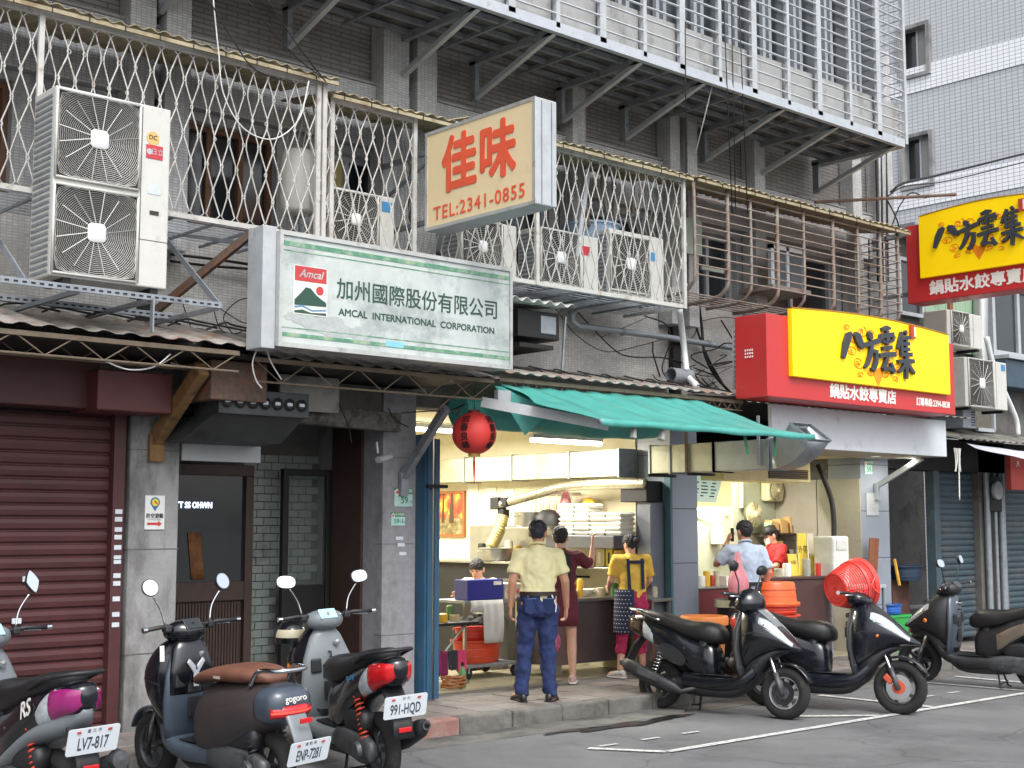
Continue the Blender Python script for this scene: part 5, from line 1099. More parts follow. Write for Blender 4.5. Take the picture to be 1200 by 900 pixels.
# fans
def wallfan(px, py, r, lb, box_=False):
    c = P2(px, py, 1.28); t = thing('wall_fan', lb, 'fan', c, 'fans on the green wall')
    m_cf = mat('cream fan plastic', '#cfc8a2', .45, var=.05)
    if box_: MB().box(c.x-r*1.25, c.x+r*1.25, 1.2, 1.34, c.z-r*1.1, c.z+r*1.3).build('box', m_cf, t, bevel=.03)
    y = 1.18
    MB().lathe([(r*.2, 0), (r, .0), (r*1.04, .02), (r*1.0, .05)], 30, (c.x, y, c.z), 'y').build('recess', mat('fan shadow', '#55563f', .6), t, smooth=40)
    g = MB()
    for k in range(9): q = r*(.2+.8*(k+1)/9); g.tube([(c.x+q*math.cos(a), y-.03+.03*(q/r)**2, c.z+q*math.sin(a)) for a in [2*PI*i/26 for i in range(27)]], .0035, 3, False)
    for k in range(14): a = 2*PI*k/14; g.tube([(c.x+r*.15*math.cos(a), y-.032, c.z+r*.15*math.sin(a)), (c.x+r*math.cos(a), y, c.z+r*math.sin(a))], .003, 3, False)
    g.build('guard', m_cf, t)
    for k in range(4): a = PI/2*k+.3; MB().add([(c.x+r*.15*math.cos(a), y-.01, c.z+r*.15*math.sin(a)), (c.x+r*.85*math.cos(a-.1), y-.02, c.z+r*.85*math.sin(a-.1)), (c.x+r*.85*math.cos(a+.8), y-.002, c.z+r*.85*math.sin(a+.8)), (c.x+r*.15*math.cos(a+1), y-.002, c.z+r*.15*math.sin(a+1))], [(0, 1, 2, 3)]).build('blade', mat('tan fan blade', '#a49a72', .4), t)
    MB().lathe([(0, -.05), (r*.2, -.045), (r*.24, -.03)], 16, (c.x, y, c.z), 'y').build('hub', m_cf, t, smooth=40)
    return t
wallfan(877, 603, .16, 'round cream wall fan above the light blue shirt'); wallfan(904, 575, .13, 'boxed cream ventilation fan high on the green wall', True)
m_cab = mat('cream cable duct', '#c6bf9d', .5)
tag(MB().tube([P2(869, 563, 1.3), P2(869, 595, 1.3)], .025, 8).build('conduit', m_cab), 'vertical cream conduit above the round wall fan', 'conduit')
tag(MB().tube(smoothpath([P2(816, 599, 1.3), P2(828, 603, 1.3), P2(840, 612, 1.3), P2(846, 610, 1.25), P2(850, 595, 1.28), P2(857, 600, 1.28), P2(858, 620, 1.25)]), .009, 6).build('white_cable', m_cab, smooth=True), 'white cable looping on the green wall', 'cable')
bx_ = P2(838, 625, 1.3); tag(MB().box(bx_.x-.06, bx_.x+.12, 1.25, 1.33, bx_.z-.14, bx_.z+.1).build('switch_box', mat('white switch box', '#c9c8bd', .4), bevel=.008), 'white switch box on the green wall', 'box')
# shelf with paper bags and bowls
sf = thing('wall_shelf', 'brown shelf on the green wall', 'shelf', P2(920, 625, 1.1)); a, b = P2(902, 625, 1.05), P2(936, 625, 1.05)
box('board', m_brown, (a.x, b.x, 1.0, 1.34, a.z-.025, a.z), sf, .004); box('board', m_brown, (a.x, b.x, 1.0, 1.34, a.z-.33, a.z-.31), sf, .004)
m_kraft = mat('kraft paper', '#c9a26a', .7, var=.12, scale=10)
for k, (px, w_, h, lb) in enumerate(((908, .07, .17, 'kraft paper bundle next to the green lid'), (918, .08, .19, 'kraft paper bundle in the middle of the shelf'), (929, .07, .22, 'tallest kraft paper bundle at the shelf end'))):
    c = P2(px, 620, 1.08); tag(MB().loft([[(c.x-w_, 1.05, a.z+.001), (c.x+w_, 1.05, a.z+.001), (c.x+w_, 1.2, a.z+.001), (c.x-w_, 1.2, a.z+.001)], [(c.x-w_*.9, 1.08, a.z+h), (c.x+w_*.95, 1.07, a.z+h*.9), (c.x+w_, 1.2, a.z+h), (c.x-w_, 1.2, a.z+h)]]).build('paper_bag', m_kraft, bevel=.006), lb, 'paper bag', 'paper bags on the shelf')
c = P2(902, 618, 1.08); tag(MB().lathe([(0, 0), (.05, 0), (.06, .13), (.055, .14), (0, .14)], 16, (c.x, 1.1, a.z+.001)).build('clear_tub', mat('clear green plastic', '#a9cfa0', .3, alpha=.8), smooth=40), 'pale green tub at the left end of the shelf', 'tub')
for k in range(3):
    c = P2(926, 640, 1.1); t = MB().lathe([(0, 0), (.06, 0), (.1, .045), (.095, .05), (.05, .012), (0, .012)], 20, (c.x-.02+.01*k, 1.15, a.z-.309+.022*k)).build('bowl', m_bowl, smooth=40); tag(t, ['lowest bowl of the pile under the shelf', 'middle bowl of the pile under the shelf', 'top bowl of the pile under the shelf'][k], 'bowl', 'bowls under the shelf')
c = P2(913, 640, 1.1); tag(box('box_carton', m_kraft, (c.x-.1, c.x+.06, 1.08, 1.25, a.z-.309, a.z-.1)), 'kraft box under the shelf', 'box')
# counter
m_cb = mat('dark brown laminate', '#4a302e', .35, var=.12, scale=1.5); m_cr2 = mat('dark red laminate', '#6b2226', .35, var=.1)
cn = thing('service_counter', 'dark brown service counter with red left end', 'counter', (13.0, .1, .14)); a, b = P2(905, 672, -.0), P2(976, 672, -.0); d = P2(818, 680, .1); e = P2(848, 682, .1)
box('body', m_cb, (a.x, b.x, .02, .5, .145, 1.10), cn, .006); box('top', m_cb, (a.x-.02, b.x+.03, .0, .52, 1.103, 1.135), cn, .004); box('left_body', m_cr2, (d.x, a.x-.03, .12, .5, .145, 1.03), cn, .006); box('left_top', m_ss, (d.x, a.x-.025, .1, .52, 1.033, 1.055), cn, .003)
TOP = 1.136
m_nt = mat('yellow note paper', '#e2c94f', .6, var=.05)
def cp(px, Y=.2): return P2(px, 670, Y).x
x = cp(884)
def slab(name, px, w_, h, m, lb, cat, y=.2, tilt=.1, extra=None, z=None, grp=None):
    x = cp(px, y); z = TOP if z is None else z; t = thing(name, lb, cat, (x, y, z), grp)
    M4 = Matrix.Translation((x, y, z+h/2)) @ Matrix.Rotation(-tilt, 4, 'X'); MB().mbox(M4, w_, .012, h).build('sheet', m, t)
    if extra: text(extra, h*.2, m_black, t, M4 @ Matrix.Translation((0, -.0075, h*.1)) @ Matrix.Rotation(PI/2, 4, 'X'), .0004)
    return t
slab('menu_sheet', 941, .17, .52, m_nt, 'tall yellow menu sheet standing on the counter', 'menu sheet', .32, .05, '外帶')
slab('menu_sheet', 930, .17, .27, m_nt, 'small tilted yellow sheet left on the counter', 'menu sheet', .2, .2, '水餃')
slab('menu_sheet', 957, .17, .24, m_nt, 'small yellow sheet at the right on the counter', 'menu sheet', .25, .1, '鍋貼')
slab('paper_stack', 951, .12, .52, mat('white paper block', '#c9c6b4', .7), 'white paper block behind the tall yellow sheet', 'paper', .36, .05)
t = thing('cup_stack', 'stack of clear plastic lids beside the yellow sheets', 'cups', (cp(945), .15, TOP)); MB().lathe([(0, 0), (.05, 0), (.055, .2), (.045, .21), (0, .21)], 16, (cp(945, .12), .12, TOP)).build('lids', mat('cloudy plastic', '#b3b3a6', .2, alpha=.8), t, smooth=40)
tag(MB().lathe([(0, 0), (.035, 0), (.035, .15), (0, .15)], 14, (cp(959, .08), .08, TOP+.001)).build('red_cup', m_tub2, smooth=40), 'small dark red cup on the counter edge', 'cup')
st = slab('price_sign', 860, .17, .17, mat('red price card', '#b5523a', .6), 'red and white price card on a stand at the left counter', 'sign', .22, .0, None, 1.28)
for k in range(3): MB().box(cp(860, .22)-.07, cp(860, .22)+.07, .21, .2125, 1.30+.05*k, 1.325+.05*k).build('print', m_wl, st)
MB().bar((cp(860, .22), .23, 1.056), (cp(860, .22), .23, 1.28), .03).build('stand', m_black, st)
bag('plastic_bag', cp(873, .3), .3, 1.056, .22, .36, .16, mat('white plastic bag', '#cfcfca', .4, var=.12, scale=20, bump=.4), 'white plastic bag with red print left on the counter', 12, .8)
tag(box('card_reader', m_wl, (cp(848, .2), cp(848, .2)+.07, .16, .26, 1.056, 1.17), None, .006), 'small white box at the left end of the counter', 'device'); tag(box('tablet', mat('pale blue screen', '#8fa3bd', .2), (cp(865, .2)-.02, cp(865, .2)+.12, .14, .25, 1.056, 1.1), None, .01), 'pale blue grey tablet on the left counter', 'tablet')
tag(box('food_box', mat('dark food', '#3a2c26', .6), (cp(844, .35), cp(853, .35), .3, .42, 1.056, 1.12)), 'dark box of food near the pillar', 'box')
# white lidded container, plank, small table by the tiled pillar
ic = thing('cooler_box', 'white lidded container behind the red basket', 'box', (14.5, -.1, .9)); c = P2(986, 640, -.1); MB().box(c.x-.17, c.x+.17, -.1, .2, 1.02, 1.62).build('body', mat('white box plastic', '#cdcdc8', .4), ic, bevel=.03, seg=3)
MB().box(c.x-.11, c.x+.11, -.108, -.1, 1.45, 1.57).build('panel', mat('pale panel', '#bdbeb9', .4), ic, bevel=.003)
sb = thing('side_table', 'grey side table in front of the tiled pillar', 'table', (15.0, -.3, .9)); c = P2(1010, 672, -.25)
box('top', m_alu, (c.x-.45, c.x+.3, -.4, -.05, .98, 1.02), sb, .004)
for x in (c.x-.42, c.x+.27):
    for y in (-.37, -.08): MB().bar((x, y, .14), (x, y, .98), .025).build('leg', m_steel, sb)
tag(MB().mbox(Matrix.Translation((P2(1023, 650, -.12).x, -.12, 1.32)) @ Matrix.Rotation(.05, 4, 'Y') @ Matrix.Rotation(.06, 4, 'X'), .2, .02, .55).build('wooden_plank', mat('red brown plank', '#7a4b33', .6, var=.3, scale=16), bevel=.004), 'reddish brown wooden plank leaning on the tiled pillar', 'plank')
tag(box('wall_notice', mat('faded notice', '#a9adb1', .6, var=.08, dirt='#7f8286', damt=.3, dscale=15), (P2(1015, 600, 0).x, P2(1029, 600, 0).x, -.012, -.002, P2(1020, 604, 0).z, P2(1020, 578, 0).z)), 'faded grey notice on the tiled pillar', 'notice')
tag(MB().tube(smoothpath([P2(958, 545, .3), P2(965, 560, .2), P2(974, 585, .15), P2(977, 610, .12), P2(977, 640, .1)]), .035, 8).build('black_hose', m_black, smooth=True), 'thick black hose running down the grey panel wall', 'hose')
tag(box('light_switch', mat('brown switch', '#6a5a42', .5), (14.99, 15.003, P2(955, 620, .8).y-.0+.25, P2(955, 620, .8).y+.32, 1.65, 1.75)), 'small brown switch on the panel wall', 'switch')
bn = thing('rubbish_bin', 'black rubbish bin lined with a pale bag before the counter', 'bin', (cp(850, -.4), -.45, .14)); c = P2(862, 700, -.45)
MB().lathe([(0, 0), (.17, 0), (.22, .75), (.24, .76), (.24, .79), (.2, .78)], 22, (c.x+.02, -.45, .141)).build('shell', m_black, bn, smooth=40)
MB().loft([[(c.x+.02+(.245+.012*math.sin(a*7)*k)*math.cos(a), -.45+(.245+.012*math.sin(a*7)*k)*math.sin(a), .145+.80-.08*k) for a in [2*PI*i/40 for i in range(40)]] for k in (0, 1)], False).build('liner', m_wbag, bn, smooth=True)
l = bpy.data.lights.new('shop_glow', 'AREA'); l.shape = 'RECTANGLE'; l.size = 1.2; l.size_y = .06; l.energy = 42; l.color = (1, .95, .84)
t = thing('fluorescent_lamp', 'small fluorescent lamp under the dumpling shop ceiling', 'lamp', (13.3, .95, 2.6), 'fluorescent lamps'); MB().bar((12.7, .95, 2.6), (13.9, .95, 2.6), .06, .04).build('housing', m_white, t); MB().tube([(12.7, .95, 2.565), (13.9, .95, 2.565)], .016, 8).build('tube', m_tube, t, smooth=True)
lo = bpy.data.objects.new('glow', l); COL.objects.link(lo); lo.parent = t; lo.location = (0, 0, -.06)
# orange bins and tubs on the pavement
def bin_(x, y, r, h, m, lb): 
    t = thing('orange_bin', lb, 'bin', (x, y, .14)); MB().lathe([(0, 0), (r*.8, 0), (r*.82, .02), (r*.95, h*.86), (r*1.08, h*.87), (r*1.1, h*.96), (r*1.06, h), (r*.96, h), (r*.78, .02), (0, .02)], 28, (x, y, .141)).build('shell', m, t, smooth=35)
    for a in (-2.3, -.8): MB().mbox(Matrix.Translation((x+r*.98*math.cos(a), y+r*.98*math.sin(a), .14+h*.75)) @ Matrix.Rotation(a, 4, 'Z'), .02, .1, .07).build('handle', m, t, bevel=.006)
    return t
c = P2(826, 780, -.75); bin_(c.x, -.75, .23, .68, mat('pale orange plastic', '#d98440', .4, var=.05), 'pale orange bin between the two black scooters')
c = P2(757, 780, -.35); bin_(11.25, -.3, .16, .42, m_otub, 'bright orange bucket behind the first black scooter')
# stack of upturned orange tubs on a stool behind the scooters
st_ = thing('stool', 'grey stool under the stacked orange tubs', 'stool', (12.4, -.75, .14)); c = P2(905, 700, -.7); sxx = c.x
MB().lathe([(0, .02), (.22, .02), (.22, 0), (0, 0)], 24, (sxx, -.7, .60)).build('seat', m_tub2, st_)
for a in range(4): MB().bar((sxx+.16*math.cos(a*PI/2+.8), -.7+.16*math.sin(a*PI/2+.8), .6), (sxx+.2*math.cos(a*PI/2+.8), -.7+.2*math.sin(a*PI/2+.8), .141), .03).build('leg', m_tub2, st_)
def rtub(z, r, h, m, lb, flip): return tub(sxx, -.7, z, r, h, m, lb, 'stacked orange tubs', oval=1.05, flip=flip)
m_rt = mat('coral red plastic', '#dd4a34', .35, var=.05, coat=.15)
rtub(.624, .27, .16, m_rt, 'lowest coral tub of the stack behind the seat', False); rtub(.79, .27, .10, m_rt, 'middle shallow tub of the stack behind the seat', False); rtub(.895, .27, .24, m_otub, 'upturned orange tub on top of the stack', True)
# round perforated basket on the second scooter's handlebar
def basket(c, ax, R, H, label):
    t = thing('plastic_basket', label, 'basket', c); q = Vector(ax).normalized().to_track_quat('Z', 'Y').to_matrix().to_4x4(); M4 = Matrix.Translation(c) @ q
    m = mat('red basket plastic', '#dc3f38', .35, var=.04, coat=.1)
    N = 56
    def ring(r, z): return [M4 @ Vector((r*math.cos(a), r*math.sin(a), z)) for a in [2*PI*i/N for i in range(N)]]
    hoops = MB(); K = 13
    prof = [(R*(.68+.30*math.sin(PI/2*k/K)), H*k/K) for k in range(K+1)]
    for r, z in prof: hoops.tube(ring(r, z)+[ring(r, z)[0]], .0065, 4, False)
    for k in range(8): r = R*.68*(k+.5)/8; hoops.tube(ring(r, -.004)+[ring(r, -.004)[0]], .0075 if k % 2 else .005, 4, False)
    h_ = hoops.build('hoops', m, t); rb = MB()
    for i in range(N): a = 2*PI*i/N; rb.tube([M4 @ Vector((r*math.cos(a), r*math.sin(a), z)) for r, z in [(.03, -.004), (R*.4, -.004), (R*.68, 0)]+prof[1:]], .0045, 4, False)
    rb.build('ribs', m, t)
    MB().loft([ring(R*.985, H-.02), ring(R*1.05, H-.015), ring(R*1.06, H+.03), ring(R*1.01, H+.035)], False).build('rim', m, t, solid=.006)
    MB().loft([ring(R*.98, H-.1), ring(R*1.0, H-.08)], False).build('band', m, t, solid=.005)
    for s in (0, PI): MB().tube([M4 @ Vector((R*1.07*math.cos(s+a), R*1.07*math.sin(s+a), H+.02-.09*math.cos(a/.35*PI/2))) for a in [-.35+.07*k for k in range(11)]], .009, 5).build('handle', m, t)
    # inner skin makes the weave read as a wall with small holes
    MB().loft([ring(.001, .004), ring(R*.66, .004)]+[ring(r-.008, z+.0) for r, z in prof[1:]], False).build('inner_web', mat('red basket web', '#c93a34', .4, alpha=.28), t, smooth=40)
    return t
# ---------------------------------------------------------------- pipes and cables on the wall
def cable(pts, r, m, label, n=8, grp='wall cables', nm='cable'):
    return tag(MB().tube(smoothpath(pts, n) if len(pts) > 2 else pts, r, 5).build(nm, m, smooth=True), label, 'cable', grp)
def A_(px, py, Y=.12): return at(px, py, Y=Y)
m_pvc = mat('galvanised conduit', '#98a1a9', .4, .5, var=.1, dirt='#74797d', damt=.2)
pp = thing('conduit_pipe', 'grey conduit stepping down the wall and running right', 'pipe', A_(700, 385, .05))
Y_ = .05; P = [A_(600, 344, Y_), A_(664, 352, Y_), A_(671, 358, Y_), A_(671, 376, Y_), A_(678, 382, Y_), A_(780, 395, Y_), A_(865, 409, Y_)]
MB().tube(P, .035, 10).build('run', m_pvc, pp, smooth=50)
for p in ((640, 349), (671, 366), (730, 389), (830, 403)): c = A_(*p, Y_); MB().lathe([(.04, -.02), (.042, -.02), (.042, .02), (.04, .02)], 12, c, 'x').build('clip', m_steel, pp)
tag(MB().tube(smoothpath([A_(796, 362, -.5), A_(799, 385, -.3), A_(803, 420, -.25), A_(806, 440, -.5), A_(816, 452, -.8)]), .035, 10).build('drain_hose', mat('white pvc', '#cdd0d2', .4, var=.05, dirt='#9c9488', damt=.1), smooth=True), 'white drain hose hanging from the cage corner', 'hose')
tag(MB().tube(smoothpath([at(1156, 395, Y=-.3), at(1163, 425, Y=-.3), at(1175, 455, Y=-.3), at(1190, 490, Y=-.3), at(1193, 510, Y=-.3)]), .04, 10).build('drain_hose', mat('white pvc', '#cdd0d2', .4), smooth=True), 'white hose curving down right of the steel column', 'hose')
tag(MB().tube([at(1149, 350, Y=-.05), at(1148, 470, Y=-.05)], .11, 14).build('flue_pipe', mat('bright steel flue', '#aeb1b2', .3, .7, var=.08), smooth=40), 'shiny steel flue pipe beside the green cladding', 'pipe')
rnd = random.Random(11)
segs = [  # (points, radius, colour, label)
 ([(800, 200), (806, 300), (808, 345), (815, 380), (830, 420), (850, 455)], .014, 'thick black cable bundle left strand down the joint'),
 ([(806, 200), (812, 300), (818, 350), (822, 380), (826, 415), (838, 440), (858, 462)], .018, 'thick black cable bundle right strand down the joint'),
 ([(668, 355), (690, 380), (720, 410), (740, 418), (775, 419), (800, 425)], .008, 'black cable sagging from conduit bend to the tangle'),
 ([(650, 360), (675, 392), (710, 412), (750, 405), (775, 398)], .005, 'thin wire looping under the conduit'),
 ([(755, 370), (780, 380), (785, 400), (776, 430), (782, 445)], .008, 'black cable curling beside the white hose'),
 ([(820, 370), (812, 395), (790, 402), (784, 418), (795, 432), (815, 428)], .006, 'coil of black wire near the white hose'),
 ([(705, 395), (740, 380), (758, 372)], .004, 'thin wire rising to the cage floor'),
 ([(805, 380), (845, 372), (870, 375), (880, 380)], .005, 'wire reaching right to the bar cage'),
 ([(845, 375), (860, 400), (872, 425), (875, 450)], .010, 'black cable dropping beside the red sign'),
 ([(815, 350), (800, 345), (740, 328), (700, 322)], .008, 'cable under the white cage floor'),
 ([(200, 298), (260, 305), (305, 312)], .012, 'black cable under the tall air conditioner frame right part'),
 ([(200, 306), (250, 312), (306, 316)], .012, 'second black cable parallel below it'),
 ([(213, 352), (225, 385), (240, 392)], .005, 'thin wire dropping beside frame'),
 ([(248, 350), (258, 385), (280, 390), (300, 370), (298, 352), (280, 352), (262, 372), (275, 395)], .005, 'coiled wire left of the green edged sign'),
 ([(255, 360), (285, 378), (302, 375)], .005, 'short wire in the coil'),
]
for pts, r, lb in segs: cable([A_(x, y, .08+rnd.uniform(-.05, .06)) for x, y in pts], r, m_black, lb)
# extra tangle under the bar cage
for k in range(14):
    x, y = rnd.uniform(772, 868), rnd.uniform(415, 455); pts = [(x, y)]
    for q in range(4): pts.append((min(878, max(765, pts[-1][0]+rnd.uniform(-26, 30))), min(460, pts[-1][1]+rnd.uniform(-16, 18))))
    cable([A_(a, b, .02+rnd.uniform(-.12, .08)) for a, b in pts], rnd.choice((.004, .006, .009)), m_black, 'black wire of the tangle below the bar cage', grp='tangled wires below the bar cage')
# long wires in front of the facade
m_ww = mat('white cable', '#c9c9c6', .5)
cable([A_(250, 0, -.95), A_(256, 60, -.95), A_(262, 110, -.95), A_(285, 150, -.95), A_(320, 163, -.95), A_(350, 140, -.95), A_(362, 95, -.92)], .006, m_ww, 'white cable looping over the long diamond cage')
cable([A_(245, 0, -1.0), A_(275, 50, -1.0), A_(300, 82, -1.0), A_(345, 98, -.95)], .006, m_black, 'black wire slanting down to the cage corner, left of two', )
cable([A_(290, 0, -1.0), A_(340, 60, -.95), A_(378, 92, -.92)], .006, m_black, 'black wire slanting down to the cage corner, upper one')
cable([A_(314, 0, -1.0), A_(350, 55, -.95), A_(382, 96, -.92)], .006, m_black, 'black wire slanting down to the cage corner, right of two')
for k, (a, b, lb) in enumerate((((803, 25), (804, 208), 'black vertical wire before the balcony, left one'), ((848, 0), (858, 250), 'black vertical wire pair before the balcony, left strand'), ((857, 0), (862, 245), 'black vertical wire pair before the balcony, right strand'), ((866, 0), (876, 250), 'black vertical wire before the balcony, rightmost'))): cable([A_(*a, -1.3), A_(*b, -1.0)], .006, m_black, lb)
cable([A_(836, 95, -1.1), A_(815, 180, -.8)], .006, m_ww, 'white stay wire from the balcony edge to the cage')
for k, (pts, lb) in enumerate((([(1044, 225), (1060, 214), (1100, 205), (1200, 180)], 'thick black overhead cable before the white tiled wall'), ([(1040, 230), (1062, 218), (1110, 212), (1200, 190)], 'lower black overhead cable before the white tiled wall'), ([(1045, 265), (1055, 240), (1068, 226), (1085, 232)], 'short black cable loop by the projecting sign'), ([(1040, 235), (1050, 255), (1056, 275)], 'short black cable below the loop'))): cable([at(x, y, Y=-.2) if x < 1100 else at(x, y, Y=.5) for x, y in pts], .018 if k == 0 else .01, m_black, lb)
for k, px in enumerate((1026, 1031, 1037)): cable([A_(px, 150, .0), A_(px+2, 240, -.02), A_(px+3, 330, -.02)], .02, m_black, ['left', 'middle', 'right'][k]+' cable of the thick bundle at the building corner', grp='corner cable bundle')
# wires that dangle under the eaves
for k, (pts, Y, m, lb) in enumerate((
    ([(303, 405), (296, 425), (300, 445), (307, 455)], -1.05, m_ww, 'white wire dangling under the sign corner, left one'),
    ([(311, 405), (318, 425), (330, 445)], -1.05, m_ww, 'white wire dangling under the sign corner, right one'),
    ([(200, 425), (225, 432), (245, 442), (248, 450)], -.5, m_ww, 'thin pale wire under the rusty awning'),
    ([(120, 422), (150, 433), (180, 430), (200, 415)], -.95, m_ww, 'pale wire looping below the rod truss'),
    ([(370, 440), (395, 470), (408, 500), (412, 520)], -.2, m_black, 'black wire hanging in front of the worn beam'),
    ([(598, 440), (560, 445), (530, 465), (515, 478)], -.95, m_rust, 'brown cable from the sign corner to the bracket'),
    ([(560, 465), (530, 480), (500, 482), (470, 484)], -.6, m_black, 'dark wire crossing to the lantern'),
    ([(455, 478), (463, 492), (478, 500)], -.2, m_black, 'short dark wire by the bracket'))): cable([A_(x, y, Y) for x, y in pts], .006, m, lb, grp='dangling wires')
c = at(1118, 525, Y=-.9)
for k in range(6): cable([c+Vector((.03*k, 0, 0)), c+Vector((.03*k+rnd.uniform(-.04, .04), 0, -.15)), c+Vector((.02*k+rnd.uniform(-.05, .05), 0, -.3-.12*(k == 3)*3))], .008, m_ww, 'pale frayed strip hanging at the white fascia end', grp='frayed strips at the fascia end')
# boxes and vents near the turquoise awning
vb = thing('kitchen_vent', 'dark vent machine under a small corrugated hood', 'vent', A_(625, 380, -.5)); a, b = A_(598, 362, -.6), A_(660, 412, -.6)
MB().box(a.x+.1, b.x-.05, -.6, .1, b.z+.1, a.z+.02).build('machine', m_black, vb, bevel=.01); MB().box(b.x-.3, b.x-.1, -.61, -.1, b.z+.15, a.z-.02).build('side_box', m_steel, vb, bevel=.008)
MB().grid(lambda u, v: (a.x-.25+(b.x-a.x+.25)*u, -.75+.8*v, a.z+.08+.02*math.sin(u*40)+.06*v), 48, 2).build('hood', mat('white corrugated hood', '#b8b8b4', .5), vb, smooth=60, solid=.005)
MB().bar((b.x+.03, -.6, a.z), (b.x-.02, -.6, b.z-.2), .02).build('leg', m_steel, vb); MB().box(a.x+.1, b.x-.15, -.62, .1, b.z, b.z+.04).build('shelf', m_black, vb)
tag(MB().bar((5.05, -.2, 3.45), (5.45, -1.0, 4.02), .045, .06).build('steel_brace', m_rust), 'dark red brown brace leaning left of the green edged sign', 'brace')
# loose stuff on the corrugated awning
c = at(778, 448, Y=-.4); tag(MB().lathe([(.07, 0), (.08, 0), (.08, .3), (.07, .3)], 16, (c.x, -.5, 3.34), 'x').build('short_pipe', m_steel, smooth=40), 'short grey pipe lying on the awning by the white hose', 'pipe')
vt = thing('white_louvre', 'white slatted vent grille beside the red box sign', 'vent', (11.3, -.3, 3.3)); a, b = at(867, 390, Y=-.7), at(872, 455, Y=-.7)
for k in range(12): z = b.z+(a.z-b.z)*k/11; MB().box(a.x-.06, a.x+.16, -.7, -.66, z, z+.02).build('slat', m_white, vt)
for x in (a.x-.06, a.x+.14): MB().box(x, x+.02, -.72, -.64, b.z-.02, a.z+.04).build('frame', m_white, vt)
bpy.data.objects.remove(bpy.data.objects['air_conditioner']) if False else None
# right hand lower zone: clutter above the blue shutters
rz_ = thing('meter_cabinet', 'grey louvred box under the annex eaves', 'box', at(1138, 485, Y=-.5)); c = at(1138, 490, Y=-.5); MB().box(c.x-.2, c.x+.12, -.5, 0, c.z-.14, c.z+.14).build('body', m_steel, rz_, bevel=.01)
for k in range(6): MB().box(c.x+.0, c.x+.1, -.504, -.5, c.z-.1+.035*k, c.z-.085+.035*k).build('louvre', m_black, rz_)
wf = thing('annex_window', 'small framed window above the blue shutters', 'window', at(1160, 480, Y=-.1)); a, b = at(1142, 462, Y=-.1), at(1163, 505, Y=-.1); MB().box(a.x, b.x, -.1, -.05, b.z, a.z).build('pane', mat('brownish pane', '#5f5a50', .3, var=.4, scale=8), wf); MB().bar((a.x, -.12, b.z), (b.x, -.12, b.z), .05).build('sill', m_alu, wf); MB().bar((b.x, -.12, b.z), (b.x, -.12, a.z), .05).build('frame', m_alu, wf)
tp = MB().grid(lambda u, v: (16.0+3.6*u, -.95-.12*v+.02*math.sin(u*20), 2.80-.22*v*(.3+.7*u)-.05*math.sin(u*PI)), 40, 4).build('tarpaulin', mat('lavender white tarpaulin', '#b9bac6', .5, var=.1), smooth=True, solid=.004); tag(tp, 'pale lavender tarpaulin edge over the blue shutters', 'tarpaulin')
rs = thing('red_sign', 'plain red sign board at the right edge under the tarpaulin', 'sign', at(1192, 555, Y=-.6)); c = at(1184, 535, Y=-.6); MB().box(c.x, c.x+1.2, -.6, -.52, at(1184, 574, Y=-.6).z, c.z).build('board', mat('brick red board', '#8e2f26', .5), rs, bevel=.006); text('八', .1, m_wl, rs, face_y(c.x+.2, -.603, c.z-.1), .001)
# green crates, basin and broom in the dark unit
gc = mat('bright green plastic', '#2f9a4a', .45, var=.06); c = at(1058, 745, Y=-.2)
def crate(z, lb): t = thing('green_crate', lb, 'crate', (c.x, .0, z), 'green crates'); MB().loft([[(c.x+.02-.24*s, .025-.175*s, zz), (c.x+.02+.24*s, .025-.175*s, zz), (c.x+.02+.24*s, .025+.175*s, zz), (c.x+.02-.24*s, .025+.175*s, zz)] for s, zz in ((.9, z), (1, z+.19), (1.08, z+.19), (1.08, z+.22), (.98, z+.22), (.88, z+.02))]).build('shell', gc, t); return t
crate(.141, 'lower green plastic crate by the dark doorway'); crate(.385, 'upper green plastic crate by the dark doorway')
bs = tub(c.x+.1, .02, .61, .12, .12, mat('blue basin plastic', '#2f62b5', .4, var=.05), 'small blue basin on the green crates', None, 'plastic_basin')
tag(box('brown_panel', mat('reddish brown panel', '#5c4038', .6, var=.25, scale=6), (at(1046, 700, Y=.4).x, at(1066, 700, Y=.4).x, .4, .45, .14, 1.0)), 'reddish brown board standing in the dark doorway', 'board')
tub(at(1058, 680, Y=.35).x, .3, 1.01, .2, .2, mat('dark navy plastic', '#26384f', .5), 'dark navy tub on the brown board', None, 'plastic_tub')
tag(MB().tube([at(1048, 655, Y=.15), at(1054, 686, Y=.1)], .022, 6).build('broom_stick', mat('yellow handle paint', '#c99a35', .5)), 'yellow handle sticking out of the navy tub', 'broom')
# ---------------------------------------------------------------- scooters
m_tyre = mat('tyre rubber', '#1f1f20', .85, var=.2, scale=20, dirt='#3a3835', damt=.3, dscale=8)
m_blk = mat('glossy black paint', '#10131a', .22, var=.1, coat=.6, dirt='#2b2c2e', damt=.15, dscale=5)
m_sat = mat('satin black plastic', '#222327', .5, var=.2, scale=12, bump=.1, bscale=200, dirt='#3b3a38', damt=.2)
m_seat = mat('black vinyl seat', '#1d1d1f', .38, var=.15, bump=.3, bscale=140)
m_chr = mat('chrome', '#c9ccd0', .12, 1., var=.05)
m_rimm = mat('silver rim paint', '#c0c3c5', .35, .35, var=.1, dirt='#4b4643', damt=.3, dscale=12)
m_mir = mat('mirror glass', '#dfe6ee', .03, 1., var=.0)
m_eng = mat('grey engine casting', '#585b5e', .5, .5, var=.2, dirt='#2d2b29', damt=.4, dscale=9)
m_plw = mat('licence plate white', '#cfd6dc', .4, var=.03, dirt='#9ba0a3', damt=.1)
m_lens = mat('clear lamp lens', '#b9c2c8', .08, .25, var=.25, scale=30, coat=.5)
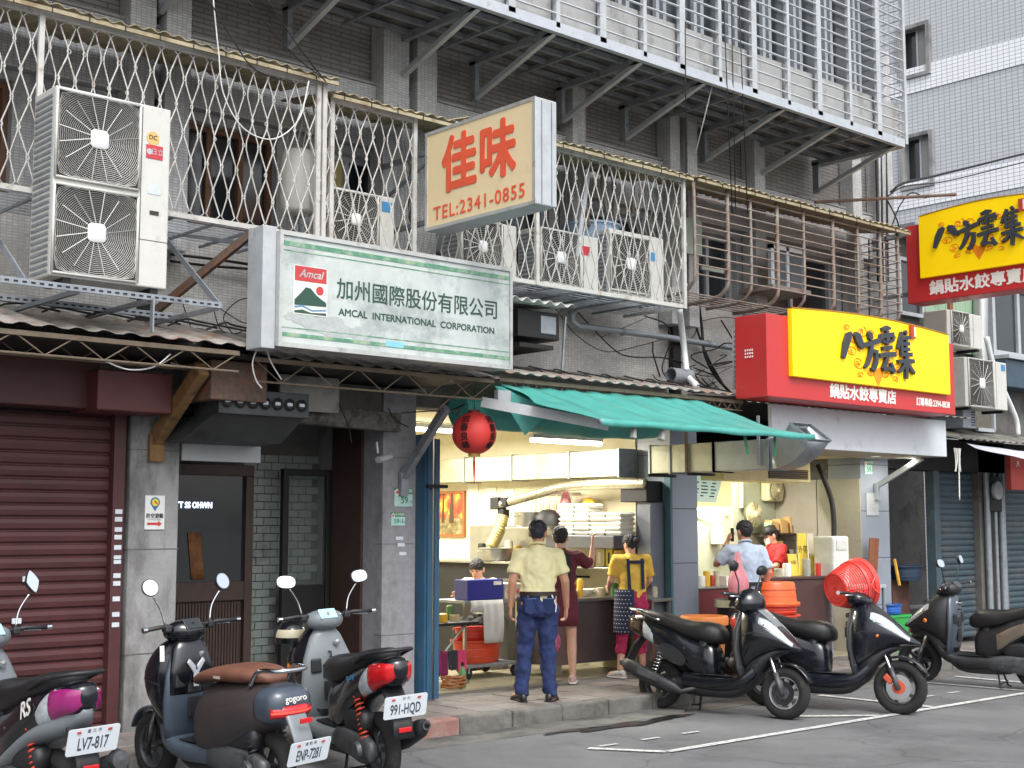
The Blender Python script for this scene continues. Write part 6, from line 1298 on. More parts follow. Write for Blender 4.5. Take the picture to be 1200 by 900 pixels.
m_redl = mat('red lamp lens', '#c11d22', .12, var=.1, scale=20, coat=.6)
m_amb = mat('amber lens', '#d8701c', .15, coat=.5)
def lerp(a, b, t): return a+(b-a)*t
class Shell:
    def __init__(s, secs, n=2.6): s.s = sorted(secs, key=lambda r: r[0]); s.n = n; s.x0 = s.s[0][0]; s.x1 = s.s[-1][0]
    def at(s, x):
        S = s.s; i = 0
        while i < len(S)-2 and x > S[i+1][0]: i += 1
        a, b = S[i], S[i+1]; t = max(0, min(1, (x-a[0])/(b[0]-a[0])))
        def h(j):
            ma = (b[j]-S[i-1][j])/(b[0]-S[i-1][0]) if i > 0 else (b[j]-a[j])/(b[0]-a[0]); mb = (S[i+2][j]-a[j])/(S[i+2][0]-a[0]) if i+2 < len(S) else (b[j]-a[j])/(b[0]-a[0])
            d = b[0]-a[0]; return (2*t**3-3*t*t+1)*a[j]+(t**3-2*t*t+t)*d*ma+(-2*t**3+3*t*t)*b[j]+(t**3-t*t)*d*mb
        return h(1), h(2), max(.004, h(3))
    def pt(s, x, th, off=0., y0=0.):
        t_, b_, w_ = s.at(x); c, si = math.cos(th), math.sin(th); e = 2/s.n
        w2, hh = w_+off, max(.004, (t_-b_)/2)+off
        return (x, y0+w2*math.copysign(abs(c)**e, c), (t_+b_)/2+hh*math.copysign(abs(si)**e, si))
    def mesh(s, nx=22, nt=26, y0=0., off=0.):
        return MB().loft([[s.pt(lerp(s.x0, s.x1, i/nx), 2*PI*j/nt, off, y0) for j in range(nt)] for i in range(nx+1)])
    def patch(s, x0, x1, a0, a1, off=.004, nx=10, nt=8, y0=0.):
        """surface patch between x0..x1 and angles a0(u)..a1(u) standing proud of the shell"""
        f = lambda v, u: v(u) if callable(v) else v
        return MB().grid(lambda u, v: s.pt(lerp(x0, x1, u), lerp(f(a0, u), f(a1, u), v), off*(math.sin(PI*min(1, max(0, u)))*math.sin(PI*v))**.35+.001, y0), nx, nt)
def pathloft(path, n=10, e=2.4):
    """sections (x, y, z, half_y, half_t) swept along a path, thickness square to the path"""
    rings = []
    for i, (x, y, z, hy, ht) in enumerate(path):
        p = Vector(path[min(i+1, len(path)-1)][:3])-Vector(path[max(i-1, 0)][:3]); p.normalize(); t = Vector((-p.z, 0, p.x)).normalized(); rr = []
        for k in range(n*2):
            a = PI*k/n; c, s_ = math.cos(a), math.sin(a); rr.append(Vector((x, y, z))+Vector((0, 1, 0))*hy*math.copysign(abs(c)**(2/e), c)+t*ht*math.copysign(abs(s_)**(2/e), s_))
        rings.append(rr)
    return MB().loft(rings)
def wheel(root, x, z, R, wd, rim, front, spokes=5, disc=None, caliper=None, y=0.):
    rr = R*.60; pr = []
    for k in range(15): a = -PI*.86+PI*1.72*k/14; pr.append((R-wd/2*1.05+wd/2*1.05*math.cos(a)*1.0, wd/2*math.sin(a)))
    pr = [(rr, -wd*.38)]+[(r, yy) for r, yy in pr if r > rr]+[(rr, wd*.38)]
    c = (x, y, z); N = 44
    ty = MB(); rings = []
    for k in range(N):
        a = 2*PI*k/N; rings.append([Vector((x+math.cos(a)*(r+(.0035 if (k % 2 and r > R*.93) else 0)), y+yy, z+math.sin(a)*(r+(.0035 if (k % 2 and r > R*.93) else 0)))) for r, yy in pr])
    rings.append(rings[0]); ty.loft(rings, False); ty.build('tyre', m_tyre, root, local=True, smooth=50)
    rb = MB().lathe([(rr*1.0, -wd*.4), (rr*1.03, -wd*.42), (rr*.95, -wd*.3), (rr*.92, 0), (rr*.95, wd*.3), (rr*1.03, wd*.42), (rr, wd*.4)], 36, c, 'y')
    rb.lathe([(0, -wd*.35), (rr*.24, -wd*.33), (rr*.26, wd*.33), (0, wd*.35)], 20, c, 'y')
    for k in range(spokes):
        a = 2*PI*k/spokes+.3; d = Vector((math.cos(a), 0, math.sin(a))); q = Vector((math.cos(a+.35), 0, math.sin(a+.35))); C0 = Vector(c)
        rb.bar(C0+d*rr*.2, C0+q*rr*.95, rr*.2, wd*.35, up=(0, 1, 0))
    r_ = rb.build('rim', rim, root, local=True, smooth=35)
    if disc:
        yy = y+disc*(wd*.5+.012); MB().lathe([(rr*.38, yy-y-.002), (rr*.78, yy-y-.002), (rr*.78, yy-y+.002), (rr*.38, yy-y+.002)], 32, c, 'y').build('brake_disc', m_chr, root, local=True, smooth=35)
        if caliper: MB().mbox(Matrix.Translation((x-.09, yy, z+.07)) @ Matrix.Rotation(.7, 4, 'Y'), .09, .05, .06).build('caliper', caliper, root, local=True, bevel=.012)
        MB().lathe([(rr*.14, yy-y-.006), (rr*.42, yy-y-.005), (rr*.42, yy-y+.006)], 24, c, 'y').build('disc_carrier', caliper or m_eng, root, local=True, smooth=35)
def mirror(root, x, y, z, sy, shape='oval', m=None, tilt=0., up_=.2, out=.08, sz=(.06, .045), back=m_sat, face=1):
    m = m or m_sat
    p = [(x, y, z), (x+.01, y+sy*out*.3, z+up_*.5), (x+.0, y+sy*out, z+up_)]
    st_ = MB().tube(smoothpath(p, 5), .006, 8).build('mirror_stalk', m, root, local=True, smooth=True)
    c = Vector(p[-1])+Vector((0, sy*sz[0]*.3, sz[1]*.9)); N = 24
    def ring(s, dx):
        out_ = []
        for k in range(N):
            a = 2*PI*k/N; ca, sa = math.cos(a), math.sin(a)
            if shape == 'diamond': q = 1/(abs(ca)**1.25+abs(sa)**1.25)**(1/1.25); yy, zz = ca*q, sa*q
            elif shape == 'round': yy, zz = ca, sa
            else: q = 1/(abs(ca)**2.6+abs(sa)**2.6)**(1/2.6); yy, zz = ca*q, sa*q
            v = Vector((dx, sz[0]*yy*s, sz[1]*zz*s)); v.rotate(Euler((sy*tilt, .32, sy*-.12))); out_.append(c+v)
        return out_
    h = MB().loft([ring(.3, .035), ring(.85, .026), ring(1.05, .0), ring(1.04, -.006)]).build('mirror_housing', back, root, local=True, smooth=50)
    MB().loft([ring(.94, -.0085), ring(.02, -.0086)], False).build('mirror_glass', m_mir, root, local=True)
def spring(root, a, b, r, m, turns=9):
    a, b = Vector(a), Vector(b); d = (b-a); q = d.normalized().to_track_quat('Z', 'Y'); n = turns*10; pts = []
    for k in range(n+1): t = 2*PI*turns*k/n; v = Vector((r*math.cos(t), r*math.sin(t), d.length*(.12+.76*k/n))); v.rotate(q); pts.append(a+v)
    s_ = MB().tube([a, b], r*.5, 8).build('damper', m_sat, root, local=True, smooth=True); MB().tube(pts, r*.26, 5).build('coil_spring', m, root, local=True, smooth=True)
def plate_(root, c, txt, w_=.30, h=.15, tilt=.25, yaw=0., small='臺灣省', two=False):
    M4 = Matrix.Translation(c) @ Matrix.Rotation(yaw, 4, 'Z') @ Matrix.Rotation(-tilt, 4, 'Y')
    F4 = M4 @ Matrix.Rotation(-PI/2, 4, 'Z') @ Matrix.Rotation(PI/2, 4, 'X')
    rr = MB(); n = []
    for sx, sz in ((1, 1), (-1, 1), (-1, -1), (1, -1)):
        for k in range(4): a = math.atan2(sz, sx)-PI/4+PI/2*k/3; n.append((sx*(w_/2-.015)+.015*math.cos(a), sz*(h/2-.015)+.015*math.sin(a)))
    p = rr.prism(n, 0, .004, F4, 'xy').build('licence_plate', m_plw, root, local=True)
    text(txt, h*.66, mat('plate dark print', '#33404f', .5), p, F4 @ Matrix.Translation((0, -h*.12, .0042)), .0006, squash=.8*w_/(h*.66*len(txt)*.62)*.95, local=True, bold=.0013, name='plate_lettering')
    text(small, h*.16, mat('plate dark print', '#33404f', .5), p, F4 @ Matrix.Translation((0, h*.36, .0042)), .0004, local=True, name='plate_lettering', space=1.6)
    for s in (-1, 1): MB().lathe([(0, 0), (.010, 0), (.008, .004), (0, .005)], 8, (0, 0, 0), 'z')
    for s in (-1, 1):
        b = MB(); b.mbox(F4 @ Matrix.Translation((s*w_*.3, h*.36, .006)), .022, .012, .006); b.build('plate_bolt', mat('red plate bolt', '#b04a44', .5), p, local=True)
def scooter(label, loc, heading, lean, sp):
    t = thing('scooter', label, 'scooter', loc, sp.get('group', 'parked scooters')); t.rotation_euler = (lean, 0, heading); t.scale = (sp.get('sc', 1.04),)*3
    g = lambda k, d=None: sp.get(k, d)
    body, trim, inner = g('body', m_blk), g('trim', m_sat), g('inner', m_sat); R = g('R', .23); xr, xf = -.60, g('xf', .66)
    wheel(t, xr, R, R, .10, g('rimr', m_eng), False, 5); wheel(t, xf, R, R, .095, g('rim', m_rimm), True, g('spokes', 6), g('disc', -1), g('caliper'))
    # front
    fs = g('front', [(.24, .96, .34, .14), (.32, .99, .38, .18), (.40, .965, .46, .20), (.50, .89, .53, .19), (.60, .80, .575, .16), (.70, .71, .585, .115), (.76, .655, .585, .07), (.80, .62, .595, .03)])
    F = Shell(fs, 2.3); F.mesh(26, 30).build('front_cowl', body, t, smooth=True, local=True)
    if g('headlight', True):
        for s in (0, 1):
            a0 = (lambda u: lerp(.45, -.05, u)) if s == 0 else (lambda u: PI-lerp(.45, -.05, u)); a1 = (lambda u: lerp(.75, 1.05, math.sin(PI*min(1, u*1.1)))) if s == 0 else (lambda u: PI-lerp(.75, 1.05, math.sin(PI*min(1, u*1.1))))
            hl = F.patch(g('hx0', .46), g('hx1', .75), a0, a1, .010, 14, 8).build('headlight', m_lens, t, smooth=True, local=True)
            F.patch(g('hx0', .46)+.03, g('hx1', .75)-.08, (lambda u: .35) if s == 0 else (lambda u: PI-.35), (lambda u: .6) if s == 0 else (lambda u: PI-.6), .0125, 8, 5).build('reflector', m_chr, hl, smooth=True, local=True)
    if g('indicator', True):
        for s in (1, -1): MB().lathe([(0, .02), (.02, .016), (.028, 0), (0, -.004)], 14, (.50, s*.183, .69), 'y').build('indicator', m_amb, t, smooth=True, local=True) if s > 0 else MB().lathe([(0, -.02), (.02, -.016), (.028, 0), (0, .004)], 14, (.50, -.183, .69), 'y').build('indicator', m_amb, t, smooth=True, local=True)
    pathloft([(.30, 0, .30, .15, .035), (.27, 0, .42, .19, .035), (.245, 0, .58, .205, .04), (.245, 0, .76, .18, .045), (.27, 0, .90, .12, .05), (.285, 0, .98, .06, .045)]).build('leg_shield', inner, t, smooth=True, local=True)
    for s in (-1, 1): MB().box(.192, .215, s*.10-.04, s*.10+.04, .66, .76).build('pocket', m_sat, t, local=True, bevel=.012)
    MB().lathe([(0, -.03), (.022, -.028), (.026, 0)], 14, (.215, -.06, .86), 'x').build('key_lock', m_chr, t, local=True); MB().tube([(.22, 0, .80), (.17, 0, .80), (.165, 0, .775), (.18, 0, .765)], .007, 6).build('bag_hook', m_sat, t, local=True)
    MB().box(.196, .212, -.045, .045, .46, .60).build('vent_panel', trim, t, local=True, bevel=.006)
    MB().box(.19, .235, -.05, .05, .62, .72).build('glove_lid', trim, t, local=True, bevel=.01)
    Shell([(-.30, .36, .20, .13), (-.1, .335, .2, .15), (.1, .33, .2, .16), (.25, .35, .23, .165), (.36, .42, .28, .15), (.44, .5, .38, .11)], 3.5).mesh(16, 24).build('floorboard', g('floor', body), t, smooth=50, local=True)
    MB().box(-.22, .2, -.12, .12, .332, .342).build('foot_mat', m_sat, t, local=True, bevel=.004)
    Shell([(-.45, .3, .2, .08), (-.3, .3, .15, .11), (0, .24, .14, .12), (.2, .26, .16, .10), (.34, .36, .25, .06)], 2.6).mesh(12, 18).build('under_cover', m_sat, t, smooth=True, local=True)
    # panel gaps, lower nose trim, cables
    for s in (0, 1):
        for th_ in (.02, -.75): F.patch(.30, .74, (lambda u, th_=th_: th_) if s == 0 else (lambda u, th_=th_: PI-th_), (lambda u, th_=th_: th_+.035) if s == 0 else (lambda u, th_=th_: PI-th_-.035), .0015, 14, 1).build('panel_gap', m_sat, t, local=True)
    F.patch(.42, .60, PI/2-.5, PI/2+.5, .006, 10, 6).build('nose_insert', g('insert', m_sat), t, smooth=True, local=True)
    Shell([(.30, .50, .24, .10), (.38, .54, .28, .13), (.46, .56, .40, .13), (.56, .60, .52, .10), (.66, .61, .57, .05)], 2.4).mesh(10, 18).build('lower_cowl', m_sat, t, smooth=True, local=True)
    for k_ in range(3): MB().tube(smoothpath([(.30, -.12+.09*k_, 1.03), (.40, -.15+.1*k_, 1.0), (.40, -.10+.08*k_, .90)], 5), .005, 5).build('brake_cable', m_sat, t, smooth=True, local=True)
    MB().tube(smoothpath([(xf-.16, .06, .6), (xf-.12, .12, .42), (xf-.02, .09, R+.03)], 5), .005, 5).build('brake_hose', m_sat, t, smooth=True, local=True)
    for s in (-1, 1):
        for x_, z_ in ((-.62, .68), (-.28, .56), (.3, .42)): MB().lathe([(0, s*.005), (.009, s*.004), (.009, 0)], 8, (x_, s*(.14 if x_ < -.5 else .152 if x_ < 0 else .165), z_), 'y').build('bolt', m_eng, t, local=True)
    # front fender and fork
    fd_ = []
    for k in range(11):
        a = math.radians(25+115*k/10); q = R+.028; fd_.append((xf+q*math.cos(a), 0, R+q*math.sin(a), .062*(1-.25*abs(k-5)/5), .012))
    pathloft(fd_, 8, 3).build('front_fender', g('fender', body), t, smooth=True, local=True)
    for s in (-1, 1): 
        MB().tube([(xf-.005, s*.075, R), (xf-.16, s*.07, .62)], .016, 10).build('fork_leg', m_chr, t, smooth=True, local=True)
        MB().tube([(xf, s*.075, R-.02), (xf-.07, s*.072, R+.17)], .024, 10).build('fork_slider', m_eng, t, smooth=True, local=True)
    MB().lathe([(0, -.085), (.016, -.085), (.016, .085), (0, .085)], 10, (xf, 0, R), 'y').build('axle', m_chr, t, local=True)
    # rear body and seat
    rs = g('rear', [(-.95, .825, .73, .045), (-.91, .845, .68, .085), (-.84, .85, .655, .11), (-.72, .84, .60, .135), (-.55, .80, .53, .15), (-.40, .76, .44, .155), (-.26, .70, .34, .15), (-.14, .66, .29, .14), (-.04, .63, .29, .13), (.01, .56, .31, .10)])
    Rr = Shell(rs, 2.5); Rr.mesh(28, 28).build('rear_body', g('rearm', body), t, smooth=True, local=True)
    pathloft([(-.10, 0, .33, .13, .05), (-.11, 0, .45, .125, .06), (-.12, 0, .58, .12, .06), (-.12, 0, .68, .11, .05)], 10, 3).build('seat_pillar', g('pillar', m_sat), t, smooth=True, local=True)
    ss = g('seat', [(-.80, .89, .83, .06), (-.72, .895, .79, .11), (-.56, .875, .74, .145), (-.42, .835, .70, .155), (-.26, .81, .645, .165), (-.10, .81, .615, .16), (.01, .785, .61, .125), (.07, .73, .63, .06)])
    St = Shell(ss, 2.7); St.mesh(26, 24).build('seat', g('seatm', m_seat), t, smooth=True, local=True)
    if g('side_panel'):
        for s in (0, 1): Rr.patch(-.66, -.24, (lambda u: -.5) if s == 0 else (lambda u: PI+.5), (lambda u: .25) if s == 0 else (lambda u: PI-.25), .008, 12, 6).build('side_panel', g('side_panel'), t, smooth=True, local=True)
    # tail lamp
    if g('tail', True):
        a_ = g('tail_w', .75)
        for s in (0, 1):
            f0 = (lambda u: -.85) if s == 0 else (lambda u: PI+.85); f1 = (lambda u: .6) if s == 0 else (lambda u: PI-.6)
            Rr.patch(-.945, g('tx', -.74), f0, f1, .009, 10, 8).build('tail_lamp', g('tailm', m_redl), t, smooth=True, local=True)
            Rr.patch(g('tx', -.74)+.003, g('tx', -.74)+.12, f0, lambda u, f1=f1, s=s: (lerp(.5, -.1, u) if s == 0 else PI-lerp(.5, -.1, u)), .008, 8, 6).build('rear_indicator', m_lens, t, smooth=True, local=True)
    if g('rail', True):
        pts = [(-.55, .15, .80), (-.74, .155, .865), (-.90, .10, .895), (-.94, 0, .90), (-.90, -.10, .895), (-.74, -.155, .865), (-.55, -.15, .80)]
        MB().tube(smoothpath(pts, 5), .013, 8).build('grab_rail', g('railm', m_sat), t, smooth=True, local=True)
    # rear fender, plate, reflector
    pathloft([(-.78, 0, .66, .075, .02), (-.87, 0, .56, .075, .018), (-.93, 0, .44, .07, .014), (-.95, 0, .34, .075, .01)], 8, 3).build('rear_fender', g('rfender', m_sat), t, smooth=True, local=True)
    if g('plate'): plate_(t, (-.985, 0, g('pz', .53)), g('plate'), tilt=g('ptilt', .3), small=g('psmall', '臺北市'))
    MB().mbox(Matrix.Translation((-.965, 0, g('rz', .40))) @ Matrix.Rotation(-.1, 4, 'Y'), .012, .09, .03).build('reflector', m_redl, t, local=True, bevel=.003)
    # engine, drive case, shocks, exhaust, stand
    Shell([(-.72, .30, .18, .03), (-.6, .34, .15, .045), (-.4, .36, .18, .05), (-.2, .34, .2, .045), (-.1, .3, .22, .02)], 3).mesh(14, 18, .115).build('drive_case', m_eng, t, smooth=True, local=True)
    Shell([(-.62, .48, .36, .05), (-.5, .5, .34, .06), (-.34, .48, .34, .05), (-.28, .44, .37, .02)], 3).mesh(10, 16, .09).build('air_filter', m_sat, t, smooth=True, local=True)
    MB().lathe([(0, .02), (.05, .018), (.06, 0), (.06, -.03)], 18, (-.58, .165, .24), 'y').build('clutch_cover', m_eng, t, smooth=40, local=True)
    spring(t, (-.62, .12, .27), (-.50, .11, .62), .028, g('springm', m_sat)); spring(t, (-.62, -.12, .27), (-.50, -.11, .62), .028, g('springm', m_sat))
    if g('exhaust', True):
        pathloft([(-.15, -.10, .22, .02, .02), (-.3, -.13, .17, .022, .022), (-.38, -.15, .2, .05, .055), (-.6, -.165, .27, .055, .065), (-.84, -.17, .37, .05, .06), (-.90, -.17, .40, .035, .04)], 8, 2.5).build('exhaust', g('exm', m_sat), t, smooth=True, local=True)
        MB().lathe([(.028, 0), (.03, -.03), (.02, -.03)], 14, (-.905, -.17, .40), 'x').build('exhaust_tip', m_eng, t, local=True)
        pathloft([(-.5, -.222, .27, .004, .03), (-.72, -.228, .34, .004, .035)], 6, 3).build('heat_shield', g('shieldm', m_eng), t, local=True)
    for s in (-1, 1): MB().tube([(-.2, s*.06, .2), (-.24, s*.11, .02), (-.27, s*.12, .005)], .011, 6).build('stand_leg', m_sat, t, local=True)
    MB().tube([(-.24, -.11, .06), (-.24, .11, .06)], .009, 6).build('stand_bar', m_sat, t, local=True)
    # handlebar
    hx, hz = g('hb', (.26, 1.045))
    hc = Shell([(hx-.09, hz-.0, hz-.06, .05), (hx-.05, hz+.035, hz-.09, .11), (hx+.02, hz+.045, hz-.1, .15), (hx+.09, hz+.02, hz-.1, .13), (hx+.15, hz-.03, hz-.09, .06)], 2.3)
    hc.mesh(16, 24).build('handlebar_cover', g('hbm', body), t, smooth=True, local=True)
    MB().mbox(Matrix.Translation((hx-.06, 0, hz+.02)) @ Matrix.Rotation(-.75, 4, 'Y'), .09, .13, .012).build('dial', g('dialm', m_glass), t, local=True, bevel=.01)
    pathloft([(hx+.03, 0, hz-.04, .05, .05), (hx+.02, 0, hz-.12, .05, .045)], 8).build('steering_neck', m_sat, t, smooth=True, local=True)
    for s in (-1, 1):
        MB().tube([(hx, s*.10, hz), (hx-.03, s*.22, hz+.015), (hx-.055, s*.34, hz+.01)], .014, 10).build('grip', m_sat, t, smooth=True, local=True)
        MB().lathe([(0, 0), (.018, 0), (.018, s*.03), (0, s*.03)], 10, (hx-.056, s*.34, hz+.01), 'y').build('bar_end', m_chr, t, local=True)
        MB().tube([(hx+.03, s*.16, hz+.0), (hx+.035, s*.24, hz-.005), (hx-.005, s*.33, hz-.01)], .006, 6).build('brake_lever', m_chr, t, smooth=True, local=True)
        MB().mbox(Matrix.Translation((hx-.01, s*.165, hz+.0)), .06, .05, .05).build('switch_pod', m_sat, t, local=True, bevel=.012)
        if g('mirrors', True): mirror(t, hx+.0, s*.17, hz+.02, s, g('mshape', 'oval'), g('mirm'), g('mtilt', .1), g('mup', .2), .09, g('msz', (.068, .045)), g('mback', m_sat))
    return t
def grp_loc(px, py, x, y): return (x, y, 0)
m_grey = mat('silver grey plastic', '#70767a', .4, var=.08, coat=.2, dirt='#5f6669', damt=.15)
m_blue2 = mat('pale turquoise screen', '#9fc7d8', .2)
m_or2 = mat('orange red spring', '#c2442a', .4)
def rect_text(t, s, size, m, M4, **k): return text(s, size, m, t, M4, .0008, local=True, **k)
# S1 grey and black scooter, leftmost
s1 = scooter('grey and black scooter with magenta tail lamp before the maroon shutter', (3.36, -1.78, 0), math.radians(94), -.03,
  dict(body=m_blk, inner=m_grey, hbm=m_grey, floor=m_grey, tailm=mat('magenta lamp lens', '#8f2468', .15, coat=.6), plate='LV7-817', springm=m_or2, mshape='diamond', msz=(.045, .075), mback=m_sat, rfender=m_sat, rimr=m_eng, exm=m_sat, pz=.55, side_panel=None, mirm=m_chr, dialm=m_blue2))
Rr = Shell([(-.93, .72, .66, .03), (-.8, .70, .56, .10), (-.55, .60, .48, .16), (-.3, .48, .34, .16), (-.1, .36, .28, .14)], 2.4); Rr.mesh(16, 20).build('lower_trim', m_grey, s1, smooth=True, local=True)
M4 = Matrix.Translation((-.52, .158, .68)) @ Matrix.Rotation(PI, 4, 'Z') @ Matrix.Rotation(PI/2, 4, 'X') @ Matrix.Rotation(.35, 4, 'Z')
rect_text(s1, 'RS', .12, m_wl, M4, bold=.002, shear=.5, name='side_lettering')
MB().lathe([(0, -.06), (.05, -.05), (.055, 0), (.045, .02), (0, .02)], 16, (-.93, -.17, .42), 'x').build('muffler_end', m_eng, s1, smooth=40, local=True)
# S2 rounded electric scooter with brown seat
m_es = mat('blue grey pearl plastic', '#3e4854', .35, var=.06, coat=.4, dirt='#3e464f', damt=.15); m_taupe = mat('taupe side panel', '#3a3435', .45, var=.08, coat=.1)
m_brs = mat('brown leather seat', '#6b4638', .5, var=.15, scale=8, bump=.25, bscale=90, dirt='#4f3127', damt=.25)
s2_ = scooter('rounded grey electric scooter with brown seat and red tail bar', (4.68, -1.92, 0), math.radians(95), -.05,
  dict(sc=1.03, rearm=m_taupe, body=m_blk, inner=m_es, floor=m_es, hbm=m_blk, fender=m_es, front=[(.26, .95, .34, .16), (.32, .98, .36, .20), (.42, .95, .44, .21), (.50, .86, .56, .18), (.56, .74, .62, .1), (.59, .69, .65, .04)], headlight=False, indicator=False,
   rear=[(-.80, .70, .56, .07), (-.75, .745, .50, .125), (-.62, .76, .44, .165), (-.45, .755, .34, .18), (-.25, .74, .26, .18), (-.08, .70, .24, .165), (.02, .60, .26, .13), (.06, .5, .3, .08)],
   seat=[(-.70, .80, .75, .07), (-.62, .835, .745, .13), (-.45, .85, .735, .165), (-.25, .835, .73, .17), (-.08, .80, .715, .16), (.03, .755, .69, .12), (.07, .72, .69, .06)], seatm=m_brs, side_panel=m_taupe, tail=False, rail=False, exhaust=False, plate='ENP-7281', pz=.37, rz=.55, ptilt=.35, psmall='電動車',
   mshape='round', msz=(.056, .056), mirm=m_chr, mback=m_sat, pillar=m_taupe, rimr=m_sat, rim=m_eng, rfender=m_grey))
MB().tube(smoothpath([(-.60, .135, .74), (-.68, .13, .83), (-.84, .10, .84), (-.87, 0, .84), (-.84, -.10, .84), (-.68, -.13, .83), (-.60, -.135, .74)], 6), .014, 10).build('grab_rail', m_chr, s2_, smooth=True, local=True)
tl = Shell([(-.86, .70, .57, .10), (-.82, .735, .53, .15), (-.74, .75, .50, .165), (-.66, .74, .5, .16)], 2.8); tl.mesh(12, 26).build('tail_panel', m_es, s2_, smooth=True, local=True)
def bent(u, v, z0, z1, o): 
    y = lerp(-.152, .152, u); x = -.868+(abs(y)/.16)**2.6*.07-o; return (x, y, lerp(z0, z1, v))
MB().grid(lambda u, v: bent(u, v, .565, .63, .012*math.sin(PI*v)), 20, 5).build('tail_bar', m_redl, s2_, smooth=True, local=True, solid=.006)
MB().grid(lambda u, v: bent(u, v, .588, .602, .018), 20, 2).build('tail_strip', mat('bright red reflector', '#ff5a4a', .2), s2_, smooth=True, local=True)
rect_text(s2_, 'gogoro', .055, m_wl, Matrix.Translation((-.874, 0, .672)) @ Matrix.Rotation(-PI/2, 4, 'Z') @ Matrix.Rotation(PI/2-.12, 4, 'X'), name='tail_lettering')
MB().mbox(Matrix.Translation((-.30, .168, .775)), .07, .004, .022).build('seat_tag', mat('seat tag', '#b5a39a', .4), s2_, local=True, bevel=.002)
pathloft([(.23, 0, .62, .175, .03), (.222, 0, .76, .165, .045), (.245, 0, .90, .13, .052), (.265, 0, .98, .09, .045)], 10).build('upper_shield', m_blk, s2_, smooth=True, local=True)
hk = MB().prism([(-.02, 0), (.02, 0), (.02, .09), (.07, .16), (.05, .185), (0, .13), (-.05, .185), (-.07, .16), (-.02, .09)], .165, .178, Matrix.Translation((0, 0, .66)), 'yz').build('bag_hook', m_alu, s2_, local=True, bevel=.006)
MB().mbox(Matrix.Translation((.16, .26, .9)), .012, .03, .10).build('key_tag', m_wl, s2_, local=True, bevel=.003)
# S3 black scooter with pale inner shield
s3 = scooter('black scooter with pale grey inner shield beside the electric scooter', (5.80, -1.82, 0), math.radians(79), -.06,
  dict(body=m_blk, inner=m_grey, hbm=m_grey, floor=m_grey, plate='991-HQD', springm=m_or2, R=.235, dialm=m_blue2, mirm=m_chr, tx=-.72, rfender=m_sat, psmall='台北', rail=True, pz=.55))
rect_text(s3, 'Racing', .05, m_bl, Matrix.Translation((-.5, .162, .70)) @ Matrix.Rotation(PI, 4, 'Z') @ Matrix.Rotation(PI/2, 4, 'X') @ Matrix.Rotation(.3, 4, 'Z'), shear=.5, name='side_lettering')
hl_ = thing('helmet', 'black and cream helmet hanging on the pale grey scooter bar', 'helmet', (5.70, -1.22, .93)); pr_ = [(0, .12)]+[(.125*math.cos(a), .12*math.sin(a)) for a in [PI/2-PI*.62*k/10 for k in range(1, 11)]]
MB().lathe(pr_, 22, (5.69, -1.24, .92)).build('shell', m_blk, hl_, smooth=True); MB().lathe([(.127*math.cos(a), .122*math.sin(a)) for a in [.5-.1*k for k in range(6)]], 10, (5.69, -1.24, .92), 'z', False, PI, PI*1.7).build('stripe', mat('cream helmet band', '#b9b297', .4), hl_, smooth=True)
# S4, S5 black scooters facing the street
s4 = scooter('glossy black scooter with chrome wheel in front of the tiled pillar', (10.13, -1.66, 0), math.radians(-78), -.10, dict(body=m_blk, side_panel=None, railm=m_chr, rim=m_rimm, rimr=m_eng, indicator=False, insert=m_grey, springm=m_chr, R=.225, spokes=7, tailm=mat('smoked lamp lens', '#2a1518', .15, coat=.5)))
for s in (1, -1):
    MB().lathe([(0, s*.012), (.05, s*.01), (.09, 0), (0, 0)], 26, (0, 0, 0), 'y')
    pl_ = MB(); pl_.add([(-.40+.14*math.cos(a), s*.160+.0*math.sin(a), .50+.075*math.sin(a)-.06*math.cos(a)) for a in [2*PI*k/26 for k in range(26)]], [tuple(range(26))]); pl_.build('vent_panel', m_sat, s4, local=True, solid=.012)
rect_text(s4, 'Duke RS', .045, m_wl, Matrix.Translation((-.62, -.155, .66)) @ Matrix.Rotation(PI/2, 4, 'X') @ Matrix.Rotation(-.3, 4, 'Z'), shear=.4, name='side_lettering') if False else rect_text(s4, 'RX', .05, m_grey, Matrix.Translation((-.66, -.142, .70)) @ Matrix.Rotation(PI/2, 4, 'X'), shear=.4, name='side_lettering')
mk = thing('plastic_cover', 'black and white visor cover over the glossy black scooter bar', 'cover', (10.25, -2.0, .95))
MB().loft([[(10.24+.17*s*math.cos(a)*1.0, -1.98+.13*s*math.sin(a), z) for a in [2*PI*k/20 for k in range(20)]] for z, s in ((.96, .7), (.98, .95), (1.04, 1.0), (1.10, .85), (1.15, .5), (1.17, .1))]).build('shell', m_blk, mk, smooth=True)
s5 = scooter('black scooter with orange brake caliper carrying a red basket', (11.12, -2.2, 0), math.radians(-72), -.08, dict(body=mat('metallic black paint', '#1b1e27', .25, .3, var=.08, coat=.5), caliper=mat('orange red caliper', '#c05034', .5, var=.2), mirrors=False, rim=m_eng, spokes=5, R=.24, inner=m_sat, rail=True,
   front=[(.24, .94, .34, .15), (.32, .99, .38, .19), (.42, .97, .46, .21), (.52, .90, .54, .20), (.62, .82, .59, .17), (.71, .74, .61, .125), (.78, .68, .61, .08), (.84, .64, .615, .03)], hx0=.44, hx1=.77))
c = s5.location; hd_ = Vector((math.cos(math.radians(-72)), math.sin(math.radians(-72)), 0))
bc_ = at(1000, 688, Y=-2.35)
basket(bc_+Vector((-.20, .06, -.02)), (.93, -.22, .16), .235, .30, 'round red perforated basket set on the black scooter handlebar')
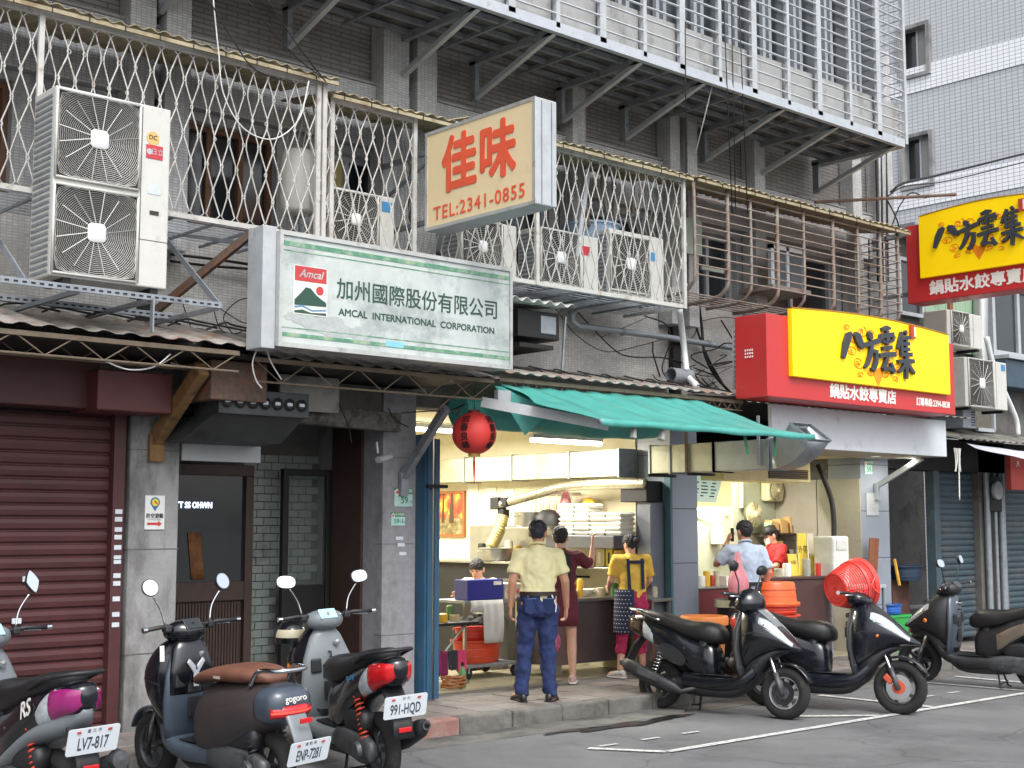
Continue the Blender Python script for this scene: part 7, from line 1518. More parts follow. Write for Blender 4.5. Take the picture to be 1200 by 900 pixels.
# S6 champagne and black scooter facing the kerb, rightmost
m_champ = mat('champagne brown paint', '#7f7468', .35, .4, var=.08, coat=.4)
s6 = scooter('black and champagne scooter parked before the blue shutters', (13.95, -2.2, 0), math.radians(99), -.06, dict(body=m_sat, side_panel=m_champ, inner=m_es, rimr=m_eng, rim=m_sat, caliper=m_eng, mback=m_sat, R=.24, spokes=5, mirm=m_sat))
rect_text(s6, 'GTR', .04, m_sat, Matrix.Translation((-.48, .166, .70)) @ Matrix.Rotation(PI, 4, 'Z') @ Matrix.Rotation(PI/2, 4, 'X'), shear=.3, name='side_lettering')
# ---------------------------------------------------------------- people
tex = bpy.data.textures.new('folds', 'CLOUDS'); tex.noise_scale = .09; tex.noise_depth = 1
tex2 = bpy.data.textures.new('locks', 'CLOUDS'); tex2.noise_scale = .022; tex2.noise_depth = 2
def person(label, loc, heading, H, P, look, group=None):
    """P: joints in metres for a 1.70 m figure, x forward, y left; look: materials and garment options"""
    t = thing('person', label, 'person', loc, group); t.rotation_euler.z = heading; t.scale = (H/1.7,)*3
    J = dict(pel=(0, 0, .93), waist=(0, 0, 1.06), chest=(0, 0, 1.27), neck=(0, 0, 1.46), head=(.01, 0, 1.585), shL=(0, .172, 1.375), shR=(0, -.172, 1.375), elL=(-.03, .235, 1.11), elR=(-.03, -.235, 1.11), wrL=(.03, .24, .88), wrR=(.03, -.24, .88),
             hiL=(0, .09, .90), hiR=(0, -.09, .90), knL=(.01, .10, .50), knR=(.01, -.10, .50), anL=(-.02, .11, .09), anR=(-.02, -.11, .09)); J.update(P); J = {k: Vector(v) if not isinstance(v, (int, float)) else v for k, v in J.items()}
    hyaw = P.get('hyaw', 0.); hpit = P.get('hpit', 0.); w = look.get('w', 1.); tyaw = P.get('tyaw', 0.)
    skin = look.get('skin', m_skin)
    def torso(b, o, z_lo='pel', top=True):
        ax = [(J['pel'].lerp(J['waist'], -.8), .115*w, .10), (J['pel'], .168*w, .118), (J['waist'], .150*w, .108), (J['waist'].lerp(J['chest'], .55), .162*w, .115), (J['chest'], .172*w, .118), (J['chest'].lerp(J['neck'], .5), .155*w, .10), (J['chest'].lerp(J['neck'], .72), .12*w, .078), (J['chest'].lerp(J['neck'], .9), .078, .065)]
        rings = []
        for i, (c, a, d) in enumerate(ax):
            rings.append([c+Vector((math.cos(q)*(d+o), math.sin(q)*(a+o), 0)) for q in [2*PI*k/20 for k in range(20)]])
        b.loft(rings); return rings
    def limb(b, pts, rs, o=0.):
        P_ = [Vector(p) for p in pts]; PP = []; RR = []
        for i in range(len(P_)-1):
            for k in range(4): PP.append(P_[i].lerp(P_[i+1], k/4)); RR.append(lerp(rs[i], rs[i+1], k/4)+o)
        b.tube(PP+[P_[-1]], RR+[rs[-1]+o], 12)
    b = MB(); torso(b, 0); limb(b, [J['neck']+Vector((0, 0, -.06)), J['neck'], J['head']+Vector((-.01, 0, -.04))], [.062, .055, .054])
    # head with face
    Rm = Matrix.Translation(J['head']) @ Matrix.Rotation(hyaw, 4, 'Z') @ Matrix.Rotation(hpit, 4, 'Y')
    hp = [(-.118, .028, .03, .035), (-.10, .042, .05, .028), (-.07, .056, .07, .014), (-.03, .066, .084, .004), (.01, .073, .092, -.002), (.05, .074, .093, -.006), (.085, .062, .078, -.008), (.108, .038, .048, -.008), (.118, .01, .014, -.008)]
    def hring(z, a, d, x, o=0.): return [Rm @ Vector((x+(d+o)*math.cos(q), (a+o)*math.sin(q), z+(o if z > 0 else 0))) for q in [2*PI*k/22 for k in range(22)]]
    b.loft([hring(*h) for h in hp])
    b.loft([[Rm @ Vector((.075+dx, y, z)) for y, z, dx in ((-.010*s_, -.035, .0), (.010*s_, -.035, .0), (.012*s_, -.022, .0), (-.012*s_, -.022, .0))] for s_, dx in ((1, 0),)]*1+[[Rm @ Vector((.105, y, z)) for y, z in ((-.009, -.030), (.009, -.030), (.008, -.018), (-.008, -.018))], [Rm @ Vector((.09, y, z)) for y, z in ((-.006, .0), (.006, .0), (.004, .015), (-.004, .015))]])
    for s in (-1, 1): b.loft([[Rm @ Vector((-.005+.02*math.cos(q), s*(.070+.022*u), .0+.034*math.sin(q)-.012)) for q in [2*PI*k/10 for k in range(10)]] for u in (0, 1)])
    for S in 'LR':
        s = 1 if S == 'L' else -1; sh, el, wr = J['sh'+S], J['el'+S], J['wr'+S]
        limb(b, [J['chest'].lerp(J['neck'], .5)+Vector((0, s*.06, 0)), sh, el, wr], [.06, .056, .042*w, .027*w])
        d = (wr-el).normalized(); hd = Vector(P.get('hd'+S, tuple(d))).normalized(); side_ = Vector(P.get('th'+S, (1, 0, 0))); side_ = (side_-hd*side_.dot(hd)).normalized(); nrm = hd.cross(side_)
        palm = wr+hd*.045; b.loft([[wr+hd*q+side_*(a*ww)+nrm*(c_*.016) for a, c_ in ((1, .6), (.5, 1), (-.5, 1), (-1, .6), (-1, -.6), (-.5, -1), (.5, -1), (1, -.6))] for q, ww in ((-.01, .024), (.03, .036), (.07, .042), (.092, .038))])
        cr = P.get('curl'+S, .5)
        for k, (off, ln_) in enumerate(((.030, .066), (.010, .076), (-.010, .070), (-.030, .056))):
            p0 = wr+hd*.085+side_*off; bend = nrm*s; p1 = p0+hd*ln_*.4+bend*ln_*.12*cr; p2 = p1+(hd*(1-cr*.6)+bend*cr).normalized()*ln_*.35; p3 = p2+(hd*(1-cr*1.3)+bend*cr*1.3).normalized()*ln_*.3; b.tube([p0-hd*.02, p0, p1, p2, p3], [.0095, .0098, .009, .0085, .007], 7)
        q0 = wr+hd*.03+side_*.032; b.tube([q0-side_*.01, q0, q0+(side_+hd*.9).normalized()*.03, q0+(side_*.5+hd).normalized()*.06+nrm*s*.012*cr], [.012, .012, .011, .008], 7)
        hi, kn, an = J['hi'+S], J['kn'+S], J['an'+S]
        limb(b, [hi+Vector((0, 0, .03)), hi.lerp(kn, .3), kn, kn.lerp(an, .3), an], [.092*w, .085*w, .056*w, .056*w, .036])
        fy = P.get('foot'+S, 0.); f = Vector((math.cos(fy), math.sin(fy), 0)); r_ = Vector((-f.y, f.x, 0)); z0 = an.z-.09
        b.loft([[an+f*q+r_*(a*ww)+Vector((0, 0, z_*hh-.05)) for a, z_ in ((1, -.7), (1, .2), (.5, 1), (-.5, 1), (-1, .2), (-1, -.7))] for q, ww, hh in ((-.05, .022, .045), (-.02, .034, .05), (.06, .04, .04), (.13, .044, .028), (.17, .03, .018))])
    b.build('body', skin, t, local=True, remesh=.0075)
    for m_ in t.children[0].modifiers:
        if m_.type == 'SMOOTH': m_.iterations = 2
    def garment(name, mb, m, vox=.011, fold=.012):
        o = mb.build(name, m, t, local=True, remesh=vox)
        d = o.modifiers.new('folds', 'DISPLACE'); d.texture = tex; d.strength = fold*2.8; d.mid_level = .5; d.texture_coords = 'LOCAL'; s_ = o.modifiers.new('s2', 'SMOOTH'); s_.iterations = 1
        return o
    if 'shirt' in look:
        g_ = MB(); torso(g_, .016); lo = J['pel'].lerp(J['waist'], look.get('hem', -.1))
        sl = look.get('sleeve', .62)
        for S in 'LR':
            s = 1 if S == 'L' else -1; sh, el, wr = J['sh'+S], J['el'+S], J['wr'+S]
            e2 = sh.lerp(el, sl) if sl <= 1 else el
            pts = [J['chest'].lerp(J['neck'], .5)+Vector((0, s*.05, 0)), sh, e2]+([el.lerp(wr, sl-1)] if sl > 1 else [])
            limb(g_, pts, [.066, .063, .062*w]+([.04] if sl > 1 else []), .012)
        limb(g_, [J['neck']+Vector((0, 0, -.05)), J['neck']+Vector((0, 0, .012))], [.08, .066])
        so_ = garment('shirt', g_, look['shirt'])
        if look.get('collar'): MB().tube([J['neck']+Vector((.062*math.cos(a)-.005, .066*math.sin(a), .012-.02*math.cos(a))) for a in [2*PI*k/18 for k in range(19)]], .012, 6).build('collar', look['shirt'], t, local=True, smooth=True)
    if 'trousers' in look:
        g_ = MB(); c0 = J['pel'].lerp(J['waist'], .25)
        g_.loft([[c+Vector((math.cos(q)*d, math.sin(q)*a, 0)) for q in [2*PI*k/20 for k in range(20)]] for c, a, d in ((J['pel']+Vector((0, 0, -.14)), .14*w, .112), (J['pel']+Vector((0, 0, -.05)), .182*w, .136), (J['pel'], .186*w, .138), (J['pel'].lerp(J['waist'], .75), .168*w, .126))])
        L_ = look.get('leg', 1.)
        for S in 'LR':
            hi, kn, an = J['hi'+S], J['kn'+S], J['an'+S]; end = kn.lerp(an, L_-.0) if L_ > 0 else hi.lerp(kn, 1+L_)
            fl = look.get('flare', .068)
            if L_ > 0: limb(g_, [hi, hi.lerp(kn, .5), kn, kn.lerp(end, .5), end+Vector((0, 0, -.03 if L_ >= 1 else 0))], [.105*w, .098*w, .080*w, .075*w, fl])
            else: limb(g_, [hi, hi.lerp(kn, .5), end], [.108*w, .105*w, .10*w])
        garment('trousers', g_, look['trousers'], fold=.016)
        if look.get('pockets'):
            for s in (-1, 1):
                c = J['pel']+Vector((-.137, s*.085, -.03)); 
                MB().prism([(-.055, .07), (.055, .07), (.055, -.06), (0, -.085), (-.055, -.06)], -.004, .006, Matrix.Translation(c) @ Matrix.Rotation(s*.35, 4, 'Z'), 'yz').build('pocket', mat('denim pocket', '#1f2d57', .85, var=.2), t, local=True, bevel=.003)
                MB().tube([c+Vector((-.014, s*0+y_, z_)) for y_, z_ in ((-.052, .066), (.052, .066))], .002, 4).build('pocket_stitch', mat('pale stitch', '#8f9cc0', .8), t, local=True)
    if 'belt' in look:
        c = J['pel'].lerp(J['waist'], .62); MB().loft([[c+Vector((math.cos(q)*(.134+o), math.sin(q)*(.176*w+o), z_)) for q in [2*PI*k/28 for k in range(28)]] for z_, o in ((-.02, .0), (-.02, .012), (.02, .012), (.02, .0))], False).build('belt', look['belt'], t, local=True, smooth=40)
    if 'skirt' in look:
        c = J['pel']; MB().loft([[Vector((c.x+math.cos(q)*d, c.y+math.sin(q)*a, z_)) for q in [2*PI*k/26 for k in range(26)]] for z_, a, d in ((1.06, .165*w, .125), (.93, .19*w, .145), (.75, .20*w, .155), (.62, .205*w, .16))], False).build('shorts', look['skirt'], t, local=True, smooth=True, solid=.008)
    shoe = look.get('shoe', m_black)
    for S in 'LR':
        an = J['an'+S]; fy = P.get('foot'+S, 0.); f = Vector((math.cos(fy), math.sin(fy), 0)); r_ = Vector((-f.y, f.x, 0))
        base = Vector((an.x, an.y, an.z-.09))
        MB().loft([[base+f*q+r_*(math.cos(a)*ww)+Vector((0, 0, max(0, .5+.5*math.sin(a))*hh+.004)) for a in [2*PI*k/16 for k in range(16)]] for q, ww, hh in ((-.085, .015, .05), (-.07, .034, .085), (-.02, .042, .10), (.04, .047, .085), (.12, .05, .055), (.17, .042, .042), (.195, .015, .022))]).build('shoe', shoe, t, local=True, smooth=True, sub=1)
        MB().loft([[base+f*q+r_*(a*ww)+Vector((0, 0, z_)) for a, z_ in ((1, 0), (1, .016), (-1, .016), (-1, 0))] for q, ww in ((-.09, .02), (-.07, .038), (.04, .05), (.12, .054), (.18, .04), (.205, .012))]).build('sole', look.get('sole', m_black), t, local=True)
    # hair: cap over skull, lower at the nape
    hm = look.get('hair', m_hair)
    def hcap(o, zlow_back, zlow_front, nm='hair', mm=None, x_shift=0):
        N = 28; rings = []
        for j in range(11):
            v = j/10; ring = []
            for k in range(N):
                q = 2*PI*k/N; back = (1-math.cos(q))/2; side_c = max(0, 1-abs(math.cos(q))*2.2); zl = lerp(zlow_front, zlow_back, min(1, back*1.15))+.020*side_c+.008*math.sin(11*q)+.004*math.sin(23*q); z = lerp(zl, .118, v**.8)
                # radius from the head profile
                for i in range(len(hp)-1):
                    if hp[i][0] <= z <= hp[i+1][0]: u = (z-hp[i][0])/(hp[i+1][0]-hp[i][0]); a_, d_, x_ = [lerp(hp[i][n_], hp[i+1][n_], u) for n_ in (1, 2, 3)]; break
                else: a_, d_, x_ = (hp[-1] if z > 0 else hp[0])[1:]
                oo = o*(1+.12*math.sin(9*q+5*v)); ring.append(Rm @ Vector((x_+x_shift+(d_+oo)*math.cos(q), (a_+oo)*math.sin(q), z+o*.9*v)))
            rings.append(ring)
        o_ = MB().loft(rings, True).build(nm, mm or hm, t, local=True, smooth=True, sub=2); d_m = o_.modifiers.new('locks', 'DISPLACE'); d_m.texture = tex2; d_m.strength = .022; d_m.mid_level = .45; return o_
    hcap(look.get('hair_o', .010), look.get('nape', -.085), look.get('fringe', .045))
    if look.get('bun'):
        cb_ = Rm @ Vector((-.115, 0, look['bun'])); b2 = MB(); b2.loft([[cb_+Vector((r*math.cos(q)*.8, r*math.sin(q), zz)) for q in [2*PI*k/14 for k in range(14)]] for r, zz in ((.01, -.045), (.036, -.03), (.048, 0), (.038, .03), (.01, .045))]); b2.build('hair_bun', hm, t, local=True, smooth=True, sub=1)
    if look.get('face'):
        for s in (-1, 1): MB().loft([[Rm @ Vector((.084+dx, s*.030+.014*c_, .0+.006*s_)) for c_, s_ in [(math.cos(2*PI*k/10), math.sin(2*PI*k/10)) for k in range(10)]] for dx in (0, .004)]).build('eye', m_black, t, local=True); MB().bar(Rm @ Vector((.087, s*.016, .024)), Rm @ Vector((.082, s*.045, .026)), .006, .005).build('eyebrow', hm, t, local=True)
        MB().loft([[Rm @ Vector((.083+dx, .020*c_, -.062+.006*s_)) for c_, s_ in [(math.cos(2*PI*k/12), math.sin(2*PI*k/12)) for k in range(12)]] for dx in (-.01, .006)]).build('mouth', mat('lips', '#a8564d', .5), t, local=True)
    t['J'] = 0; del t['J']
    return t, J, Rm, torso, garment, limb
m_skin = mat('skin', '#b5826a', .55, var=.06, scale=14); m_skin2 = mat('pale skin', '#c99d86', .55, var=.05, scale=14); m_hair = mat('black hair', '#1c1a1e', .6, var=.45, scale=70, bump=.5, bscale=120)
G = .143
m_denim = mat('blue denim', '#1f2d57', .85, var=.2, scale=7, bump=.4, bscale=220, dirt='#34457a', damt=.25, dscale=5)
# 1 man in pale yellow polo, standing with his back to the street
t1, J, Rm, *_ = person('man in pale yellow polo shirt and jeans with his back to the street', (8.74, -.69, G-.005), math.radians(52), 1.66, dict(hiL=(0, .095, .90), hiR=(0, -.095, .90), knL=(.02, .125, .50), knR=(.0, -.085, .50), anL=(-.03, .165, .09), anR=(-.02, -.11, .09), footL=.35, footR=-.35, hyaw=-.45, elL=(-.05, .25, 1.12), wrL=(-.0, .262, .88), elR=(-.05, -.255, 1.12), wrR=(.04, -.275, .87), curlL=.7, curlR=.8, hdL=(.25, -.02, -1), hdR=(.3, .05, -1)),
  dict(shirt=mat('pale yellow knit', '#e0d7a8', .85, var=.08, scale=5, bump=.3, bscale=180), collar=True, sleeve=.72, trousers=m_denim, belt=mat('dark brown belt', '#33251f', .4), pockets=True, w=1.0, shoe=mat('black leather shoe', '#1b1c22', .3), nape=-.075, fringe=.05, hair=mat('greying black hair', '#23222a', .5, var=.4, scale=60, bump=.5)))
MB().box(-.05, .04, .165, .205, .84, .98).build('phone_pouch', m_black, t1, local=True, bevel=.008)
MB().tube([(-.11, -.12, 1.0), (-.13, -.16, .9), (-.12, -.155, .84)], .007, 5).build('key_strap', m_wl, t1, local=True)
# 2 woman in maroon reaching for the shelf
m_mar = mat('maroon cotton', '#5a1f2a', .85, var=.12, scale=6, bump=.2)
t2, J, *_ = person('woman in maroon shirt and dark apron reaching up to the foam boxes', (9.93, .25, G-.005), math.radians(45), 1.60, dict(hyaw=-.2, elR=(.16, -.34, 1.27), wrR=(.20, -.36, 1.50), hdR=(.15, 0, 1), elL=(.18, .22, 1.18), wrL=(.36, .12, 1.2), anR=(-.02, -.13, .09), knR=(.02, -.12, .5), anL=(.05, .12, .09), curlR=.9),
  dict(shirt=m_mar, sleeve=.85, skirt=m_mar, skin=m_skin2, shoe=mat('pale slip on shoe', '#b39a92', .6), sole=m_wl, w=.98, bun=.0))
for s in (-1, 1): MB().bar((-.128, s*.10, 1.02), (-.115, s*.09, 1.40), .045, .008, up=(1, 0, 0)).build('apron_strap', m_black, t2, local=True)
# 3 woman in yellow shirt and dotted apron
m_yt = mat('yellow cotton', '#d6b14b', .85, var=.08, scale=6, bump=.2); m_navy = mat('navy apron', '#232c44', .85, var=.12, scale=8)
t3, J, *_ = person('woman in yellow shirt and dotted navy apron working at the counter', (10.86, .10, G-.005), math.radians(63), 1.53, dict(chest=(.03, 0, 1.26), neck=(.05, 0, 1.45), head=(.07, .0, 1.565), hyaw=.45, hpit=.25, shL=(.03, .175, 1.39), shR=(.03, -.175, 1.39), elL=(.10, .24, 1.14), wrL=(.30, .20, 1.04), elR=(.08, -.25, 1.14), wrR=(.26, -.2, 1.0), anL=(-.02, .17, .09), knL=(.03, .13, .5), anR=(.02, -.13, .09), footL=.5, footR=-.2),
  dict(shirt=m_yt, sleeve=.8, trousers=mat('raspberry trousers', '#a32450', .8, var=.12, scale=7), leg=.55, flare=.062, skin=m_skin2, shoe=mat('grey canvas shoe', '#b8b5b3', .7), sole=m_wl, bun=.02, w=.97, nape=-.08))
ap = MB().grid(lambda u, v: ((.155+.02*math.sin(v*3))*math.cos(lerp(.3, 3.1, u)-.1)-.0, .215*math.sin(lerp(.3, 3.1, u)-.1)*(.95+.1*v)+.01, lerp(1.04, .52, v)), 18, 10).build('apron_skirt', m_navy, t3, local=True, smooth=True, solid=.008)
dots = MB(); rnd = random.Random(2)
for j in range(11):
    for i in range(13):
        u, v = (i+.5+.5*(j % 2))/14, (j+.5)/11; a = lerp(.3, 3.1, u)-.1; p = Vector(((.155+.02*math.sin(v*3)+.007)*math.cos(a), (.215*(.95+.1*v)+.007)*math.sin(a)+.01, lerp(1.04, .52, v))); r = Vector((-math.sin(a), math.cos(a), 0))
        dots.add([p+r*.005+Vector((0, 0, .005)), p-r*.005+Vector((0, 0, .005)), p-r*.005-Vector((0, 0, .005)), p+r*.005-Vector((0, 0, .005))], [(0, 1, 2, 3)])
dots = dots.build('apron_dots', m_wl, t3, local=True); dots['kind'] = 'stuff'
for s in (-1, 1): MB().bar((-.137, s*.085, 1.04), (-.095, s*.09, 1.40), .04, .008, up=(1, 0, 0)).build('apron_strap', m_navy, t3, local=True)
MB().bar((-.115, -.11, 1.36), (-.115, .11, 1.36), .008, .04).build('apron_strap', m_navy, t3, local=True)
# 4 seated woman in white
so4 = at(567, 690, Y=2.0)
stl = thing('stool', 'low dark stool behind the service cart', 'stool', (so4.x, 2.0, .145)); MB().lathe([(0, .44), (.16, .44), (.16, .41), (0, .41)], 20, (so4.x, 2.0, .145)).build('seat', m_black, stl)
for k in range(4): MB().bar((so4.x+.12*math.cos(k*PI/2+.7), 2.0+.12*math.sin(k*PI/2+.7), .555), (so4.x+.15*math.cos(k*PI/2+.7), 2.0+.15*math.sin(k*PI/2+.7), .147), .025).build('leg', m_steel, stl)
t4, J, *_ = person('seated woman in white shirt bending over the blue box', (so4.x, 2.0, G), math.radians(200), 1.62, dict(pel=(-.05, 0, .55), waist=(-.02, 0, .68), chest=(.05, 0, .88), neck=(.12, 0, 1.05), head=(.17, .0, 1.165), hyaw=.15, hpit=.3, shL=(.08, .18, 1.0), shR=(.08, -.18, 1.0), elL=(.22, .24, .82), wrL=(.42, .14, .86), elR=(.22, -.24, .82), wrR=(.42, -.14, .86), hiL=(-.03, .09, .52), hiR=(-.03, -.09, .52), knL=(.40, .12, .52), knR=(.40, -.12, .52), anL=(.38, .12, .09), anR=(.38, -.12, .09)),
  dict(shirt=mat('white cotton', '#c9c8c4', .85, var=.06, bump=.2), sleeve=.9, trousers=m_black, skin=m_skin2, bun=.0, w=.95, face=True, fringe=.03))
# 5 man in light blue shirt on the phone
t5, J, *_ = person('man in light blue shirt holding a phone to his ear', (11.88, -.62, G-.005), math.radians(62), 1.66, dict(hyaw=.35, elL=(.10, .30, 1.22), wrL=(.14, .15, 1.46), hdL=(-.1, -.35, 1), thL=(-1, 0, 0), elR=(-.03, -.27, 1.13), wrR=(.08, -.25, .92), curlL=.9),
  dict(shirt=mat('light blue cotton', '#a5b2c4', .8, var=.05, bump=.25, bscale=150), collar=True, sleeve=.82, trousers=mat('dark slacks', '#23242b', .8), belt=m_black, w=1.05, nape=-.075))
MB().mbox(Matrix.Translation((.10, .105, 1.55)), .075, .012, .15).build('phone', m_black, t5, local=True, bevel=.004); MB().tube([(.13+.03*math.cos(a), .175+.03*math.sin(a), 1.425) for a in [2*PI*k/12 for k in range(13)]], .009, 5).build('watch', m_black, t5, local=True)
pb_ = at(862, 655, Y=-.75); bag('plastic_bag', pb_.x, -.78, pb_.z-.42, .26, .50, .2, m_pink, 'pink striped plastic bag hanging from the raised arm of blue shirt', 21, .4)
# 6 woman in red behind the counter
t6p = at(914, 640, Y=.85)
t6, J, Rm6, *_ = person('woman in red shirt, black cap and mask behind the counter', (t6p.x, .85, G), math.radians(150), 1.62, dict(chest=(.04, 0, 1.26), neck=(.09, 0, 1.44), head=(.13, 0, 1.555), hyaw=.1, hpit=.35, shL=(.05, .18, 1.38), shR=(.05, -.18, 1.38), elL=(.16, .25, 1.15), wrL=(.36, .18, 1.1), elR=(.16, -.25, 1.15), wrR=(.36, -.18, 1.1)),
  dict(shirt=mat('bright red cotton', '#c22b2e', .8, var=.06, bump=.2), sleeve=.85, trousers=m_black, skin=m_skin2, bun=-.01, w=.96, face=True))
MB().loft([[Rm6 @ Vector((-.005+(.098+o)*math.cos(q)*s_, (.08+o)*math.sin(q)*s_, z_)) for q in [2*PI*k/22 for k in range(22)]] for z_, s_, o in ((.035, 1.02, .006), (.07, 1.0, .008), (.11, .82, .008), (.135, .4, .006), (.14, .05, 0))]).build('cap', m_black, t6, local=True, smooth=True)
MB().add([Rm6 @ Vector(v) for v in ((.07, -.065, .045), (.07, .065, .045), (.155, .045, .035), (.155, -.045, .035))], [(0, 1, 2, 3)]).build('cap_peak', m_black, t6, local=True, solid=.006)
MB().loft([[Rm6 @ Vector((x_, y_, z_)) for y_, z_ in ((-.055*s_, -.015), (.055*s_, -.015), (.045*s_, -.095), (-.045*s_, -.095))] for x_, s_ in ((.06, 1.1), (.10, .8), (.112, .3))]).build('mask', m_wl, t6, local=True, bevel=.01)
for s in (-1, 1): MB().bar((-.115, s*.09, 1.03), (-.075, s*.09, 1.38), .035, .008, up=(1, 0, 0)).build('apron_strap', m_black, t6, local=True)
MB().bar((-.09, -.1, 1.33), (-.09, .1, 1.33), .008, .035).build('apron_strap', m_black, t6, local=True); MB().grid(lambda u, v: ((.16)*math.cos(lerp(1.6, 4.7, u)), .20*math.sin(lerp(1.6, 4.7, u)), lerp(1.08, .6, v)), 14, 6).build('apron_skirt', m_black, t6, local=True, smooth=True, solid=.006)
# ---------------------------------------------------------------- small things that fill the shops and the facade
def cyl(name, c, r, h, m, label, cat, grp=None, top=.0):
    o = MB().lathe([(0, 0), (r, 0), (r*1.02, h*.9), (r*(1-top), h), (0, h)], 14, c).build(name, m, smooth=40); return tag(o, label, cat, grp)
m_sauce = mat('sauce bottle red', '#a03020', .35); m_clr = mat('cloudy jar', '#b9b29a', .25, var=.2, scale=20); m_ylw = mat('yellow plastic', '#d3a72e', .4); m_grn = mat('green tin', '#4f7a46', .4)
for k, (x, y, r, h, m, lb) in enumerate(((10.45, .60, .04, .16, m_sauce, 'red sauce bottle at the front edge of the work counter'), (10.9, .62, .05, .1, m_clr, 'cloudy jar at the front edge of the work counter'), (10.62, .66, .035, .2, m_ylw, 'yellow squeeze bottle on the work counter'), (11.1, .6, .045, .14, m_grn, 'green tin on the work counter near the pillar'), (11.2, .1, .04, .12, m_clr, 'small jar on the counter end by the pillar'))): cyl('kitchen_container', (x, y, .972), r, h, m, lb, 'container', 'containers on the work counter', .4)
for k, (x, y, r, h, m, lb) in enumerate(((8.5, 1.18, .05, .13, m_clr, 'cloudy jar at the back left of the folding table'), (8.72, 1.22, .04, .18, m_sauce, 'red bottle at the back of the folding table'), (8.86, .86, .045, .09, m_ylw, 'yellow cup at the front of the folding table'), (9.16, 1.12, .04, .15, m_grn, 'green tin at the right end of the folding table'))): cyl('table_container', (x, y, .772), r, h, m, lb, 'container', 'containers on the folding table', .3)
for k in range(7):
    y = 1.95+.17*k; col = (m_sauce, m_clr, m_ylw, m_clr, m_grn, m_ss, m_black)[k]; cyl('stove_container', (11.18, y, 1.331), .05, (.2, .14, .18, .24, .12, .16, .2)[k], col, ('red tin', 'low cloudy jar', 'yellow tin', 'tall cloudy jar', 'green tin', 'steel canister', 'black canister')[k]+' in the row on the stove back edge', 'container', 'containers on the stove', .2)
for k in range(6):
    y = 1.5+.12*k; t = thing('ladle', ('first', 'second', 'third', 'fourth', 'fifth', 'sixth')[k]+' steel ladle from the pillar on the wall rail', 'ladle', (11.3, y, 2.0), 'ladles on the wall rail'); MB().tube([(11.31, y, 2.12), (11.29, y, 1.86)], .006, 5).build('handle', m_ss, t); MB().lathe([(0, -.03), (.03, -.02), (.04, 0)], 12, (11.28, y, 1.85)).build('bowl', m_ss, t, smooth=True)
tag(MB().tube([(11.32, 1.35, 2.13), (11.32, 2.3, 2.13)], .009, 6).build('wall_rail', m_ss), 'thin steel rail with ladles on the cream wall', 'rail')
for k in range(3): tag(box('paper_sheet', mat('white paper sheet', '#d3cfbe', .7), (11.35, 11.358, 2.55+.35*k, 2.75+.35*k, 1.95+.05*k, 2.2+.04*k)), ('nearest', 'middle', 'farthest')[k]+' paper sheet taped to the cream wall', 'paper', 'papers on the cream wall')
fz = thing('chest_freezer', 'white freezer at the back of the noodle shop', 'freezer', (9.2, 4.8, .15)); MB().box(8.5, 10.1, 4.5, 5.3, .15, 1.0).build('body', m_wl, fz, bevel=.02); MB().box(8.48, 10.12, 4.48, 5.32, 1.003, 1.07).build('lid', mat('grey freezer lid', '#9aa0a3', .4), fz, bevel=.015)
cyl('stool_bucket', (9.2, 1.9, .146), .15, .3, m_tub2, 'red bucket on the floor behind the service cart', 'bucket')
cyl('gas_bottle', (10.35, 1.75, .146), .14, .6, mat('grey gas bottle', '#8d9190', .4), 'grey gas bottle behind the work counter', 'gas bottle', None, .4)
# red pink bag under the counter, pink trousers-like crate
bag('plastic_bag', 10.05, .5, .42, .2, .34, .16, mat('pink floral bag', '#c9628a', .5, var=.4, scale=30), 'pink patterned bag hanging beside the bare legs', 31, .4)
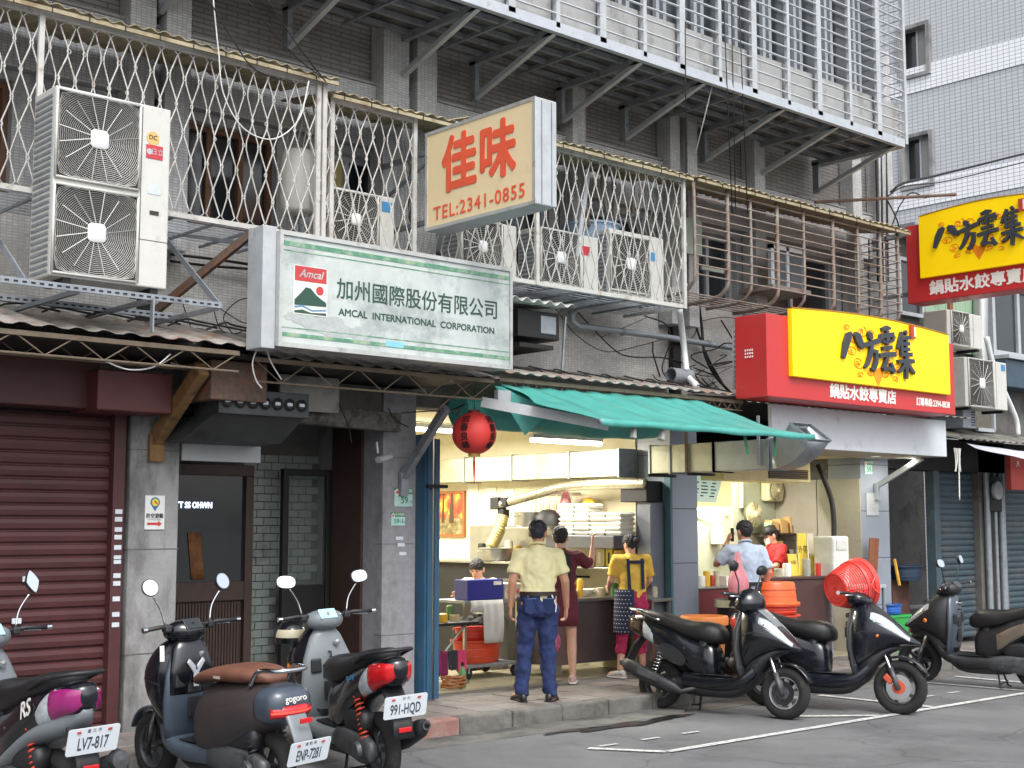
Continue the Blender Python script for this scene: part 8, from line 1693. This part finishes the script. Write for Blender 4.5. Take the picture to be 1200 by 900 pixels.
# dumpling shop counter clutter
for k, (px, h, m, lb) in enumerate(((912, .1, m_clr, 'low cloudy box left of the yellow sheets'), (922, .16, m_wl, 'white cup stack left of the yellow sheets'), (966, .12, m_clr, 'cloudy jar right of the yellow sheets'), (970, .18, m_sauce, 'red bottle at the counter end'))): cyl('counter_container', (cp(px, .15), .15, TOP+.001), .05, h, m, lb, 'container', 'containers on the service counter', .2)
for k in range(4): cyl('cup_sleeve', (cp(822+6*k, .3), .3, 1.056), .04, .12+.05*(k % 2), (m_wl, m_ylw, m_sauce, m_clr)[k], ('white', 'yellow', 'red', 'cloudy')[k]+' cup stack on the left counter by the pillar', 'cups', 'cup stacks on the left counter', .1)
# facade: heater, hoses and loops behind the cages
wh = thing('water_heater', 'white water heater tank behind the narrow cage post', 'heater', at(362, 210, Y=-.3)); c = at(352, 212, Y=-.35); MB().lathe([(0, -.3), (.12, -.29), (.15, -.25), (.15, .22), (.12, .27), (0, .28)], 22, (c.x, -.3, c.z)).build('tank', m_ac, wh, smooth=50); MB().tube([(c.x, -.3, c.z-.3), (c.x+.05, -.25, c.z-.6), (c.x+.2, .1, c.z-.65)], .02, 6).build('pipe', m_steel, wh, smooth=True)
for k, (px, py) in enumerate(((690, 215), (712, 205))): tag(MB().tube(smoothpath([at(px, py+50, Y=-.4), at(px-6, py, Y=-.4), at(px+10, py-22, Y=-.38), at(px+28, py-8, Y=-.36), at(px+30, py+45, Y=-.35)]), .022, 8).build('bent_pipe', m_cr, smooth=True), ('larger', 'smaller')[k]+' bent pale pipe behind the cage of three air conditioners', 'pipe', 'bent pipes in the cage')
MBk = at(682, 250, Y=-.6); tag(MB().bar(at(690, 200, Y=-.6), at(676, 300, Y=-.6), .05, .012).build('loose_slat', m_white), 'loose white slat leaning inside the white cage', 'slat board')
for k in range(9):
    x = 8.2+.33*k; cable([(x, -.95-.03*(k % 3), 3.16), (x+.12, -.7, 3.24), (x+.3, -.5, 3.25+.02*(k % 2)), (x+.42, -.8, 3.19)], .007, m_black, 'black wire lying on the awning sheet above turquoise canopy', grp='wires on the awning')
for k in range(7):
    x = 3.3+.33*k; cable([(x, -.6, 3.28), (x+.2, -.3-.04*k, 3.36), (x+.5, -.2, 3.4), (x+.9, -.35, 3.34)], .009, m_black, 'black wire lying behind the slotted frame', grp='wires behind the slotted frame')
